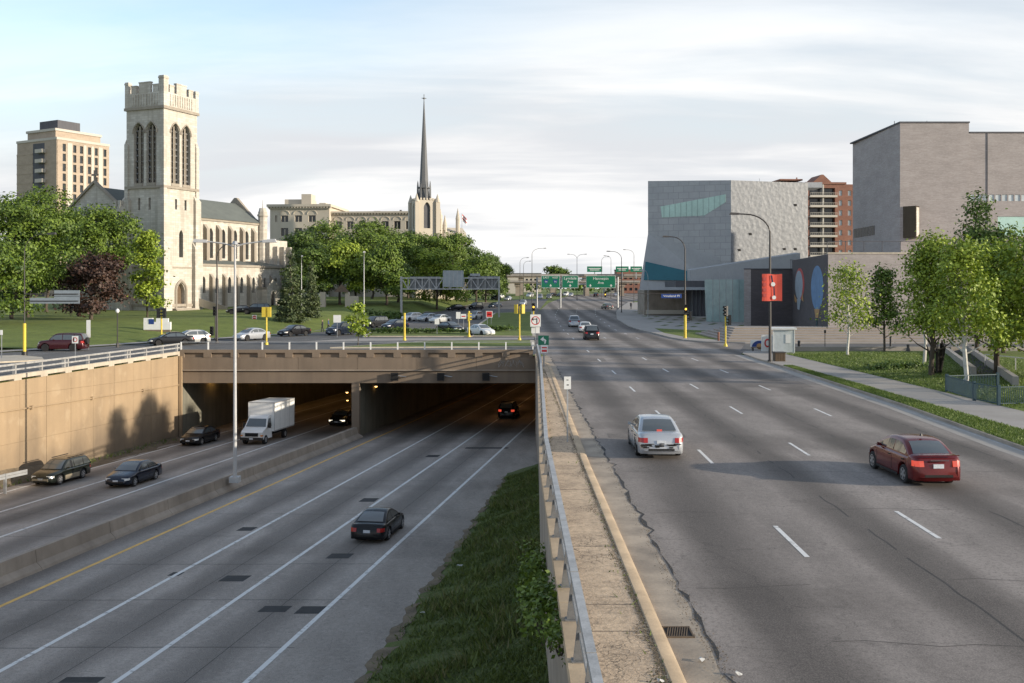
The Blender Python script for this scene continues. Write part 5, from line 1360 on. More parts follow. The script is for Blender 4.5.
m.build('cornice', M['buff'], t)
m = MB(); m.box(3, 11, 5, 12, z2(204.5), z2(198)); m.box(8.5, 11.5, 4, 9, z2(204.5), z2(193)); m.box(14, 16, 4, 8, z2(204.5), z2(202)); m.build('roof_house', M['buff'], t)
L2_ = at(412, 304) - at(330, 304) + 6
m = MB(); m.m = frame_m((w1, 3, 0), (1, 0)); holes = [rect(1.2 + 3.6 * k, 3.2 + 3.6 * k, z2(229), z2(221)) for k in range(8)]
wall_open(m, rect(0, L2_, 0, z2(213)), holes, .5); add_windows(t, m.m, holes, .48, 'winglass', mull=1, mmat='buff'); m.m = Matrix(); m.box(w1 + .01, w1 + L2_, 3.6, 20, 0, z2(213)); m.build('long_wing', M['buff'], t)
m = MB()
for k in range(8): c = w1 + 2.2 + 3.6 * k; m.tube([(c + 1.35 * math.cos(a), 2.94, z2(220) + 1.1 * math.sin(a)) for a in np.linspace(0, PI, 9)], .13, 5)
m.box(w1, w1 + L2_ + .5, 2.2, 20.5, z2(213), z2(211.2))
for x in np.arange(w1, w1 + L2_, .95): m.box(x, x + .45, 2.35, 3, z2(214.2), z2(213) - .02)
m.build('wing_cornice', M['buff'], t)
m = MB(); m.box(w1 + 12, w1 + 14, 8, 10, z2(211.2), z2(209.5)); m.box(w1 + 20, w1 + 20.6, 8, 8.6, z2(211.2), z2(208.5)); m.build('roof_vent', M['apt_shade'], t)
# ---- church with the needle spire
t = thing('spire_church', 'distant stone church with a very tall slender dark needle spire above the trees', 'church', (at(424, 285), 285, gz(285) + 1.2), RA(22)); t.scale = (.75, .75, .75)
z3 = lambda py: CAMZ + (HY - py) * 380 / F - gz(380)
m = MB()
for k in range(4):
    m.m = Matrix.Rotation(k * PI / 2, 4, 'Z') @ frame_m((-4.0, -4.0, 0), (1, 0)); h = [lancet(4.0, z3(226), 2.6, z3(200) - z3(226))]
    wall_open(m, rect(0, 8.0, 0, z3(198)), h, .8)
    w = MB(); w.m = m.m; w.face([(p[0], .78, p[1]) for p in h[0]]); w.build('belfry_opening', M['apt_shade'], t)
m.m = Matrix(); m.face([(-4, -4, z3(198)), (4, -4, z3(198)), (4, 4, z3(198)), (-4, 4, z3(198))]); m.build('tower', M['buff'], t)
m = MB()
for sx in (-1, 1):
    for sy in (-1, 1):
        m.box(*sorted((sx * 3.3, sx * 4.9)), *sorted((sy * 3.3, sy * 4.9)), 0, z3(200)); m.cone((sx * 4.1, sy * 4.1), 1.1, .1, z3(200), z3(192), 8)
    for d in np.arange(-2.4, 2.6, 1.2): m.box(sx * 4 - .25, sx * 4 + .25, d - .3, d + .3, z3(198), z3(196)); m.box(d - .3, d + .3, sx * 4 - .25, sx * 4 + .25, z3(198), z3(196))
m.build('pinnacle', M['buff'], t)
m = MB(); m.cone((0, 0), 2.2, 1.8, z3(198), z3(183), 8); m.cone((0, 0), 1.8, .14, z3(183), z3(97), 8)
for k in range(8):
    a = k * PI / 4; x, y = 2.55 * math.cos(a), 2.55 * math.sin(a); m.cone((x, y), .38, .28, z3(198), z3(185), 5); m.cone((x, y), .3, .03, z3(185), z3(178), 5)
m.cone((0, 0), 2.75, 2.75, z3(185.5), z3(184.5), 8)
m.build('spire', M['spire'], t)
m = MB(); m.tube([(0, 0, z3(98)), (0, 0, z3(91.5))], .13, 6); m.tube([(-.95, 0, z3(95.5)), (.95, 0, z3(95.5))], .13, 6); m.cone((0, 0), .45, .45, z3(96.2), z3(95), 8); m.build('finial_cross', M['spire'], t)
m = MB(); m.box(5, 16, -3, 6, 0, z3(230)); m.hexa([(5, -3, z3(230)), (16, -3, z3(230)), (16, 6, z3(230)), (5, 6, z3(230)), (5, 1.4, z3(224)), (16, 1.4, z3(224)), (16, 1.6, z3(224)), (5, 1.6, z3(224))])
for x, p_ in ((5.6, 206), (7.4, 212), (12.6, 205)): m.cone((x, -3), .85, .85, 0, z3(p_ + 11), 8); m.cone((x, -3), .95, .05, z3(p_ + 11), z3(p_), 8)
m.build('church_body', M['buff'], t)
# ---- flag
p = Vector((at(462, 330), 330, gz(330)))
t = thing('flagpole', 'small striped flag flying on a pole right of the needle spire', 'flag', p)
zf = lambda py: CAMZ + (HY - py) * 330 / F - p.z
m = MB(); m.tube([(0, 0, 0), (0, 0, zf(213.5))], .09, 6); m.build('pole', M['ltpole'], t)
m = MB(); n_ = 6
for k in range(n_):
    a, b = k / n_, (k + 1) / n_; f = lambda u: (.1 + u * 1.5, .25 * math.sin(u * 6), -u * 1.6)
    for j in range(4):
        m.k = j % 2; z0, z1 = zf(214) - j * .55, zf(214) - (j + 1) * .55
        (x0, y0, d0), (x1, y1, d1) = f(a), f(b); m.face([(x0, y0, z1 + d0), (x1, y1, z1 + d1), (x1, y1, z0 + d1), (x0, y0, z0 + d0)])
m.build('flag_cloth', [M['flag_red'], M['sign_white']], t)

# ---- aluminium clad museum
k = N('alu_panels'); tc = k.new('ShaderNodeTexCoord'); sep = k.new('ShaderNodeSeparateXYZ'); k.l.new(tc.outputs['Object'], sep.inputs[0])
cmb = k.new('ShaderNodeCombineXYZ'); k.l.new(sep.outputs[0], cmb.inputs[0]); k.l.new(sep.outputs[2], cmb.inputs[1])
br = k.new('ShaderNodeTexBrick'); k.l.new(cmb.outputs[0], br.inputs[0])
for nm, v in (('Color1', (.36, .365, .375, 1)), ('Color2', (.40, .405, .41, 1)), ('Mortar', (.28, .283, .285, 1))): br.inputs[nm].default_value = v
br.inputs['Scale'].default_value = 1; br.inputs['Brick Width'].default_value = 1.9; br.inputs['Row Height'].default_value = 1.25; br.inputs['Mortar Size'].default_value = .05
k.bump(k.noise(1.5, 5), .25, .2); M['alu_panels'] = k.fin(k.mix(k.ramp(k.noise(.5, 5), .35, .7, 0, .4), br.outputs['Color'], (.27, .28, .295)), .5, Metallic=.25)
k = N('alu_embossed'); vo = k.new('ShaderNodeTexVoronoi', feature='F1'); vo.inputs['Scale'].default_value = 1.15; k.l.new(k.pos(), vo.inputs['Vector'])
br2 = k.new('ShaderNodeTexBrick'); k.l.new(tc.outputs[0], br2.inputs[0]) if False else None
nz = k.noise(1.4, 4); k.bump(k.math('ADD', vo.outputs['Distance'], k.math('MULTIPLY', nz, .8)), .35, .14)
M['alu_embossed'] = k.fin(k.mix(k.ramp(k.noise(2.5, 4), .4, .7), (.225, .235, .25), (.17, .178, .19)), .55, Metallic=.1)
A_, B_, C_ = Vector((at(648, 198), 198)), Vector((at(731, 192), 192)), Vector((at(808, 197), 197))
t = thing('metal_museum_wing', 'folded museum block clad in grey metal panels with a slanted pale green window', 'museum', (B_.x, B_.y, 0))
o3 = Vector((B_.x, B_.y))
def onp(px, py, P, Q, push=0.0):
    r = (px - CX) / F; d = Q - P; s = (r * P.y - P.x) / (d.x - r * d.y); x, y = P.x + d.x * s, P.y + d.y * s
    n = Vector((d.y, -d.x)).normalized(); x += n.x * push; y += n.y * push
    return (x - o3.x, y - o3.y, CAMZ + (HY - py) / F * (y - n.y * push))
a0, b0, c0 = A_ - o3, B_ - o3, C_ - o3; TZ, BZ = 27.0, 5.9
m = MB(); bk = 26
m.face([onp(648, 181, A_, B_), (b0.x, b0.y, TZ), onp(731, 268, A_, B_), onp(720, 258, A_, B_), onp(648, 233, A_, B_)])
m.face([(b0.x, b0.y, BZ), onp(731, 268, A_, B_), onp(720, 258, A_, B_), onp(648, 233, A_, B_), (a0.x, a0.y, BZ)])
m.face([onp(648, 181, A_, B_), (a0.x, a0.y, BZ), (a0.x + 5, a0.y + bk, BZ), (a0.x + 5, a0.y + bk, TZ)])
m.face([onp(648, 181, A_, B_), (b0.x, b0.y, TZ), (c0.x, c0.y, TZ), (c0.x + 2, c0.y + bk, TZ), (a0.x + 5, a0.y + bk, TZ)])
m.build('panel_face', M['alu_panels'], t)
m = MB(); m.face([(b0.x, b0.y, -.5), (c0.x, c0.y, -.5), (c0.x, c0.y, TZ), (b0.x, b0.y, TZ)]); m.face([(c0.x, c0.y, -.5), (c0.x + 2, c0.y + bk, -.5), (c0.x + 2, c0.y + bk, TZ), (c0.x, c0.y, TZ)]); m.build('embossed_face', M['alu_embossed'], t)
P1, P2, P3, P4 = onp(648.2, 233, A_, B_, .03), onp(720, 257.5, A_, B_, .03), onp(719.5, 290, A_, B_, .5), onp(643, 290, A_, B_, 3.0)
m = MB(); m.face([P1, P2, P3, P4]); m.face([P1, P4, onp(648.2, 290, A_, B_, -.5)]); m.face([P4, P3, onp(719.5, 290, A_, B_, -1), onp(648, 290, A_, B_, -1)]); m.face([P2, P3, onp(719.5, 290, A_, B_, -.02)]); m.build('tilted_facet', M['metal_blue'], t)
def facet(px, py):   # point on the tilted facet plane pushed 4 cm out
    a, b, c = Vector(P1) , Vector(P2), Vector(P4); n = (b - a).cross(c - a).normalized(); n = n if n.y < 0 else -n
    o = Vector((-o3.x, -o3.y, CAMZ)); d = Vector(((px - CX) / F, 1, (HY - py) / F)); s = (a + n * .06 - o).dot(n) / d.dot(n); return o + d * s
m = MB(); m.face([facet(645.5, 261.5), facet(688, 271), facet(687.5, 280.5), facet(643.8, 280)]); m.build('teal_window', M['glass_teal'], t)
m = MB(); m.face([onp(660.5, 206.5, A_, B_, .05), onp(726, 194.2, A_, B_, .05), onp(726, 202, A_, B_, .05), onp(704.5, 215.5, A_, B_, .05), onp(662, 217.5, A_, B_, .05)]); o = m.build('slanted_window', M['glass_mint'], t)
m = MB()
for px in np.arange(664, 726, 5.6):
    f = (px - 660.5) / 65.5; top = 206.5 + f * (194.2 - 206.5); bot = 217.3 if px < 704.5 else 215.5 - (px - 704.5) / 21.5 * 13.5
    m.beam(onp(px, top, A_, B_, .09), onp(px, bot, A_, B_, .09), .06, .08)
m.build('mullion', M['glass_green'], o)
for (px, py) in ((795, 205), (750, 234), (739, 250), (784, 249), (795, 249)):
    m = MB(); m.face([onp(px - 1.5, py - 1, B_, C_, .06), onp(px + 1.5, py - 1.2, B_, C_, .06), onp(px + 1.8, py + 1.2, B_, C_, .06), onp(px - .6, py + 1.2, B_, C_, .06)]); m.build('small_window', M['under'], t)
m = MB(); m.box(-7, 0, 3, 20, -.4, BZ); m.build('recessed_entrance', M['apt_shade'], t)
m = MB(); m.box(-15.5, -7, 9, 20, -.4, BZ); m.build('entrance_wall', M['barrier'], t)
m = MB()
for k in range(9): m.box(-7 + .78 * k, -6.95 + .78 * k, 2.8, 2.98, -.2, BZ - .1)
m.build('entrance_mullion', M['galv'], t)
m = MB(); m.box(-15.5, -4, 6.5, 7.0, 1.0, 1.8); m.build('entrance_beam', M['buff'], t)
m = MB(); m.tube([(7, 6, TZ), (7, 6, TZ + 1)], .05, 5); m.box(15, 22, 14, 20, TZ, TZ + 1.1); m.build('roof_plant', M['galv'], t)
# ---- green glass pavilion
t = thing('glass_pavilion', 'low curved green glass wall between the metal museum block and the shaded brick block', 'pavilion', (at(712, 172), 172, gz(172)))
m = MB(); pl = []
for k in range(9): a = k / 8; pl.append((a * 8.5 - 1.0, -1.6 * math.sin(a * PI * .6), 0))
hgt = 7.4
for a, b in zip(pl, pl[1:]): m.hexa([(a[0], a[1], -.3), (b[0], b[1], -.3), (b[0], b[1] + .25, -.3), (a[0], a[1] + .25, -.3), (a[0] - .3 * (a is pl[0]), a[1], hgt), (b[0], b[1], hgt), (b[0], b[1] + .25, hgt), (a[0], a[1] + .25, hgt)])
m.build('glass_wall', M['glass_green'], t)
m = MB()
for q in pl: m.box(q[0] - .03, q[0] + .03, q[1] - .05, q[1] - .005, -.2, hgt + 1.4)
m.build('mullion', M['galv'], t)
m = MB(); m.box(-6, 9, 1.5, 14, hgt - 1.3, hgt - .2); m.build('roof', M['apt_shade'], t)
m = MB(); m.hexa([(-2, 10, 6.2), (17, 6, 7.6), (17, 9, 7.6), (-2, 13, 6.2), (-2, 10, 9.2), (17, 6, 12.2), (17, 9, 12.4), (-2, 13, 9.4)]); m.build('sloping_roof_band', M['metal_blue'], t)
# ---- shadowed brick block behind the banner, its shade put into the wall colour
def zY(py, Y): return CAMZ + (HY - py) * Y / F
t = thing('shaded_brick_block', 'low shaded brick museum block with a plain wall behind the red banner', 'museum', (at(744, 158), 158, .1))
wd = at(791, 158) - at(744, 158); zt_ = zY(270, 158)
m = MB(); m.hexa([(0, 0, 0), (1.1, 0, 0), (5, 14, 0), (4.2, 14, 0), (0, 0, zt_), (1.1, 0, zt_), (5, 14, zt_), (4.2, 14, zt_)]); m.build('end_wall', M['wbrick'], t)
m = MB(); m.hexa([(1.1, .03, 0), (wd + 2, .03, 0), (wd + 2, 14, 0), (5.0, 14, 0), (1.1, .03, zt_ - .02), (wd + 2, .03, zt_ - .02), (wd + 2, 14, zt_ - .02), (5.0, 14, zt_ - .02)]); m.build('wall', M['wbrick_shaded'], t)
m = MB(); m.hexa([(-.06, -.06, zt_), (wd + 2, -.06, zt_), (wd + 2, 14, zt_), (4.15, 14, zt_), (-.06, -.06, zt_ + .15), (wd + 2, -.06, zt_ + .15), (wd + 2, 14, zt_ + .15), (4.15, 14, zt_ + .15)]); m.build('roof_coping', M['apt_shade'], t)
m = MB()
for x in np.arange(8.2 - .5, wd + 1, 1.2): m.box(x, x + .06, 1, 1.06, zt_, zt_ + 1.6)
m.box(7.6, wd + 2, .98, 1.06, zt_ + 1.5, zt_ + 1.58); m.build('roof_railing', M['apt_shade'], t)
# ---- lower brick block with murals
t = thing('mural_brick_block', 'broad low brick museum block with two painted ovals on its dark side', 'museum', (41.3, 130, .8))
zt_ = zY(254, 130) - .8
m = MB(); m.hexa([(0, 0, -1), (75, 0, -1), (75, 30, -1), (3.2, 28, -1), (0, 0, zt_), (75, 0, zt_), (75, 30, zt_), (3.2, 28, zt_)]); m.build('wall', M['wbrick'], t)
m = MB(); m.m = frame_m((3.2, 28, 0), (-3.2, -28)); LW = math.hypot(3.2, 28); m.box(.05, LW - .02, -.02, .0, -.9, zt_ - .05); m.build('shaded_side', M['wbrick_shaded'], t)  # thin sheet in the darkened brick; shade of this side painted in
m = MB(); m.box(-.08, 75, -.08, .3, zt_, zt_ + .22); m.box(12, 75, .6, .8, zt_ + .22, zt_ + 1.2); m.build('coping', M['parapet'], t)
m = MB()
for x in np.arange(-0.0, 70, 2.4): m.box(x, x + .07, .45, .52, zt_ + .2, zt_ + 1.7)
m.box(0, 70, .45, .52, zt_ + 1.62, zt_ + 1.7); m.build('roof_railing', M['apt_shade'], t)
# ovals (flat paintings on the wall)
oM = frame_m((41.3 + 3.2, 130 + 28, .8), (-3.2, -28))
Pq, Qq = Vector((44.5, 158)), Vector((41.3, 130))
def wallpt(px, py, push=.05):
    r = (px - CX) / F; d = Qq - Pq; s = (r * Pq.y - Pq.x) / (d.x - r * d.y); x, y = Pq.x + d.x * s, Pq.y + d.y * s
    return (x - push, y, CAMZ + (HY - py) / F * y)
def mural(name, label, parts):
    o = None
    c = wallpt(*parts[0][1][0]); t = thing(name, label, 'mural', c, 0, 'painted ovals on the museum side wall')
    for i, (mt, pts) in enumerate(parts):
        m = MB(); m.m = Matrix.Translation((-c[0], -c[1], -c[2])); m.face([wallpt(*q, .04 + .012 * i) for q in pts]); m.build('painted_shape', M[mt], t)
def ell(cx, cy, rx, ry, a0=0, a1=2 * PI, n=24): return [(cx + rx * math.cos(a0 + (a1 - a0) * q / n), cy + ry * math.sin(a0 + (a1 - a0) * q / n)) for q in range(n)]
mural('mural', 'large blue painted oval with an ochre tip on the shaded brick side wall', [('mural_blue', ell(817.5, 288, 6.2, 22.5)), ('mural_ochre', [(814.5, 309), (820, 309), (818.5, 318), (816, 318)]), ('glass_teal', [(816.8, 318), (817.8, 318), (817.5, 327), (817.0, 327)])])
mural('mural', 'smaller painted oval with red rim and yellow tail on the shaded brick side wall', [('mural_red', ell(800, 284, 4.6, 16)), ('mural_grey', ell(799.2, 285, 3.8, 14.5)), ('mural_ochre', [(794.5, 294), (797.5, 300), (796.5, 303), (795, 301)]), ('mural_ochre', [(803, 292), (804, 302), (802, 300)]), ('mural_grey', [(797.5, 299), (801.5, 299), (800, 310), (798, 309)])])
# ---- big brick block
t = thing('tall_brick_block', 'tall windowless grey brown brick museum block on the right with a small bronze bay', 'museum', (58.5, 150, 1.0))
zT, zE = zY(123, 150) - 1, zY(133, 150) - 1; x1 = at(969, 150) - 58.5
m = MB(); m.hexa([(0, 0, -1), (x1, 0, -1), (x1, 24, -1), (.4, 22, -1), (0, 0, zT), (x1, 0, zT), (x1, 24, zT), (.4, 22, zT)]); m.build('main_block', M['wbrick'], t)
m = MB(); m.m = frame_m((x1, .05, 0), (1, 0)); hs = [(.0 + .98 * k + .1, .98 * k + .9, zY(201, 150) - 1, zY(194.5, 150) - 1) for k in range(18)] + [(at(998, 150) - at(969, 150), 18, zY(236, 150) - 1, zY(216.5, 150) - 1)]
grid_wall(m, 34, -1, zE, hs, .12); add_windows(t, m.m, [rect(*h) for h in hs[:-1]], .10, 'ltglass'); add_windows(t, m.m, [rect(*hs[-1])], .10, 'glass_mint', 'large_window', mull=4, mmat='apt_shade')
m.m = Matrix(); m.box(x1 + .01, x1 + 34, .45, 24, -1, zE - .01); m.build('side_block', M['wbrick'], t)
m = MB(); m.box(-.1, x1 + .1, -.1, .4, zT, zT + .22); m.box(-.1, .5, .4, 22, zT, zT + .22); m.box(x1 + .1, x1 + 34, -.05, .4, zE, zE + .2); m.box(at(987, 150) - 58.5, at(987, 150) - 58.4, -.03, .04, 0, zE); m.build('coping', M['apt_shade'], t)
m = MB(); m.box(at(973, 150) - 58.5, at(975, 150) - 58.5, 3, 3.5, zE, zE + .7); m.tube([(x1 * .55, 4, zT), (x1 * .55, 4, zT + 1)], .04, 5); m.tube([(.3, 3, zT), (.3, 3, zT + .8)], .05, 5); m.build('roof_vent', M['apt_shade'], t)
bx0, bx1, bz0, bz1 = at(903, 150) - 58.5, at(918, 150) - 58.5, zY(238, 150) - 1, zY(206.5, 150) - 1
m = MB(); m.hexa([(bx0, -.02, bz0), (bx1, -.02, bz0), (bx1, -.5, bz0), (bx1 - .95, -1.5, bz0), (bx0, -.02, bz1), (bx1, -.02, bz1), (bx1, -.5, bz1), (bx1 - .95, -1.5, bz1)]); m.build('bronze_bay', M['copper'], t)
m = MB(); m.hexa([(bx1 - .8, -1.42, bz0 + .2), (bx1 - .12, -.74, bz0 + .2), (bx1 - .12, -.68, bz0 + .2), (bx1 - .8, -1.3, bz0 + .2), (bx1 - .8, -1.42, bz1 - .2), (bx1 - .12, -.74, bz1 - .2), (bx1 - .12, -.68, bz1 - .2), (bx1 - .8, -1.3, bz1 - .2)]); m.build('bay_blind', M['limestone'], t)
m = MB(); m.m = frame_m((.4, 22, 0), (-.4, -22))
hs = [(.6 + 1.5 * k, 1.9 + 1.5 * k, zY(237, 168) - 1, zY(228, 168) - 1) for k in range(7)]
for h in hs: m.box(h[0], h[1], -.04, 0, h[2], h[3])
m.build('ribbon_window', M['winglass'], t)
# ---- red brick apartments
t = thing('red_apartment_block', 'red brick apartment block with stacked pale balconies between the museum blocks', 'apartment block', (at(806, 300), 300, gz(300)), RA(4))
zr = lambda py: CAMZ + (HY - py) * .3015 - gz(300)
W3 = at(853, 300) - at(806, 300) + 2; H3 = zr(184)
m = MB(); m.m = frame_m((0, 0, 0), (1, 0)); hs = [(1.0, 9.0, 2 + 3 * f, 4.6 + 3 * f) for f in range(11)] + [(10.2, 11.2, 2.3 + 3 * f, 3.9 + 3 * f) for f in range(11)] + [(13.0, 14.0, 2.3 + 3 * f, 3.9 + 3 * f) for f in range(11)]
grid_wall(m, W3, 0, H3, hs, 1.2); add_windows(t, m.m, [rect(*h) for h in hs if h[0] != 1.0], .3, 'ltglass'); add_windows(t, m.m, [rect(*h) for h in hs if h[0] == 1.0], 1.19, 'winglass', 'balcony_glazing'); m.m = Matrix(); m.box(0.01, W3 - .01, 1.3, 16, 0, H3); m.build('facade', M['apt_red'], t)
m = MB(); m.hexa([(1.5, -.2, H3), (8.5, -.2, H3), (8.5, 8, H3), (1.5, 8, H3), (4.7, -.2, zr(174.5)), (5.3, -.2, zr(174.5)), (5.3, 8, zr(174.5)), (4.7, 8, zr(174.5))]); m.box(-.3, 12.4, -.3, 0, H3, H3 + .6); m.build('roof_gable', M['apt_red'], t)
for f in range(11):
    m = MB(); m.box(.8, 9.2, -1.4, 0, 1.7 + 3 * f, 2.0 + 3 * f); m.box(.8, 9.2, -1.4, -1.34, 2.0 + 3 * f, 2.35 + 3 * f)
    for x in np.arange(.8, 9.3, .6): m.box(x, x + .05, -1.4, -1.35, 2.3 + 3 * f, 3.0 + 3 * f)
    m.box(.8, 9.2, -1.42, -1.34, 2.95 + 3 * f, 3.05 + 3 * f); m.build('balcony', M['apt_pale'], t)
m = MB(); m.box(4.8, 5.2, -.9, .0, 0, H3 - .2); m.build('balcony_fin', M['limestone'], t)
m = MB(); m.box(-6, 0, 3, 14, 0, zr(181)); m.box(-1.5, -1.2, 4, 4.3, zr(181), zr(176)); m.box(-7, 0, 2.8, 14, zr(179.5), zr(178)); m.build('rear_wing', M['apt_red'], t)
# ---- terrace steps in front of the brick blocks
t = thing('terrace_steps', 'wide pale stone terrace steps rising to the brick museum blocks', 'steps', (26, 112.5, .1))
m = MB()
for k in range(6): m.box(-1.6 + k * .8, 75, k * 2.9, 20, .0 if k == 0 else .17 * k, .17 * (k + 1))
m.build('step', M['step'], t)
m = MB()
for k in range(6): m.box(-1.62 + k * .8, 75, k * 2.9 - .02, k * 2.9 + .06, .17 * (k + 1) - .10, .17 * (k + 1) - .02)
m.build('step_nosing', M['barrier'], t)
t = thing('low_plaza_wall', 'low pale concrete kerb wall between the right lawn and the side street', 'wall', (27, 95.3, .12))
m = MB(); m.box(0, 80, 0, .35, 0, .45); m.build('wall_body', M['walk2'], t)

# ---- far overpasses
def overpass(label, px0, px1, Y, py_top, py_bot, npier, z0):
    t = thing('overpass', label, 'overpass', (at(px0, Y), Y, gz(Y)), 0, 'far motorway overpasses')
    L = at(px1, Y) - at(px0, Y); a, b = zY(py_bot, Y) - gz(Y), zY(py_top, Y) - gz(Y)
    m = MB(); m.box(0, L, 0, 9, a, a + (b - a) * .55); m.build('deck', M['barrier'], t)
    m = MB(); m.box(0, L, -.4, 0, a + (b - a) * .4, b); m.box(0, L, 9, 9.3, a + (b - a) * .5, b); m.build('parapet', M['walk2'], t)
    for k in range(npier):
        x = L * (k + .5) / npier; m = MB(); m.box(x - .8, x + .8, 1.5, 7.5, 0, a); m.box(x - 1.2, x + 1.2, .8, 8.2, a - 1.2, a); m.build('pier', M['barrier'], t)
overpass('upper far motorway overpass with a pale parapet crossing behind the green signs', 440, 700, 430, 274, 277.5, 8, 0)
overpass('lower far motorway overpass with a grey deck under the pale one', 430, 640, 400, 280.5, 283.5, 6, 0)
# ================================================================== VEHICLES
PL = math.atan(-.028)
def lcar(kind, label, px, py, toward, col, lit=(), far=False, cat='car', off=0.0):
    p = LG(px, py); p.z += .006
    return car(kind, label, cat, p, (180 if toward else 0) - 7.8 + off, COLS and col, far, lit, pitch=(PL if not toward else -PL))
def ucar(kind, label, px, py, head, col, lit=(), far=False, cat='car', name=None, group=VG, z=.008):
    p = G(px, py); p.z += z
    return car(kind, label, cat, p, head, col, far, lit, group=group, name=name)
tcar = lcar('coupe', 'black car seen from behind in the middle lane of the sunken road', 379, 534, False, 'black')
lcar('wagon', 'dark green station wagon with tan lower sides by the sand coloured wall', 61, 481, True, 'green', cat='car')
lcar('sedan', 'dark blue saloon beside the station wagon on the sunken road', 134, 482.5, True, 'navy')
lcar('sedan', 'black saloon coming out of the tunnel beside the white truck', 200, 443, True, 'black')
box_truck(LG(267, 440) + Vector((0, 0, .006)), 172.2, -PL)
lcar('sedan', 'dark car with lit headlamps deep in the left tunnel tube', 343, 424, True, 'charcoal', ('head',))
lcar('suv', 'dark car with red tail lamps inside the right tunnel tube', 509, 417, False, 'black', ('tail',))
ucar('sedan', 'dirty silver saloon with a battered rear bumper in the left lane of the upper road', 653.8, 450, -1, 'silver').scale = (.94, .94, .94)
ucar('compact', 'dark red saloon with lit tail lamps near the right verge of the upper road', 911.0, 476, 1.5, 'red', ('tail',)).scale = (.96, .96, .96)
ucar('suv', 'silver sport utility car leading the three cars past the crossing', 574, 326.5, -2, 'silver', far=True)
ucar('sedan', 'white saloon between the two others past the crossing', 585, 332, -2, 'white', far=True)
ucar('suv', 'dark grey car nearest of the three past the crossing', 591, 339.5, -1.5, 'charcoal', far=True)
ucar('sedan', 'lone grey car where the upper road bends away by the plaza', 607, 309, 12, 'grey', far=True)
UC = [
 ('suv', 'maroon sport utility car passing the church lawn, spare wheel at its back', 63, 350.8, 93, 'maroon'),
 ('hatch', 'silver white small crossover car near the white church sign', 190, 343.8, 132, 'pearl'),
 ('sedan', 'dark car nose just ahead of the silver white crossover', 171, 345.3, 120, 'charcoal'),
 ('sedan', 'silver saloon passing right of the pale double lamp post', 251.5, 340.2, 148, 'silver'),
 ('sedan', 'black saloon by the spruce trees on the cross street', 294, 336, 148, 'black'),
 ('suv', 'dark blue sport utility car behind the leafy sapling', 341, 335, 148, 'navy'),
 ('suv', 'dark sport utility car just right of the leafy sapling', 375, 327.5, 145, 'charcoal'),
 ('sedan', 'dark blue saloon behind the yellow post on the grass island', 395, 329, 145, 'navy'),
 ('hatch', 'white car under the left leg of the truss gantry', 412, 321, 140, 'white'),
 ('sedan', 'silver car second in the queue under the truss gantry', 428, 321.3, 145, 'silver'),
 ('sedan', 'pale silver car behind the white post sign under the truss gantry', 440, 322.8, 148, 'pearl'),
 ('sedan', 'dark grey saloon behind the hedge of the grass island', 450, 332, -140, 'charcoal'),
 ('sedan', 'white saloon waiting at the crossing beside the green median', 481, 335.4, -146, 'white'),
 ('hatch', 'silver car beyond the two small white signs', 475, 319.3, 160, 'silver'),
 ('sedan', 'black saloon with a pale stripe on the far bend by the trees', 456, 310.5, 130, 'black'),
 ('suv', 'black pickup like car on the far bend near the gantry sign backs', 476, 309.6, 150, 'black'),
 ('sedan', 'dark blue car beside the right leg of the truss gantry', 495, 307.8, 150, 'blue'),
 ('sedan', 'silver car on the far road beyond the right leg of the truss gantry', 508, 300.5, 165, 'silver'),
 ('hatch', 'dark car roof at the far end of the left road', 496, 300.0, 150, 'charcoal'),
 ('hatch', 'silver car half hidden behind the median signal', 523, 305.5, 172, 'silver'),
 ('suv', 'silver sport utility car coming towards us under the first green sign', 540, 299.0, 172, 'silver'),
 ('sedan', 'black parked car by the church aisle, left of two', 241, 325.0, 100, 'black'),
 ('suv', 'black parked car by the church porch, right of two', 256, 325.0, 100, 'black'),
]
for k, lab, px, py, hd, c in UC:
    z = .008
    t = ucar(k, lab, px, py, hd, c, far=True, cat='car', z=z)
    if 'parked' in lab: t.location = (at(px, 163), 163, hill(at(px, 163), 163) + .03)
for i, (px, Y, hd, c, k) in enumerate(((553, 395, 150, 'black', 'sedan'), (560, 385, 160, 'charcoal', 'sedan'), (566, 400, 165, 'white', 'suv'), (571, 392, 170, 'silver', 'sedan'), (596, 380, -8, 'black', 'suv'), (616, 395, -8, 'silver', 'sedan'), (549, 350, 175, 'grey', 'suv'), (500, 360, 160, 'white', 'sedan'), (530, 375, 160, 'pearl', 'suv'))):
    labs = ['tiny black car below the second green sign, leftmost of its row', 'tiny dark grey car second in the row below the green signs', 'tiny white car in the row below the middle green sign', 'tiny silver car ending the row below the middle green sign', 'tiny black car below the widest green sign', 'tiny silver car below the right edge of the widest green sign', 'small grey car below the first green sign, behind the silver one', 'tiny white car far behind the right gantry leg', 'tiny pale car on the far road just left of the green signs']
    car(k, labs[i], 'car', Vector((at(px, Y), Y, gz(Y) + .01)), hd, c, True)
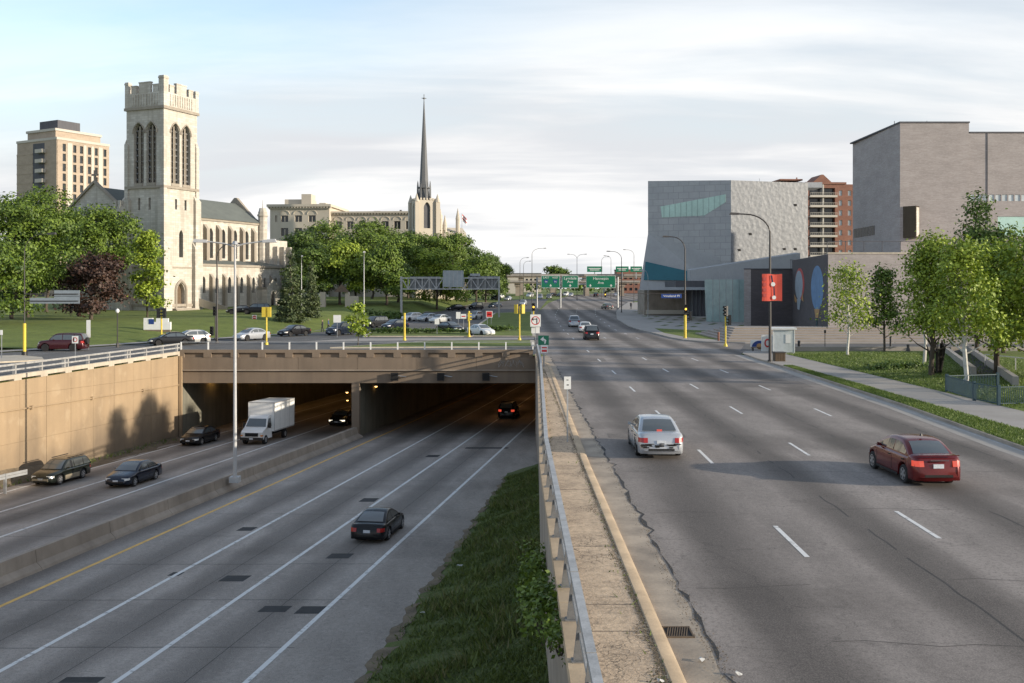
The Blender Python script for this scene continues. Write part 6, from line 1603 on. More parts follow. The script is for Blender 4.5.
# extras on particular cars
for t in [o for o in COL.objects if o.get('label', '').startswith('dirty silver')]:
    m = MB(); rn = random.Random(1)
    for k in range(22):
        x = rn.uniform(-.72, .72); z = rn.uniform(.44, .60); w = rn.uniform(.03, .13); m.box(x - w, x + w, -2.39, -2.36, z, z + rn.uniform(.02, .06))
    m.build('torn_bumper_patch', M['under'], t)
    m = MB(); m.box(-.10, .10, -1.78, -1.70, 1.03, 1.07); m.build('high_brake_lamp', M['tail_on'], t)
    m = MB(); m.box(-.92, -.86, -1.9, -1.4, .25, .5); m.build('loose_arch_liner', M['under'], t)
for t in [o for o in COL.objects if o.get('label', '').startswith('dark red saloon')]:
    m = MB(); m.box(-.3, .3, -2.165, -2.10, .88, .90); m.build('trunk_trim', M['chrome'], t)
    m = MB(); m.box(-.66, .66, -2.13, -2.08, 1.035, 1.06); m.build('trunk_spoiler', paint('red', COLS['red']), t)
    m = MB(); m.cone((0, -.78), .05, .03, 1.49, 1.56, 8); m.build('aerial', M['black'], t)
for t in [o for o in COL.objects if o.get('label', '').startswith('maroon sport')]:
    m = MB(); m.m = Matrix.Translation((0, -2.36, .98)) @ Matrix.Rotation(PI / 2, 4, 'X'); m.cone((0, 0), .34, .34, -.1, .1, 18); m.build('spare_wheel', M['rubber'], t)
for t in [o for o in COL.objects if o.get('label', '').startswith('dark green station')]:
    for s in (1, -1):
        m = MB(); m.box(*sorted((s * .855, s * .884)), -.75, .9, .26, .56); m.build('door_cladding', paint('tan', (.30, .26, .19)), t)
    m = MB(); m.box(-.56, .56, 2.2, 2.362, .34, .5); m.build('front_bumper', paint('tan', (.30, .26, .19)), t)
    m = MB()
    for s in (1, -1): m.beam((s * .58, -1.7, 1.58), (s * .55, .2, 1.58), .04, .05)
    m.build('roof_rail', M['black'], t)

# ================================================================== LAMPS, SIGNALS, SIGNS
arm_lamp('tall dark curved lamp post with a yellow signal sleeve by the crossing', 685, 339, 236, -2.1, r=.10)
arm_lamp('tall dark curved lamp post carrying the red banner', 770, 363, 213, -2.7, r=.10)
arm_lamp('dark curved lamp post on the plaza kerb beside the hanging signal', 621.5, 313, 251, -2.6)
arm_lamp('dark curved lamp post on the plaza, farther one of two', 634, 303, 249.5, -2.6)
arm_lamp('dark curved lamp post on the grass median with its arm to the right', 532, 305, 248, 3.3)
arm_lamp('double armed far lamp post between the middle and widest green sign', 577, 296, 254, 2.6, both=True, Y=330)
arm_lamp('far single lamp post left of the double armed one, arm to the right', 520, 297, 257.5, 2.2, Y=320)
arm_lamp('faint far lamp post beside the single one left of the signs', 523.5, 297, 261, 2.0, Y=350)
arm_lamp('far lamp post with bent arm right of the widest green sign', 601.5, 296, 256.5, 2.0, Y=340)
arm_lamp('far straight lamp post beyond the widest green sign', 611, 296, 255.5, -2.0, Y=360)
arm_lamp('slim lamp post at the plaza edge before the teal window', 648, 318, 270, -.9, mat='galv', r=.06)
arm_lamp('slim dark lamp post in front of the church nave', 217, 340, 243, 2.0, Y=112, r=.09)
arm_lamp('grey lamp post beside the spruce trees', 301.5, 330, 256, .9, mat='galv', Y=165, rz=-1.3, r=.07)
arm_lamp('pale grey lamp post rising from a yellow traffic post by the big trees', 364, 337, 252, .9, mat='ltpole', r=.07, rz=-1.4)
t0 = arm_lamp('grey lamp post with a yellow base on the left refuge island', 24.5, 356.5, 233, 2.2, mat='dkpole', r=.05)
m = MB(); m.tube([(0, 0, .3), (0, 0, 3.0)], .14, 10); m.build('yellow_sleeve', M['yellow'], t0)
m = MB(); m.cone((0, 0), .26, .24, 0, .45, 12); m.build('base_cover', M['black'], t0)
# sign arms on that pole
t = thing('overhead_street_sign', 'pair of grey overhead street sign backs on the left yellow based pole', 'sign', t0.location + Vector((0, -.1, 0)))
zz = lambda py: CAMZ + (HY - py) * t0.location.y / F
m = MB()
for py in (294, 301): m.beam((0, 0, zz(py)), (4.9, 0, zz(py)), .06, .08)
m.build('sign_arm', M['dkpole'], t)
for (x0, x1, a, b) in ((2.7, 5.0, 296.5, 290), (2.7, 5.0, 303.5, 295.8), (.5, 2.7, 303.5, 297.5)):
    m = MB(); m.box(x0, x1, .06, .10, zz(a), zz(b) - .03); m.build('sign_panel', M['sign_back'], t)
# tall double arm highway lamp on the barrier
Yp = 63.0; p = Vector((at(235, Yp), Yp, lz(Yp) + .85)); H = CAMZ + (HY - 243) / F * Yp - p.z
t = thing('highway_lamp', 'tall pale double armed highway lamp standing on the median barrier', 'street lamp', p, 0)
m = MB(); m.box(-.3, .3, -.3, .3, -.3, .06); m.tube([(0, 0, 0), (0, 0, 3), (0, 0, H)], [.13, .115, .065], 12); m.build('pole', M['ltpole'], t, True)
for s in (1, -1):
    m = MB(); m.tube([(0, 0, H - .25), (s * .6, 0, H - .05), (s * 1.9, 0, H + .12)], .045, 8); m.build('arm', M['ltpole'], t)
    m = MB(); m.hexa([(s * 1.75, -.15, H + .02), (s * 2.65, -.19, H + .04), (s * 2.65, .19, H + .04), (s * 1.75, .15, H + .02), (s * 1.75, -.09, H + .2), (s * 2.55, -.12, H + .26), (s * 2.55, .12, H + .26), (s * 1.75, .09, H + .2)]); m.build('luminaire', M['ltpole'], t)
m = MB(); m.cone((0, 0), .22, .12, H - .1, H + .12, 10); m.build('pole_cap', M['galv'], t)
# globe lamp by the lawn
p = G(117.5, 347.5); t = thing('globe_lamp', 'black post lamp with a white globe on the church lawn kerb', 'street lamp', p)
m = MB(); m.cone((0, 0), .18, .12, 0, .5, 10); m.tube([(0, 0, .4), (0, 0, 3.6)], .06, 8); m.build('pole', M['dkpole'], t)
m = MB(); m.cone((0, 0), .10, .19, 3.6, 3.75, 10); m.cone((0, 0), .19, .19, 3.75, 3.9, 10); m.cone((0, 0), .19, .05, 3.9, 4.05, 10); m.build('globe', M['sign_white'], t)
# signals
def Zt_(px, base, py, Y=None):
    p = G(px, base) if Y is None else Vector((0, Y, gz(Y))); return CAMZ + (HY - py) / F * p.y - p.z
traffic_signal('yellow post signal with two dark heads by the white church sign', 161.5, 344.5, [(-.35, 0, Zt_(161.5, 344.5, 313), PI / 2), (.35, 0, Zt_(161.5, 344.5, 313), -PI / 2)], Zt_(161.5, 344.5, 309))
traffic_signal('black signal on the slim dark pole before the church nave', 215.5, 340.5, [(0, -.25, Zt_(215.5, 340.5, 311), 0), (-.4, -.1, Zt_(215.5, 340.5, 331), 0)], Zt_(215.5, 340.5, 308), 'dkpole')
traffic_signal('yellow post signal with twin yellow heads right of the silver saloon', 266.5, 344.8, [(-.3, .0, Zt_(266.5, 344.8, 312), PI, None, 'yellow'), (.3, .0, Zt_(266.5, 344.8, 312), PI, None, 'yellow')], Zt_(266.5, 344.8, 307))
traffic_signal('plain yellow traffic post on the grass island near the dark blue saloon', 404.5, 340.5, [], Zt_(404.5, 340.5, 313), r=.13, name='traffic_post')
traffic_signal('yellow post with a side facing head beside the white saloon', 469, 337, [(0, -.2, Zt_(469, 337, 317), PI / 2, None, 'yellow')], Zt_(469, 337, 311), r=.11)
traffic_signal('yellow post with twin yellow heads at the median nose', 519.5, 340.2, [(-.42, 0, Zt_(519.5, 340.2, 309), PI * .9, None, 'yellow'), (.42, 0, Zt_(519.5, 340.2, 309), -PI * .85, None, 'yellow')], Zt_(519.5, 340.2, 306), r=.09)
traffic_signal('black signal with lit amber lens on a yellow post beside the median sign', 533.5, 332, [(0, -.2, Zt_(533.5, 332, 307), 0, 1)], Zt_(533.5, 332, 304))
traffic_signal('yellow striped sleeve signal with lit amber lens at the base of the crossing lamp', 685.2, 339.2, [(0, -.32, Zt_(685.2, 339.2, 309), 0, 1), (.62, 0, Zt_(685.2, 339.2, 316), -PI / 2)], Zt_(685.2, 339.2, 315), r=.17)
traffic_signal('dark signal on a pale post left of the bus shelter', 725.5, 346.5, [(0, -.2, Zt_(725.5, 346.5, 311), -.9), (.45, 0, Zt_(725.5, 346.5, 320), -PI / 2)], Zt_(725.5, 346.5, 306), 'yellow', r=.09)
m = None
# hanging signal on a mast arm from the plaza lamp
pb = G(621.5, 313); Yh = pb.y - .6
t = thing('hanging_signal', 'black signal with lit amber lens hanging over the upper road below the widest green sign', 'traffic signal', (at(605.3, Yh), Yh, CAMZ + (HY - 294.5) / F * Yh), 0, 'traffic signals')
signal_head(t, 0, 0, 0, 0, 1)
m = MB(); m.beam((0, .15, .62), (pb.x - at(605.3, Yh), .5, .75), .07, .09); m.build('mast_arm', M['dkpole'], t)
# signs
post_sign('white square no left turn sign with red ring on the median nose', 535.5, 340, 314.5, 1.25, 1.45, marks=[('ring', 'sign_red', .0, .52, .42), ('bar', 'black', 0, .1, -.4, .22, .3), ('bar', 'black', 0, -.3, .12, .22, .22), ('poly', 'black', 0, [(-.25, .4), (-.48, .17), (-.25, -.06)])])
post_sign('small white panel under the no left turn sign', 535.5, 339.9, 327, 1.0, .75)
post_sign('small green guide sign with white arrow at the end of the left pavement', 543.5, 371, 335.5, .82, .75, 'sign_green', Y=77, marks=[('poly', 'sign_white', 0, [(-.25, .08), (.0, .3), (.0, .16), (.22, .02), (.15, -.26), (.05, -.26), (.08, .0), (.0, .02), (.0, -.1)])])
post_sign('small white and red plate below the green guide sign', 544.3, 371, 345, .52, .62, Y=76.9, marks=[('bar', 'sign_red', 0, -.2, -.22, .2, -.05), ('bar', 'sign_red', 0, -.2, .05, .2, .16)])
t = post_sign('tall narrow white sign on a thin post beside the pavement kerb', 567.5, 445.5, 376.5, .27, .50, Y=39.2, z=.125, marks=[('bar', 'black', 0, -.04, .10, .04, .13), ('bar', 'black', 0, -.03, -.1, .05, -.06)])
post_sign('white vertical sign stack on a post by the church lawn', 88.5, 350, 320, .40, 1.75)
post_sign('small white and red regulation sign before the maroon car', 75.2, 362, 336, .52, .62, Y=84, marks=[('bar', 'black', 0, -.16, -.2, -.06, .2), ('ring', 'sign_red', 0, .2, .14)])
post_sign('slim white marker post at the left edge of the street', 1.5, 359.5, 330, .22, .42)
post_sign('white red stop style sign before the parked church cars', 254.5, 326, 315, .72, .72, Y=150, marks=[('disc', 'sign_red', 0, .28), ('bar', 'sign_white', 0, -.2, -.05, .2, .05)])
post_sign('blank white sign board near the dark blue sport utility car', 337.2, 336, 315, .95, .95, Y=125)
post_sign('white sign on two posts before the silver car, left of a pair', 458.3, 333, 312, .62, .95, Y=140)
post_sign('white and red sign, right of a pair before the silver car', 463.6, 333, 314, .75, .65, Y=140, marks=[('bar', 'sign_red', 0, -.28, -.08, .28, .08)])
post_sign('red and white wrong way board on the green median', 489.3, 331, 311, .95, .95, Y=146, posts=2, marks=[('bar', 'sign_red', 0, -.4, -.4, .4, .4), ('bar', 'sign_white', 0, -.26, -.07, .26, .07)])
post_sign('white sign on a post in the hedge island', 437, 335, 319, .6, .7, Y=131)
post_sign('small dark post sign beside the bus stop lawn path', 825, 351, 330, .2, .3, mat='black', post='black')
# church notice sign
p = G(157, 340.5); p.y += 6; p.x = at(157, p.y); p.z = hill(p.x, p.y)
sc = p.y / F; t = thing('church_sign', 'low white church notice wall with a square blue emblem', 'sign', p)
m = MB(); m.box(-13.5 * sc, 13.5 * sc, 0, .35, .2, 7.0 * sc + .3); m.box(-13.5 * sc, -4.5 * sc, .02, .33, 7 * sc + .3, 13.3 * sc); m.box(-1 * sc, 11 * sc, .02, .33, 7 * sc + .3, 13 * sc); m.build('sign_wall', M['sign_white'], t)
m = MB(); m.box(-8.2 * sc, -3.0 * sc, -.03, 0, 7.2 * sc, 12.3 * sc); m.build('emblem', M['sign_blue'], t)
m = MB(); m.box(-13 * sc, 13 * sc, .02, .3, -.5, .2); m.build('sign_base', M['dkconc'], t)
# ---- truss gantry with sign backs
Yg = 190.0; zg = lambda py: CAMZ + (HY - py) / F * Yg - gz(Yg)
t = thing('truss_gantry', 'pale steel truss sign gantry spanning the left road', 'sign gantry', (at(401, Yg), Yg, gz(Yg)))
Lg = at(499, Yg) - at(401, Yg); za, zb2 = zg(289), zg(278)
m = MB()
for y in (0, 1.1): m.beam((0, y, za), (Lg, y, za), .2, .2); m.beam((0, y, zb2), (Lg, y, zb2), .2, .2)
m.build('chord', M['galv'], t)
m = MB(); nn = 14
for k in range(nn):
    x0, x1 = Lg * k / nn, Lg * (k + 1) / nn
    for y in (0, 1.1): m.beam((x0, y, za if k % 2 else zb2), (x1, y, zb2 if k % 2 else za), .10, .10); m.beam((x0, y, za), (x0, y, zb2), .10, .10)
    m.beam((x0, 0, za), (x0, 1.1, za), .08, .08); m.beam((x0, 0, zb2), (x0, 1.1, zb2), .08, .08)
m.build('bracing', M['galv'], t)
for x in (0, Lg):
    m = MB(); 
    for y in (0, 1.1): m.tube([(x, y, 0), (x, y, zb2 + .3)], .17, 8)
    m.build('leg', M['galv'], t)
for (pa, pb_, ya, yb, lab, mt) in ((410, 440, 288.5, 276.5, 'dull grey back of the wide sign on the left of the truss gantry', 'sign_grey'), (443.5, 464, 287, 270.5, 'pale blue grey back of the tallest sign on the truss gantry', 'sign_back'), (468, 498, 288.5, 276, 'dull grey back of the wide sign on the right of the truss gantry', 'sign_grey'), (470, 480, 277, 273.5, 'small pale sign back topping the right end of the truss gantry', 'sign_back')):
    q = thing('gantry_sign', lab, 'sign', (at((pa + pb_) / 2, Yg + 1.4), Yg + (1.4 if pa != 443.5 else -.3), gz(Yg)))
    w = (at(pb_, Yg) - at(pa, Yg)) / 2
    m = MB(); m.box(-w, w, 0, .06, zg(ya), zg(yb)); m.build('panel', M[mt], q)
    m = MB()
    for k in range(5): x = -w + 2 * w * (k + .5) / 5; m.box(x - .05, x + .05, -.06, -.002, zg(ya), zg(yb))
    m.build('stiffener', M['galv'], q)
# ---- green signs
Ys = 250.0; zs2 = lambda py: CAMZ + (HY - py) / F * Ys - gz(Ys)
t = thing('sign_gantry', 'slim steel beam gantry carrying the green road signs', 'sign gantry', (at(537, Ys + .6), Ys + .6, gz(Ys)))
Lg = at(618, Ys) - at(537, Ys); m = MB(); m.beam((0, 0, zs2(284)), (Lg, 0, zs2(284)), .3, .35); m.beam((0, 0, zs2(279)), (Lg, 0, zs2(279)), .25, .25); m.build('beam', M['galv'], t)
for x in (0, at(560.6, Ys) - at(537, Ys), Lg): m = MB(); m.tube([(x, 0, 0), (x, 0, zs2(277))], .22, 8); m.build('post', M['galv'], t)
def green_sign(label, pa, pb_, texts, arrows, shields=()):
    q = thing('green_road_sign', label, 'sign', (at((pa + pb_) / 2, Ys), Ys, gz(Ys) + zs2(288)), 0, 'green overhead road signs')
    w, h = (at(pb_, Ys) - at(pa, Ys)) / 2, zs2(275.6) - zs2(288)
    m = MB(); m.box(-w, w, 0, .08, 0, h); pl = m.build('sign_border', M['sign_white'], q)
    m = MB(); m.box(-w + .09, w - .09, -.02, -.004, .09, h - .09); pl = m.build('sign_face', M['sign_green'], q)
    for (s, sz, x, z, ww) in texts: lettering(s, sz, M['sign_white'], q, (x, -.03, h * z), ww)
    for x in arrows: m = arrow_mb(.75, .62, -.03); m.m = Matrix(); o = m.build('arrow', M['sign_white'], q); o.location = (x, 0, h * .2)
    for (x, s) in shields:
        m = MB(); m.face([(x + a * .62, -.03, h * .52 + b * .62) for a, b in ((-.8, .7), (0, .8), (.8, .7), (.85, .1), (.5, -.5), (0, -.9), (-.5, -.5), (-.85, .1))]); m.build('route_shield', M['sign_blue'], q)
        lettering(s, .62, M['sign_white'], q, (x, -.045, h * .5))
green_sign('green road sign with two blue route shields, leftmost of three', 541.3, 560, [('EAST', .62, -1.15, .83, 1.5), ('WEST', .62, 1.15, .83, 1.5)], [0], [(-1.15, '94'), (1.15, '94')])
green_sign('green road sign reading Lyndale Ave, between the shield sign and the widest sign', 562, 578.3, [('Lyndale', .95, 0, .78, 3.1), ('Ave', .9, 0, .5, 1.5)], [0])
green_sign('widest green road sign, reading Hennepin Ave with two arrows', 586, 615.5, [('Hennepin', .95, 0, .76, 3.8), ('Ave', .9, 0, .42, 1.5)], [-2.6, 2.6])
for (px, Y, w, lab) in ((594.5, 428, 6.5, 'far green sign on the upper overpass above the widest sign'), (622, 428, 5.5, 'far green sign on the upper overpass left of the metal museum'), (636, 428, 5.0, 'far green sign on the upper overpass touching the metal museum edge')):
    q = thing('green_road_sign', lab, 'sign', (at(px, Y), Y - .8, CAMZ + (HY - 272) / F * Y), 0, 'far green signs')
    m = MB(); m.box(-w / 2, w / 2, 0, .1, 0, 2.4); m.build('sign_face', M['sign_green'], q)
    m = MB(); m.box(-w / 2 + .6, w / 2 - .6, -.03, 0, 1.35, 1.65); m.box(-w / 2 + 1.2, w / 2 - 1.2, -.03, 0, .7, 1.0); m.build('sign_marking', M['sign_white'], q)
    m = MB(); m.box(-.2, .2, .1, .5, -3, 2.2); m.build('bracket', M['galv'], q)
# street name sign on the crossing lamp
p = G(685, 339); q = thing('street_name_sign', 'blue street name sign on a long arm left of the crossing lamp post', 'sign', (at(671.5, p.y - .3), p.y - .3, CAMZ + (HY - 296) / F * p.y))
m = MB(); m.box(-1.25, 1.25, 0, .04, -.25, .25); m.build('sign_plate', M['sign_blue'], q)
lettering('Vineland Pl', .36, M['sign_white'], q, (0, -.008, 0), 2.0)
m = MB(); m.beam((-5.5, .06, .32), (1.8, .15, .32), .05, .06); m.build('arm', M['dkpole'], q)
# banner
p = G(770, 363); q = thing('hanging_banner', 'red banner with white discs and a dark stripe hanging on the right lamp post', 'banner', (p.x, p.y - .16, CAMZ + (HY - 301) / F * p.y))
zb3 = 27 / F * p.y; w0, w1_ = at(761.5, p.y) - p.x, at(781.5, p.y) - p.x
m = MB(); n_ = 8
for k in range(n_):
    a, b = w0 + (w1_ - w0) * k / n_, w0 + (w1_ - w0) * (k + 1) / n_; f = lambda x: .04 * math.sin(x * 4)
    m.hexa([(a, f(a), 0), (b, f(b), 0), (b, f(b) + .01, 0), (a, f(a) + .01, 0), (a, f(a), zb3), (b, f(b), zb3), (b, f(b) + .01, zb3), (a, f(a) + .01, zb3)])
m.build('banner_cloth', M['orange'], q)
m = MB(); m.tube([(w0 - .1, .03, zb3), (w1_ + .1, .03, zb3)], .03, 6); m.tube([(w0 - .1, .03, 0), (w1_ + .1, .03, 0)], .03, 6); m.build('banner_rod', M['dkpole'], q)
m = MB(); m.face([(.22, -.06, zb3 * .62), (.3, -.06, zb3 * .62), (.38, -.06, zb3 * .05), (.24, -.06, zb3 * .05)]); m.face([(-.02, -.06, zb3 * .95), (.12, -.06, zb3 * .95), (.26, -.06, zb3 * .55), (.16, -.06, zb3 * .5)]); m.build('dark_stripe', M['navy'], q)
m = MB()
for (cx_, cz, r_) in ((.2, .62, .18), (.28, .13, .16)): m.face([(cx_ + r_ * math.cos(a), -.065, zb3 * cz + r_ * math.sin(a)) for a in np.linspace(0, 2 * PI, 17)[:-1]])
m.build('white_disc', M['sign_white'], q)
m = MB()
for k in range(4): m.box(w0 + .1, w0 + .34, -.055, -.045, zb3 * (.15 + .2 * k), zb3 * (.27 + .2 * k))
m.build('pale_block', M['mural_red'], q)
# bus shelter and neighbours
ps = G(783, 354.5)
q = thing('bus_shelter', 'small glass bus shelter with white frame beside the right pavement', 'bus shelter', ps, RA(-8))
m = MB()
for x in (-.95, .95):
    for y in (-.6, 1.2): m.box(x - .04, x + .04, y - .04, y + .04, 0, 2.35)
m.box(-1.0, 1.0, -.65, -.57, .1, .2); m.build('frame', M['sign_white'], q)
m = MB(); m.box(-1.15, 1.15, -.8, 1.4, 2.35, 2.5); m.build('roof', M['sign_white'], q)
m = MB(); m.box(-.9, .9, -.62, -.60, .25, 2.3); m.box(.93, .95, -.55, 1.15, .25, 2.3); m.build('glass_panel', M['ltglass'], q)
m = MB(); m.box(.15, .6, -.65, -.63, 1.1, 1.9); m.build('timetable', M['sign_white'], q)
m = MB(); m.box(-.8, .8, .7, 1.1, .42, .48); m.build('bench', M['wood'], q)
q = thing('advert_panel', 'white advertising panel with red ring beside the bus shelter', 'advert', G(767.5, 353))
m = MB(); m.box(-.55, .55, 0, .15, .15, 1.7); m.build('panel', M['sign_white'], q)
m = MB(); c = 20
for k in range(c):
    a, b = 2 * PI * k / c, 2 * PI * (k + 1) / c; m.face([(.3 * math.cos(a), -.01, .95 + .42 * math.sin(a)), (.3 * math.cos(b), -.01, .95 + .42 * math.sin(b)), (.17 * math.cos(b), -.01, .95 + .26 * math.sin(b)), (.17 * math.cos(a), -.01, .95 + .26 * math.sin(a))])
m.build('red_ring', M['sign_red'], q)
q = thing('bench_advert', 'bench back with a blue domed advert left of the bus shelter', 'bench', G(759.5, 352))
m = MB(); m.box(-.85, .85, 0, .08, .45, 1.15); m.build('backrest', M['sign_white'], q)
m = MB(); m.face([(.75 * math.cos(a), -.012, .5 + .6 * math.sin(a)) for a in np.linspace(0, PI, 13)]); m.build('blue_dome', M['sign_blue'], q)
m = MB(); m.face([(.3 * math.cos(a), -.02, .55 + .3 * math.sin(a)) for a in np.linspace(0, 2 * PI, 13)[:-1]]); m.build('pale_disc', M['mural_ochre'], q)
m = MB(); m.box(-.85, .85, -.45, 0, .42, .47); m.build('seat', M['wood'], q)
for x in (-.7, .7): m = MB(); m.box(x - .04, x + .04, -.4, .06, 0, .45); m.build('leg', M['black'], q)
q = thing('trash_bin', 'square brown slatted bin at the foot of the banner lamp post', 'bin', G(779, 362.5))
m = MB(); m.prism([(-.42, -.42), (.42, -.42), (.42, .42), (-.42, .42)], 0, .82)
for k in range(6): m.box(-.4 + k * .14, -.31 + k * .14, -.45, -.42, .04, .78)
m.build('bin_body', M['wood'], q); m = MB(); m.box(-.46, .46, -.47, .46, .82, .9); m.build('bin_lid', M['dkpole'], q)
q = thing('short_bollard', 'short dark bollard on the lawn right of the bus shelter', 'bollard', G(799, 350)); m = MB(); m.cone((0, 0), .14, .14, 0, .8, 10); m.cone((0, 0), .17, .1, .8, .95, 10); m.build('body', M['black'], q)
q = thing('short_bollard', 'dark cone shaped bollard near the middle of the low kerb wall', 'bollard', G(908, 354)); m = MB(); m.cone((0, 0), .28, .1, 0, .7, 10); m.cone((0, 0), .13, .13, .7, .9, 10); m.build('body', M['dkpole'], q)
q = thing('short_bollard', 'slim dark bollard behind the green young tree', 'bollard', G(890.5, 347)); m = MB(); m.cone((0, 0), .1, .1, 0, 1.0, 10); m.cone((0, 0), .13, .08, 1.0, 1.1, 10); m.build('body', M['black'], q)
q = thing('hydrant_post', 'small brown post on the plaza edge left of the shelter', 'post', G(718.5, 342)); m = MB(); m.cone((0, 0), .12, .12, 0, 1.0, 8); m.cone((0, 0), .16, .1, 1.0, 1.15, 8); m.build('body', M['apt_red'], q)
# teal fence round the ramp head
q = thing('ramp_fence', 'dark teal steel fence around the ramp beside the right pavement', 'fence', (25.0, 54, .128)); q.scale = (1, 1, .85)
segs = [((.35, 4.0), (-.1, -.4)), ((-.1, -.4), (.15, -2.6)), ((.15, -2.6), (5.8, -1.5)), ((.35, 4.0), (3.8, 5.0))]
m = MB(); r2 = MB(); 
for a, b in segs:
    for z in (.12, 1.12): r2.beam((*a, z), (*b, z), .06, .05)
    L = math.dist(a, b); n_ = int(L / .11)
    for k in range(1, n_): x, y = a[0] + (b[0] - a[0]) * k / n_, a[1] + (b[1] - a[1]) * k / n_; m.box(x - .012, x + .012, y - .012, y + .012, .12, 1.12)
m.build('bars', M['fence_teal'], q); r2.build('rail', M['fence_teal'], q)
for x, y in ((.35, 4.0), (-.1, -.4), (.15, -2.6), (3, -2.05), (5.8, -1.5), (3.8, 5.0)): m = MB(); m.box(x - .07, x + .07, y - .07, y + .07, 0, 1.25); m.build('post', M['fence_teal'], q)
for lab, a, b in (('pale sloping ramp wall, left of two beside the dark ramp path', (947, 357), (974, 381)), ('pale sloping ramp wall, right of two beside the dark ramp path', (966, 353), (1016, 392))):
    A, B = G(*a), G(*b); q = thing('ramp_wall', lab, 'wall', A); m = MB(); d = B - A; m.beam((0, 0, .45), (d.x, d.y, .55), .3, .75); m.build('wall_body', M['walk2'], q)
q = thing('stair_railing', 'grey handrail along the right ramp wall', 'railing', G(985, 372)); m = MB(); m.beam((0, 0, 1.3), (4.2, -14, 1.2), .06, .06); m.build('rail', M['galv'], q)
for k in range(6): m = MB(); x, y = 4.2 * k / 5, -14 * k / 5; m.box(x - .03, x + .03, y - .03, y + .03, .3, 1.3); m.build('post', M['galv'], q)

# ================================================================== TREES
TG = 'trees left of the church'
tree('broad_tree', 'big leafy tree at the far left edge of the lawn', 14, 334, 18.5, 19, 'leaf_mid', 1, Y=142, n=17000, size=.42, low=.12, group=TG, nb=11, fill=.7, z=1.0)
tree('broad_tree', 'tallest leafy tree behind the lawn below the tan apartment tower', 47, 332, 22, 20, 'leaf_mid', 2, Y=172, n=17000, size=.46, low=.12, group=TG, nb=12, fill=.7, z=1.5)
tree('broad_tree', 'leafy tree in front of the church gable', 98, 330, 18.5, 14, 'leaf_mid', 3, Y=165, n=14000, size=.42, low=.15, group=TG, nb=12, fill=.7, z=1.6)
tree('broad_tree', 'rounded leafy tree low at the far left frame edge', -10, 334, 12, 14, 'leaf_mid', 4, Y=128, n=11000, size=.4, low=.1, group=TG, nb=11, fill=.45, z=.8)
tree('broad_tree', 'dark leafy tree between the maroon tree and the left frame edge', 28, 330, 10.5, 11, 'leaf_dark', 5, Y=150, n=6000, size=.5, low=.1, group=TG, nb=10, fill=.45, z=1.2)
tree('purple_tree', 'maroon leaved tree on the church lawn', 92, 330, 9.6, 10.0, 'leaf_maroon', 6, Y=140, n=8500, size=.42, low=.03, nb=15, fill=.5, z=1.3)
tree('young_tree', 'bright green young tree before the bell tower', 147, 332, 13.2, 6.6, 'leaf_bright', 7, Y=150, n=6500, size=.42, low=.18, nb=11, shape='airy', trunk_r=.14, z=1.2, clump=.55)
tree('spruce_tree', 'taller dark spruce at the end of the church nave', 291, 327, 11.5, 4.6, 'needle', 8, Y=150, n=9500, size=.30, low=.06, shape='spruce', trunk_r=.18, clump=.22, z=.9, fill=.2, group='spruces by the church')
tree('spruce_tree', 'shorter dark spruce right of the taller one by the nave', 311, 326, 9.6, 3.0, 'needle', 9, Y=160, n=7500, size=.28, low=.08, shape='spruce', trunk_r=.15, clump=.22, z=1.0, fill=.2, group='spruces by the church')
BT = 'trees of the park behind the left road'
BTR = [(296, 232, 16.7, 14.0, 'leaf_dark', 'dark tree right behind the two spruces'), (322, 250, 20.0, 18.4, 'leaf_mid', 'broad tree in front of the long stone building, left part'), (356, 225, 17.3, 17.3, 'leaf_mid', 'broad tree under the long stone building, above the sapling'),
       (372, 275, 22.1, 20.5, 'leaf_mid', 'highest tree of the park, its crown against the stone building'), (398, 235, 16.2, 17.3, 'leaf_mid', 'broad tree behind the left leg of the truss gantry'), (340, 215, 13.5, 14.0, 'leaf_bright', 'pale green tree front of the park trees above the white board'),
       (424, 262, 17.3, 18.4, 'leaf_mid', 'tree with its crown below the needle spire church'), (447, 270, 18.4, 18.4, 'leaf_mid', 'tree right below the flag'), (437, 232, 14.0, 15.1, 'leaf_bright', 'pale green tree behind the tallest gantry sign back'), (466, 285, 16.7, 17.3, 'leaf_dark', 'dark tree right of the flag'),
       (486, 300, 14.6, 13.0, 'leaf_dark', 'last dark tree on the right end of the park trees'), (476, 262, 13.0, 14.0, 'leaf_mid', 'lower tree behind the right part of the truss gantry'), (386, 212, 12.4, 13.0, 'leaf_mid', 'tree low at the park edge right of the lamp with yellow post'), (312, 212, 11.9, 11.9, 'leaf_dark', 'dark tree low between the spruces and the pale one'), (497, 330, 12.4, 9.7, 'leaf_mid', 'thin tree at the road end of the park trees'),
       (408, 280, 18.4, 16.2, 'leaf_dark', 'dark tree standing behind the park centre by the stone wing')]
for i, (px, Y, H, W, lf, lab) in enumerate(BTR):
    tree('broad_tree', lab, px, 0, H, W, lf, 20 + i, Y=Y, n=11000, size=.5, low=.10, group=BT, nb=10, fill=.72, clump=.5, z=hill(at(px, Y), Y) if Y < 295 else gz(Y))
tree('round_tree', 'round tree rising behind the overpass and the green signs', 555.5, 0, 13.5, 15, 'leaf_mid', 50, Y=480, n=3500, size=.9, low=.1, nb=10)
# sapling and shrubs near the deck
tree('sapling', 'bright leafy sapling in a pot like base by the yellow traffic post', 358, 345, 4.4, 3.0, 'leaf_bright', 51, n=1500, size=.28, low=.25, shape='airy', nb=8, trunk_r=.06, clump=.25)
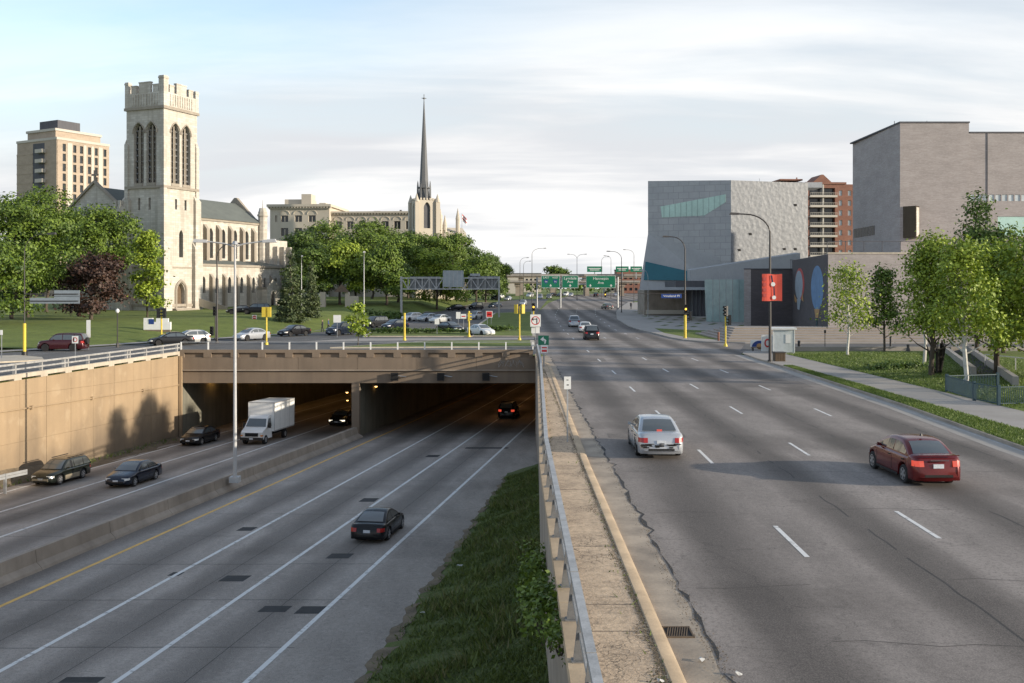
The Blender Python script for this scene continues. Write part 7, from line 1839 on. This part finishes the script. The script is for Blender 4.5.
# right side
tree('birch_tree', 'airy young birch with a forked white trunk on the right lawn', 848, 359, 8.0, 5.4, 'leaf_bright', 60, n=2600, size=.24, low=.36, bark='birch', shape='airy', nb=13, trunk_r=.11, clump=.5, per=9)
tree('young_tree', 'slim dark trunked young tree behind the birch', 884, 354, 7.8, 3.6, 'leaf_mid', 61, n=3000, size=.28, low=.30, shape='airy', nb=11, trunk_r=.11, clump=.45)
RT = 'leafy trees beside the ramp'
tree('leafy_tree', 'leafy tree with a dark straight trunk left of the ramp', 932, 380, 9.7, 4.7, 'leaf_bright', 62, n=9000, size=.21, low=.30, shape='airy', nb=30, trunk_r=.17, clump=.42, group=RT)
tree('leafy_tree', 'leafy tree with a pale birch trunk at the ramp head', 964, 388, 9.0, 4.6, 'leaf_bright', 63, n=7500, size=.21, low=.36, bark='birch', shape='airy', nb=28, trunk_r=.15, clump=.42, group=RT)
tree('leafy_tree', 'bright leafy tree at the right frame edge by the ramp', 995, 379, 9.2, 6.2, 'leaf_bright', 64, n=9500, size=.22, low=.34, shape='airy', nb=30, trunk_r=.2, clump=.42, group=RT)
tree('leafy_tree', 'tree leaning in from beyond the right frame edge', 1046, 384, 10, 8.6, 'leaf_bright', 65, n=9000, size=.25, low=.2, shape='airy', nb=20, trunk_r=.2, clump=.42, group=RT)
tree('thin_birch', 'thin white birch stem left of the ramp trees', 923.5, 371, 8.0, 3.0, 'leaf_mid', 66, n=1400, size=.22, low=.5, bark='birch', shape='airy', nb=7, trunk_r=.12, clump=.35)
tree('column_tree', 'tall dark narrow tree rising behind the ramp trees', 977, 362, 14.5, 5.2, 'leaf_dark', 67, Y=92, n=7500, size=.30, low=.2, shape='column', nb=9, trunk_r=.18, fill=.45)
tree('column_tree', 'dark narrow tree at the upper right behind the bright crown', 1004, 362, 11.5, 5.0, 'leaf_dark', 68, Y=90, n=5500, size=.30, low=.15, shape='column', nb=8, trunk_r=.18, fill=.45)
def shrub(name, label, p, W, D, H, leaf, seed, n=1600, size=.2, cat='shrub', group=None):
    rng = random.Random(seed); q = thing(name, label, cat, p, 0, group)
    bl = [(rng.uniform(-.4, .4) * W, rng.uniform(-.4, .4) * D, H * rng.uniform(.3, .55), W * rng.uniform(.16, .3), D * rng.uniform(.16, .3), H * rng.uniform(.3, .5)) for _ in range(10)]
    link('foliage', leaves_mesh('foliage', bl, n, size, M[leaf], seed, .12, 10), q)
    m = MB()
    for b in bl[:5]: m.tube([(b[0] * .3, b[1] * .3, 0), (b[0], b[1], b[2])], .02, 5)
    m.build('stems', M['bark'], q)
shrub('low_shrub', 'low shrub bed on the lawn left of the multi stem dark shrub', G(905, 372), 5.0, 3.0, .9, 'leaf_dark', 71)
shrub('hedge', 'low hedge along the traffic island', Vector((at(420, 133), 133, .13)), 13, 1.2, .75, 'leaf_dark', 72, 3000, .22, 'hedge')
shrub('hedge', 'low hedge patch on the green median by the white saloon', Vector((at(500, 140), 140, .13)), 6, 2.0, .8, 'leaf_dark', 73, 1800, .22, 'hedge')
shrub('low_shrub', 'dark bush under the park trees left of the gantry', Vector((at(385, 178), 178, hill(at(385, 178), 178))), 7, 4, 2.2, 'leaf_dark', 74, 2200, .35)
shrub('weed_plant', 'leafy weed growing over the wall cap near the rail', Vector((.86, 17.8, -.35)), .55, .8, .5, 'leaf_mid', 75, 380, .085)
shrub('weed_plant', 'second leafy weed on the grass bank just below the wall cap', Vector((.72, 20.5, -1.2)), .9, 2.6, 1.5, 'leaf_mid', 76, 1500, .12)
shrub('weed_plant', 'leafy weed clump creeping up the wall farther along the bank', Vector((.72, 27.5, -2.9)), .8, 4.0, 1.9, 'leaf_mid', 77, 1500, .13)
q = thing('multi_stem_shrub', 'leafless dark multi stem shrub beside the ramp', 'shrub', G(938, 378))
m = MB(); rn = random.Random(6)
for k in range(9):
    a = rn.uniform(0, 2 * PI); l = rn.uniform(.3, .9); m.tube([(.15 * math.cos(a), .15 * math.sin(a), 0), (l * .6 * math.cos(a), l * .6 * math.sin(a), 1.3), (l * math.cos(a), l * math.sin(a), rn.uniform(2.0, 2.8))], [.10, .08, .03], 6)
m.build('stems', M['dead'], q)
# small kiosk-like gateway under the trees
q = thing('stone_gateway', 'small stone gateway with a peaked roof under the dark park trees', 'gateway', (at(336, 200), 200, hill(at(336, 200), 200)))
m = MB(); m.box(-3.2, -2.2, 0, 1, 0, 3); m.box(1.8, 2.6, 0, 1, 0, 3); m.box(2.6, 4.4, 0, 1, 0, 2.2); m.build('pillar', M['buff'], q)
m = MB(); m.hexa([(-.4, -.5, 3.0), (2.4, -.5, 3.0), (2.4, 2, 3.0), (-.4, 2, 3.0), (.9, .6, 4.5), (1.2, .6, 4.5), (1.2, .9, 4.5), (.9, .9, 4.5)]); m.build('roof', M['wood'], q)
bl = []; rn = random.Random(43)
for k in range(60):
    Yk = rn.uniform(300, 335); x = at(rn.uniform(275, 492), Yk); bl.append((x, Yk, hill(x, min(299, Yk)) + rn.uniform(.5, 5.5), rn.uniform(2.5, 4), 2, rn.uniform(2, 3.5)))
o = link('park_undergrowth', leaves_mesh('park_undergrowth', bl, 16000, .75, M['leaf_dark'], 44, .7, 14)); o['kind'] = 'stuff'
# far woods beyond the overpasses: one mass
bl = []; rn = random.Random(41)
for k in range(120):
    x = rn.uniform(-160, 420); bl.append((x, rn.uniform(600, 680), gz(600) + rn.uniform(2, 5), rn.uniform(6, 11), 6, rn.uniform(3, 6)))
o = link('distant_woods', leaves_mesh('distant_woods', bl, 16000, 1.7, M['leaf_mid'], 42, 1.2, 14)); o['kind'] = 'stuff'
# far city blocks on the horizon
for i, (px, Y, w, h, mt, lab) in enumerate(((520, 700, 30, 13, 'buff', 'far low buff building on the horizon left of the green signs'), (640, 560, 26, 13, 'apt_red', 'far brick building on the horizon left of the metal museum'), (622, 640, 22, 11, 'apt_pale', 'far pale building on the horizon behind the plaza lamps'), (505, 520, 14, 9, 'apt_pale', 'far pale building behind the right gantry leg'))):
    q = thing('far_building', lab, 'building', (at(px, Y), Y, gz(Y)))
    m = MB(); m.m = frame_m((-w / 2, 0, 0), (1, 0)); hs = [(1 + 3 * k, 2.6 + 3 * k, z, z + 1.6) for k in range(int(w / 3) - 1) for z in np.arange(1.5, h - 2, 3.2)]
    grid_wall(m, w, 0, h, hs, .3); add_windows(q, m.m, [rect(*s) for s in hs], .28, 'winglass'); m.m = Matrix(); m.box(-w / 2 + .01, w / 2 - .01, .5, 14, 0, h); m.build('walls', M[mt], q)
    m = MB(); m.box(-w / 2 - .2, w / 2 + .2, -.2, 14.2, h, h + .5); m.build('roof_edge', M['apt_shade'], q)

# ================================================================== PEOPLE
def person(label, p, head, top, stride=.18, scale=1.0):
    q = thing('person', label, 'person', p, head, 'pedestrians')
    V = [(0, 0, .93), (0, 0, 1.12), (0, .01, 1.36), (0, .01, 1.5), (0, .03, 1.60), (0, .03, 1.70), (.1, 0, .88), (.1, stride, .48), (.1, stride * .7, .08), (.1, stride * .7 + .16, .04), (-.1, 0, .88), (-.1, -stride * .4, .48), (-.1, -stride * 1.3, .10), (-.1, -stride * 1.3 + .15, .05),
         (.19, .01, 1.40), (.25, -.05, 1.14), (.25, .04, .90), (.25, .07, .80), (-.19, .01, 1.40), (-.25, .06, 1.14), (-.25, .16, .92), (-.25, .2, .83)]
    E = [(0, 1), (1, 2), (2, 3), (3, 4), (4, 5), (0, 6), (6, 7), (7, 8), (8, 9), (0, 10), (10, 11), (11, 12), (12, 13), (2, 14), (14, 15), (15, 16), (16, 17), (2, 18), (18, 19), (19, 20), (20, 21)]
    Rr = [.15, .14, .15, .055, .10, .085, .09, .065, .05, .04, .09, .065, .05, .04, .06, .045, .035, .03, .06, .045, .035, .03]
    me = bpy.data.meshes.new('body'); me.from_pydata([tuple(c * scale for c in v) for v in V], E, []); o = link('body', me, q)
    sk = o.modifiers.new('skin', 'SKIN'); 
    for k, r_ in enumerate(Rr): me.skin_vertices[0].data[k].radius = (r_ * scale, r_ * scale * (.75 if k in (0, 1, 2) else 1))
    me.skin_vertices[0].data[0].use_root = True
    o.modifiers.new('sub', 'SUBSURF').render_levels = 1
    bpy.context.view_layer.update(); ev = bpy.data.meshes.new_from_object(o.evaluated_get(bpy.context.evaluated_depsgraph_get())); o.modifiers.clear(); o.data = ev
    ev.materials.clear(); 
    for mm in (top, 'cloth_dark', 'skin', 'black'): ev.materials.append(M[mm])
    for f in ev.polygons:
        z = f.center.z / scale; f.use_smooth = True
        f.material_index = 3 if z > 1.68 or z < .07 else 2 if z > 1.47 or (z < .9 and abs(f.center.x) > .22 * scale) else 0 if z > .93 else 1
    return q
def gpers(label, px, py, head, top, z=0.0, Y=None):
    p = G(px, py) if Y is None else Vector((at(px, Y), Y, gz(Y))); p.z += z; return person(label, p, head, top)
gpers('pedestrian in dark clothes walking left of another on the far pavement', 322.5, 332.8, 1.6, 'cloth_dark', .10)
gpers('pedestrian in a blue top right of another on the far pavement', 328.3, 331.3, -1.4, 'cloth_blue', .10)
gpers('pedestrian walking on the plaza near the teal window', 656, 305.5, .4, 'cloth_dark', .14, Y=222)
gpers('pedestrian in dark clothes at the left of the plaza near the lamp post', 631, 303, -.4, 'cloth_dark', .14, Y=235)

# ================================================================== LIGHT, SKY, CAMERA
SUN_EL, SUN_AZ = 11.5, -17.0        # azimuth of the sun measured from +x towards +y
el, az = RA(SUN_EL), RA(SUN_AZ)
sd = Vector((math.cos(el) * math.cos(az), math.cos(el) * math.sin(az), math.sin(el)))
L = bpy.data.lights.new('sun', 'SUN'); L.energy = 4.2; L.angle = RA(.53); L.color = (1.0, .88, .71)
so = bpy.data.objects.new('sun', L); COL.objects.link(so); so.rotation_euler = sd.to_track_quat('Z', 'Y').to_euler(); so.location = (60, -20, 60)
W = bpy.data.worlds.new('World'); S.world = W; W.use_nodes = True; nt = W.node_tree; bg = nt.nodes['Background']; bg.inputs['Strength'].default_value = .10
sky = nt.nodes.new('ShaderNodeTexSky'); sky.sky_type = 'NISHITA'; sky.sun_disc = False; sky.sun_elevation = el; sky.sun_rotation = PI / 2 - az; sky.air_density = 1.0; sky.dust_density = .6; sky.ozone_density = 1.2
tc = nt.nodes.new('ShaderNodeTexCoord'); sp = nt.nodes.new('ShaderNodeSeparateXYZ'); nt.links.new(tc.outputs['Generated'], sp.inputs[0])
def wm(op, a, b=0.0, c=None):
    o = nt.nodes.new('ShaderNodeMath'); o.operation = op
    for i, v in enumerate((a, b)):
        if isinstance(v, bpy.types.NodeSocket): nt.links.new(v, o.inputs[i])
        else: o.inputs[i].default_value = v
    return o.outputs[0]
den = wm('ADD', wm('MAXIMUM', sp.outputs[2], 0.0), .16)
cb = nt.nodes.new('ShaderNodeCombineXYZ'); nt.links.new(wm('DIVIDE', sp.outputs[0], den), cb.inputs[0]); nt.links.new(wm('DIVIDE', sp.outputs[1], den), cb.inputs[1])
def wnoise(scale, detail, sx, sy, rough=.55, offs=(0, 0, 0)):
    mp = nt.nodes.new('ShaderNodeMapping'); nt.links.new(cb.outputs[0], mp.inputs[0]); mp.inputs['Scale'].default_value = (sx, sy, 1); mp.inputs['Location'].default_value = offs; mp.inputs['Rotation'].default_value = (0, 0, .25)
    o = nt.nodes.new('ShaderNodeTexNoise'); nt.links.new(mp.outputs[0], o.inputs['Vector']); o.inputs['Scale'].default_value = scale; o.inputs['Detail'].default_value = detail; o.inputs['Roughness'].default_value = rough; o.inputs['Distortion'].default_value = .35
    return o.outputs['Fac']
def wramp(f, a, b, lo, hi):
    o = nt.nodes.new('ShaderNodeMapRange'); o.interpolation_type = 'SMOOTHSTEP'; nt.links.new(f, o.inputs[0])
    for i, v in enumerate((a, b, lo, hi)): o.inputs[1 + i].default_value = v
    return o.outputs[0]
def wmix(f, a, b):
    o = nt.nodes.new('ShaderNodeMix'); o.data_type = 'RGBA'
    for s_, v in ((o.inputs[0], f), (o.inputs[6], a), (o.inputs[7], b)):
        if isinstance(v, bpy.types.NodeSocket): nt.links.new(v, s_)
        elif isinstance(v, tuple): s_.default_value = (*v, 1)
        else: s_.default_value = v
    return o.outputs[2]
big = wnoise(.9, 7, .55, 1.0, .5, (3.1, 1.7, 0)); tex = wnoise(1.6, 8, .45, 1.3, .55, (7.3, 2.2, 0))
west = wramp(wm('MULTIPLY', wm('SUBTRACT', sp.outputs[2], wm('MULTIPLY', sp.outputs[0], .35)), 1.0), .20, .40, 0.0, .72)
cover = wramp(wm('ADD', big, wm('MULTIPLY', wm('SUBTRACT', tex, .5), .5)), .28, .56, .74, 1.0)
shade = wramp(wm('ADD', wm('MULTIPLY', tex, .6), wm('MULTIPLY', wnoise(.55, 6, .5, 1.6, .5, (1.3, 5.2, 0)), .5)), .44, .64, 0.0, 1.0)
cover = wm('MAXIMUM', wm('SUBTRACT', cover, west), wramp(sp.outputs[2], .08, .26, 1.0, 0.0))
cloud = wmix(shade, (4.95, 5.08, 5.3), (6.9, 6.8, 6.7))
skyb = nt.nodes.new('ShaderNodeVectorMath'); skyb.operation = 'SCALE'; nt.links.new(sky.outputs[0], skyb.inputs[0]); skyb.inputs['Scale'].default_value = 1.9
nt.links.new(wmix(cover, skyb.outputs[0], cloud), bg.inputs[0])
cam = bpy.data.cameras.new('camera'); cam.sensor_width = 36; cam.lens = F / 1024 * 36; cam.shift_y = -(341.5 - HY) / 1024; cam.clip_end = 6000; cam.clip_start = .3
co = bpy.data.objects.new('camera', cam); COL.objects.link(co); co.location = (0, 0, CAMZ); co.rotation_euler = (PI / 2, 0, 0); S.camera = co
S.view_settings.view_transform = 'Standard'; S.view_settings.look = 'None'; S.view_settings.exposure = .66; S.view_settings.gamma = 1.0; S.view_settings.use_curve_mapping = False
S.render.resolution_x = 1024; S.render.resolution_y = 683
